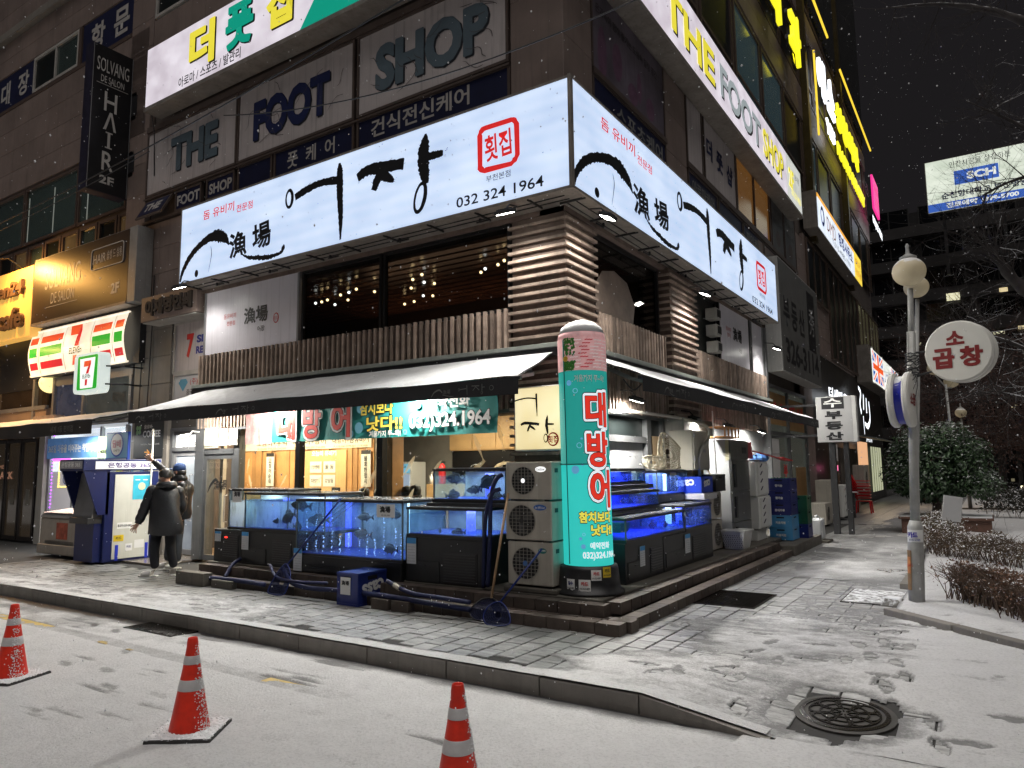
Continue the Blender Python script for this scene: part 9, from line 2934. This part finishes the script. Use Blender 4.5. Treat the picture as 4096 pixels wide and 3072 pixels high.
bt=thing('evergreen_tree','big round evergreen tree with light snow on its leaves behind the lamp post','tree',(-1.25,22,0))
obj('trunk',MB().tube([(-1.25,22,.3),(-1.2,22,.8),(-1.1,22.05,1.4)],[.12,.10,.08],9).tube([(-1.2,22,.7),(-1.7,21.9,1.5)],[.07,.04],7).tube([(-1.2,22,.8),(-.5,22,1.6)],[.07,.04],7),barkm,bt,smooth=True)
blobs=[((-1.25,22,1.95),(1.15,1.1,.75)),((-1.9,21.8,1.5),(.6,.7,.55)),((-.4,22,1.7),(.6,.7,.65)),((-1.5,21.7,2.35),(.6,.6,.5)),((-.85,21.8,2.45),(.6,.6,.42)),((-1.35,21.9,1.3),(1.0,.9,.5)),((-1.8,22,2.0),(.55,.7,.5)),((-.2,21.9,1.25),(.5,.6,.4)),((-.45,21.8,2.1),(.55,.5,.4))]
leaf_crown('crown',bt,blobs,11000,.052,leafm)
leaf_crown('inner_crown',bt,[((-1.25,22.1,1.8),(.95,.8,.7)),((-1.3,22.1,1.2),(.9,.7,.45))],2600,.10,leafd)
pb=mat('reddish_planter_stone',(.13,.065,.045),.6,var=.25,scale=5,grain=.4)
t=thing('planter','reddish stone planter box round the evergreen tree','planter',(-1.3,21.8,0))
obj('box',MB().box(-2.0,21.3,0,-.05,22.9,.36),pb,t,bevel=.01);obj('rim',MB().box(-2.06,21.24,.36,.0,22.96,.42),pb,t,bevel=.008)
obj('snow_cover',MB().box(-2.03,21.27,.421,-.03,22.93,.437),SNOWP,t)
solo('drink_cup',MB().lathe((-.86,21.35,.42),[(.05,0),(.06,.12),(.062,.15),(.03,.17),(.008,.18),(.008,.28)],12),mat('iced_cup',(.4,.38,.3),.3),'abandoned lidded drink cup with a straw on the planter rim','cup',smooth=True)

hedgeleaf=mat('snowy_hedge_leaf',(.11,.075,.04),.6,var=.5,scale=9,snow=.52,orand=0)
redleaf=mat('dry_red_brown_leaf',(.17,.085,.045),.6,var=.5,scale=10,snow=.34)
twigm=mat('brown_twig',(.10,.065,.045),.8,var=.3,snow=.2)


def shrub(p0,p1,w,h,n,label,lm,ls=.022,tw=160,gapz=.25,z0=.10):
 p0,p1=Vector(p0),Vector(p1);d=p1-p0;t=thing('hedge',label,'hedge',tuple(p0+Vector((0,0,z0))))
 s=d.cross(Vector((0,0,1))).normalized();V,F_=[],[]
 for i in range(n):
  a,b_,zz=rl.random(),rl.gauss(0,.38),rl.random() ** .7
  pr=1+.2*math.sin(a*19)+.1*math.sin(a*47)
  p=p0+d*a+s*(b_*w*.55*pr)+Vector((0,0,z0+h*(gapz+(1-gapz)*zz)*pr*(1-.25*min(1,abs(b_)))))
  u=Vector((rl.gauss(0,1),rl.gauss(0,1),rl.gauss(0,.8))).normalized();v=u.cross(Vector((rl.gauss(0,1),rl.gauss(0,1),rl.gauss(0,1)))).normalized();e=ls*rl.uniform(.5,1.3);b=len(V)
  V += [tuple(p-u*e),tuple(p+v*e*.5),tuple(p+u*e),tuple(p-v*e*.5)];F_.append((b,b+1,b+2,b+3))
 q=MB();q.v,q.f=V,F_;o=obj('leaves',q,lm,t);o['kind']='stuff'
 q=MB()
 for i in range(tw):
  b=p0+d*rl.random()+s*rl.gauss(0,.2)*w+Vector((0,0,z0-.03));m_=b+Vector((rl.gauss(0,.06),rl.gauss(0,.06),h*.5));e=m_+Vector((rl.gauss(0,.12),rl.gauss(0,.12),h*rl.uniform(.3,.62)))
  q.tube([b,m_,e],[.007,.005,.002],4,cap=False)
  for k in range(2):
   q.tube([m_.lerp(e,rl.random()),e+Vector((rl.gauss(0,.1),rl.gauss(0,.1),rl.uniform(-.05,.06)))],[.003,.0015],3,cap=False)
 o=obj('twigs',q,twigm,t);o['kind']='stuff'
 return t


shrub((-.42,10.95,0),(.15,10.15,0),.55,.40,3200,'nearest low red brown shrub row beside the lamp post',redleaf,.020,330)
shrub((.05,10.0,0),(1.3,8.9,0),.6,.40,3400,'red brown shrub row running out of the right edge of the photo',redleaf,.020,320)
shrub((-1.0,16.1,0),(1.3,13.3,0),.7,.42,8000,'snow dusted hedge running to the right behind the bare edging',hedgeleaf,.022,260)
shrub((-.9,16.4,0),(-1.1,21.0,0),.75,.50,9000,'snow covered hedge along the walkway towards the round evergreen',mat('snow_covered_hedge_leaf',(.12,.09,.05),.6,var=.5,scale=9,snow=.72),.024,160)
shrub((-.3,27.5,0),(5.5,26.0,0),1.3,.7,5000,'dark distant hedge across the snowy lawn',mat('dark_hedge_leaf',(.03,.03,.02),.7,var=.4,snow=.5),.05,80)
shrub((-.3,31,0),(6.5,30.0,0),1.3,.8,4000,'farthest dark hedge across the snowy lawn',MATS['dark_hedge_leaf'],.06,60)
t=thing('notice_board','small white tilted notice board on a post at the hedge corner','notice board',(-.55,17.9,.1))
M=Matrix.Translation((-.72,17.9,.82)) @ Matrix.Rotation(R(28),4,'Z') @ Matrix.Rotation(R(90),4,'X') @ Matrix.Rotation(R(-9),4,'Z')
FN=Flat(M)
obj('board',MB().fb(FN,-.19,.19,-.26,.26,-.01,.01),mat('white_board',(.6,.6,.6),.5,var=.05,snow=.2),t);obj('post',MB().bar((-.62,17.95,.05),(-.74,17.95,1.0),.035),GREYM,t)

# ------------------------------------------------------------------ BARE TREES (limbs reaching in from the right)
brk=mat('black_wet_bark',(.035,.028,.026),.8,var=.4,scale=10,snow=.50,bump=.5,bscale=30)


def branch(q,p,d,L_,r,depth,rnd,bend=.28,up=.1,spread=.6):
 pts=[p];rr=[r];n=5
 for i in range(n):
  d=(d+Vector((rnd.gauss(0,bend),rnd.gauss(0,bend),rnd.gauss(0,bend)+up))*.35).normalized()
  pts.append(pts[-1]+d*L_/n);rr.append(r*(1-.75*(i+1)/n))
 q.tube(pts,rr,5 if r > .01 else 3,cap=False)
 if depth > 0:
  for k in range(rnd.randint(3,5)):
   i=rnd.randint(1,n)
   nd=(d+Vector((rnd.gauss(0,spread),rnd.gauss(0,spread),rnd.gauss(0,spread)))).normalized()
   branch(q,pts[i],nd,L_*rnd.uniform(.45,.7),max(.002,rr[i]*.65),depth-1,rnd,bend,up,spread)


def bare_tree(label,trunk,limbs,seed,name='bare_tree'):
 rnd=random.Random(seed);t=thing(name,label,'tree',tuple(trunk[0][0]))
 obj('trunk',MB().tube([p for p,r in trunk],[r for p,r in trunk],10),brk,t,smooth=True)
 for (pts,r0,r1,twigs,L_,upd) in limbs:
  q=MB();cv=crv(pts,6);n=len(cv)
  rads=[(r0+(r1-r0)*i/(n-1))*(1+.15*math.sin(i*1.7)) for i in range(n)]
  q.tube(cv,rads,8)
  obj('limb',q,brk,t,smooth=True)
  q=MB()
  for k in range(twigs):
   i=int(n*(.25+.75*rnd.random() ** .6))-1;p=Vector(cv[i]);dd=(Vector(cv[min(n-1,i+1)])-Vector(cv[max(0,i-1)])).normalized()
   nd=(dd*.6+Vector((rnd.gauss(0,.7),rnd.gauss(0,.4),rnd.gauss(0,.6)+upd))).normalized()
   branch(q,p,nd,L_*rnd.uniform(.5,1.1),.010,2,rnd)
  o=obj('twigs',q,brk,t);o['kind']='stuff'
 return t


V3=Vector
bare_tree('pollarded bare tree whose snowy limb rises leftwards into the photo',[((2.6,13,0),.22),((2.5,13,2),.18),((2.2,12.8,3.0),.15)],
   [([V3((2.2,12.8,2.9)),V3((1.2,12.3,3.6)),V3((.58,12,4.12)),V3((.33,12,4.55)),V3((.19,12,4.82))],.12,.045,26,1.3,.5),
   ([V3((2.2,12.8,3.0)),V3((1.6,12.2,4.2)),V3((1.1,12,5.0)),V3((.9,12.1,5.6))],.10,.03,6,1.2,.2)],5)
bare_tree('tall bare tree whose high branches arch across the top right corner',[((3.2,12.0,0),.25),((3.0,12.2,3),.2),((2.6,12.2,5.5),.16)],
   [([V3((2.6,12.2,5.4)),V3((1.6,12,7.2)),V3((.87,12,7.95)),V3((.35,12,8.35)),V3((-.2,12,8.62)),V3((-.75,12,8.78))],.09,.012,20,.9,.0),
   ([V3((2.6,12.2,5.4)),V3((1.5,12,6.0)),V3((.95,12,6.25)),V3((.55,12,6.6)),V3((.1,12,7.0))],.07,.01,16,.9,.1),
   ([V3((2.5,12.2,5.2)),V3((1.4,12.1,5.6)),V3((.7,12,5.7)),V3((.2,12,5.55))],.05,.01,16,1.0,0)],9)
bare_tree('lower bare tree with long drooping fine branches behind the round sign',[((3.0,16,0),.2),((2.8,16,2.0),.16),((2.5,16,2.8),.13)],
   [([V3((2.5,16,2.7)),V3((1.6,16,3.3)),V3((.9,16,3.7)),V3((.2,16,4.1)),V3((-.3,16,4.2))],.08,.012,34,1.7,-.02),
   ([V3((2.5,16,2.6)),V3((1.5,16,2.8)),V3((.8,16.1,2.9)),V3((.1,16,3.1))],.07,.01,34,1.6,-.02)],13)
# rank of dark winter trees beyond
dtw=mat('dark_red_brown_twigs',(.075,.045,.038),.9,var=.4,scale=2,snow=.12)
for i,(x,y,h,w) in enumerate(((-1.6,36,8.5,2.6),(1.4,33,7.5,2.8),(3.6,38,9,3.0),(.5,44,9.5,3.2),(5.2,30,8,2.8),(-3.0,47,9.5,2.6))):
 t=thing('winter_tree',['dark reddish winter tree directly above the round evergreen','dark winter tree right of the two globe lamp post','dark winter tree far right behind the fine branches','dark winter tree in front of the lit apartment windows','dark winter tree cut by the right edge of the photo','dark winter tree between the shop fronts and the evergreen'][i],'tree',(x,y,0))
 obj('trunk',MB().tube([(x,y,0),(x+.1,y,h*.4),(x,y,h*.8)],[.2,.14,.05],8),brk,t,smooth=True)
 rnd=random.Random(50+i);q=MB()
 for k in range(70):
  z=h*rnd.uniform(.22,.85);a=rnd.uniform(0,6.28)
  branch(q,V3((x,y,z)),V3((math.cos(a),math.sin(a)*.8,rnd.uniform(.1,.9))).normalized(),w*rnd.uniform(.4,.8),.03,2,rnd,.3,.05,.6)
 o=obj('crown',q,dtw,t);o['kind']='stuff'
 leaf_crown('dry_leaves',t,[((x,y,h*.5),(w*.75,w*.75,h*.36))],2600,.07,mat('dry_brown_leaf',(.07,.035,.028),.8,var=.5,scale=1.5),flat=.2)

# ------------------------------------------------------------------ DISTANT APARTMENT BLOCK AND BILLBOARD
DF=Frame('A',62.0)
ap=thing('apartment_block','huge dark apartment block with balcony bands behind the bare trees','building',(2,62,0))
cw=mat('distant_concrete',(.018,.017,.018),.8,var=.25,scale=.6);bandm=mat('distant_balcony_band',(.045,.042,.042),.8,var=.2,scale=1)
obj('wall',MB().box(-12,62,0,34,76,21.0),cw,ap)
dwin=mat('distant_dark_window',(.006,.007,.009),.2,var=.3)
for k in range(7):
 z=3.7+2.55*k
 obj('balcony_band',MB().fb(DF,-12,34,z,z+.85,.0,.5),bandm,ap)
 for j in range(8):
  w_=obj('window',MB().fb(DF,-10+j*3.4,-7.2+j*3.4,z+.95,z+2.4,.02,.05),mat('distant_frame',(.03,.03,.03),.5),ap)
  obj('pane',MB().fb(DF,-9.9+j*3.4,-8.65+j*3.4,z+1.0,z+2.35,.055,.07).fb(DF,-8.55+j*3.4,-7.3+j*3.4,z+1.0,z+2.35,.055,.07),dwin,w_)
lit=glow('lit_window_pale',(1.0,.95,.62),.85)
lit2=glow('lit_window_warm',(1.0,.8,.45),.7)
for (x,z,w,h,m) in ((-1.75,13.7,.85,.55,lit),(1.5,13.9,.5,.3,lit2),(-4.1,10.6,.5,.25,lit),(.9,10.9,.7,.2,lit),(2.4,11.1,.6,.25,lit2),(-.5,8.2,.6,.2,lit),(.3,8.25,.5,.18,lit2),(2.8,8.4,.7,.25,lit),(-1.9,11.4,.3,.2,lit2),(3.6,5.7,.4,.3,lit),(5.6,13.2,.8,.5,lit),(1.6,5.6,.35,.2,lit2)):
 obj('lit_window',MB().fb(DF,x,x+w,z,z+h,.55,.58),m,ap)
obj('street_canopy',MB().fb(DF,.4,30,2.9,3.6,.5,3.0),mat('distant_canopy',(.08,.077,.073),.7,var=.1),ap)
for k in range(6):obj('column',MB().fb(DF,1.6+4*k,1.85+4*k,0,2.9,1.5,1.8),mat('distant_canopy',(.08,.077,.073)),ap)
for (x,z,w,h) in ((2.3,.9,1.2,.9),(3.8,1.4,.3,.25),(1.2,.5,.2,.2),(4.6,.8,.9,.3)):
 obj('lit_window',MB().fb(DF,x,x+w,z,z+h,.4,.43),mat('dim_far_glow',(.1,.1,.08),.5,emit=(.9,.8,.5),estr=.16),ap)
bf=thing('billboard','lit hospital billboard with a blue block of letters on the far rooftop','billboard',(1.5,58,19.4))
BB_=Frame('A',58.0)
obj('housing',MB().fb(BB_,-2.35,5.8,19.45,23.25,-.5,-.05),boxm,bf)
obj('lit_face',MB().fb(BB_,-2.3,5.75,19.5,23.2,-.05,0),panel_light('billboard_white_face',(.7,.72,.66),(.56,.64,.52),(.80,.86,.74),.92,.9,(1,1,1.4)),bf)
bblu=mat('billboard_blue',(.03,.09,.45),.5,var=.05,emit=(.05,.14,.55),estr=.75)
BWH=glow('billboard_white_letter',(.85,.9,.85),.9)
bdk=mat('billboard_dark_print',(.08,.09,.12),.5,var=0)
text('인간사랑을 실천하는',BB_,.95,22.72,.45,bdk,bf,d=.01,w=3.6)
obj('blue_block',MB().fb(BB_,-.60,2.0,21.2,22.2,.005,.02),bblu,bf);text('SCH',BB_,1.0,21.72,.55,BWH,bf,d=.03,w=1.7,bold=.05)
text('순천향대학교 부천병원',BB_,1.05,20.55,.50,mat('billboard_navy_print',(.04,.06,.25),.5),bf,d=.01,w=5.0,bold=.03)
obj('blue_band',MB().fb(BB_,-2.3,5.75,19.5,20.08,.005,.02),bblu,bf);text('진료예약 1899-5700',BB_,.9,19.82,.38,BWH,bf,d=.03,w=4.2,bold=.04)
obj('support_frame',MB().fb(BB_,-1.5,-1.3,15,19.45,-.6,-.4).fb(BB_,2,2.2,15,19.45,-.6,-.4).fb(BB_,5,5.2,15,19.45,-.6,-.4),BLACKM,bf)
# parked car glints far right
t=thing('parked_car','dark parked car with a faint lamp glint at the far right edge','car',(2.2,42,0))
car=mat('dark_car_paint',(.01,.01,.012),.2,coat=.5,var=0)
obj('body',MB().hexa([(1.2,42,.25),(5.6,42,.25),(5.6,43.7,.25),(1.2,43.7,.25),(1.25,42.05,.85),(5.5,42.05,.85),(5.5,43.65,.85),(1.25,43.65,.85)]),car,t,bevel=.1)
obj('cabin',MB().hexa([(2.0,42.15,.85),(5.0,42.15,.85),(5.0,43.5,.85),(2.0,43.5,.85),(2.6,42.3,1.4),(4.5,42.3,1.4),(4.5,43.4,1.4),(2.6,43.4,1.4)]),DGLASS,t,bevel=.05)
for x in (2.0,4.8):obj('wheel',MB().tube([(x,41.98,.32),(x,42.2,.32)],.32,16),BLACKM,t)
obj('headlight',MB().box(1.18,42.1,.55,1.25,42.4,.68),glow('headlight_glow',(1,.9,.6),3),t)

# ------------------------------------------------------------------ FALLING SNOW
fl_m=mat('falling_flake',(.85,.85,.87),.8,var=0)
q=MB();rf_=random.Random(77)
camp=Vector((0,0,1.75))
for k in range(9000):
 dist=2.2+26*rf_.random() ** .9
 sx,sy=rf_.uniform(-.78,.78),rf_.uniform(-.58,.58)
 p=camp+(cf+cr*sx+cu*sy)*dist
 if p.z < .1 or (p.y > 7.2 and p.x <-3.4) :continue
 r=rf_.uniform(.0022,.0052)*(.75+dist*.035)
 s=rf_.uniform(1,1.6)
 b=len(q.v)
 q.v += [(p.x-r,p.y,p.z),(p.x+r,p.y,p.z),(p.x,p.y-r,p.z),(p.x,p.y+r,p.z),(p.x,p.y,p.z+r*s),(p.x,p.y,p.z-r*s)]
 q.f += [(b,b+2,b+4),(b+2,b+1,b+4),(b+1,b+3,b+4),(b+3,b,b+4),(b+2,b,b+5),(b+1,b+2,b+5),(b+3,b+1,b+5),(b,b+3,b+5)]
o=obj('falling_snow',q,fl_m);o['kind']='stuff'
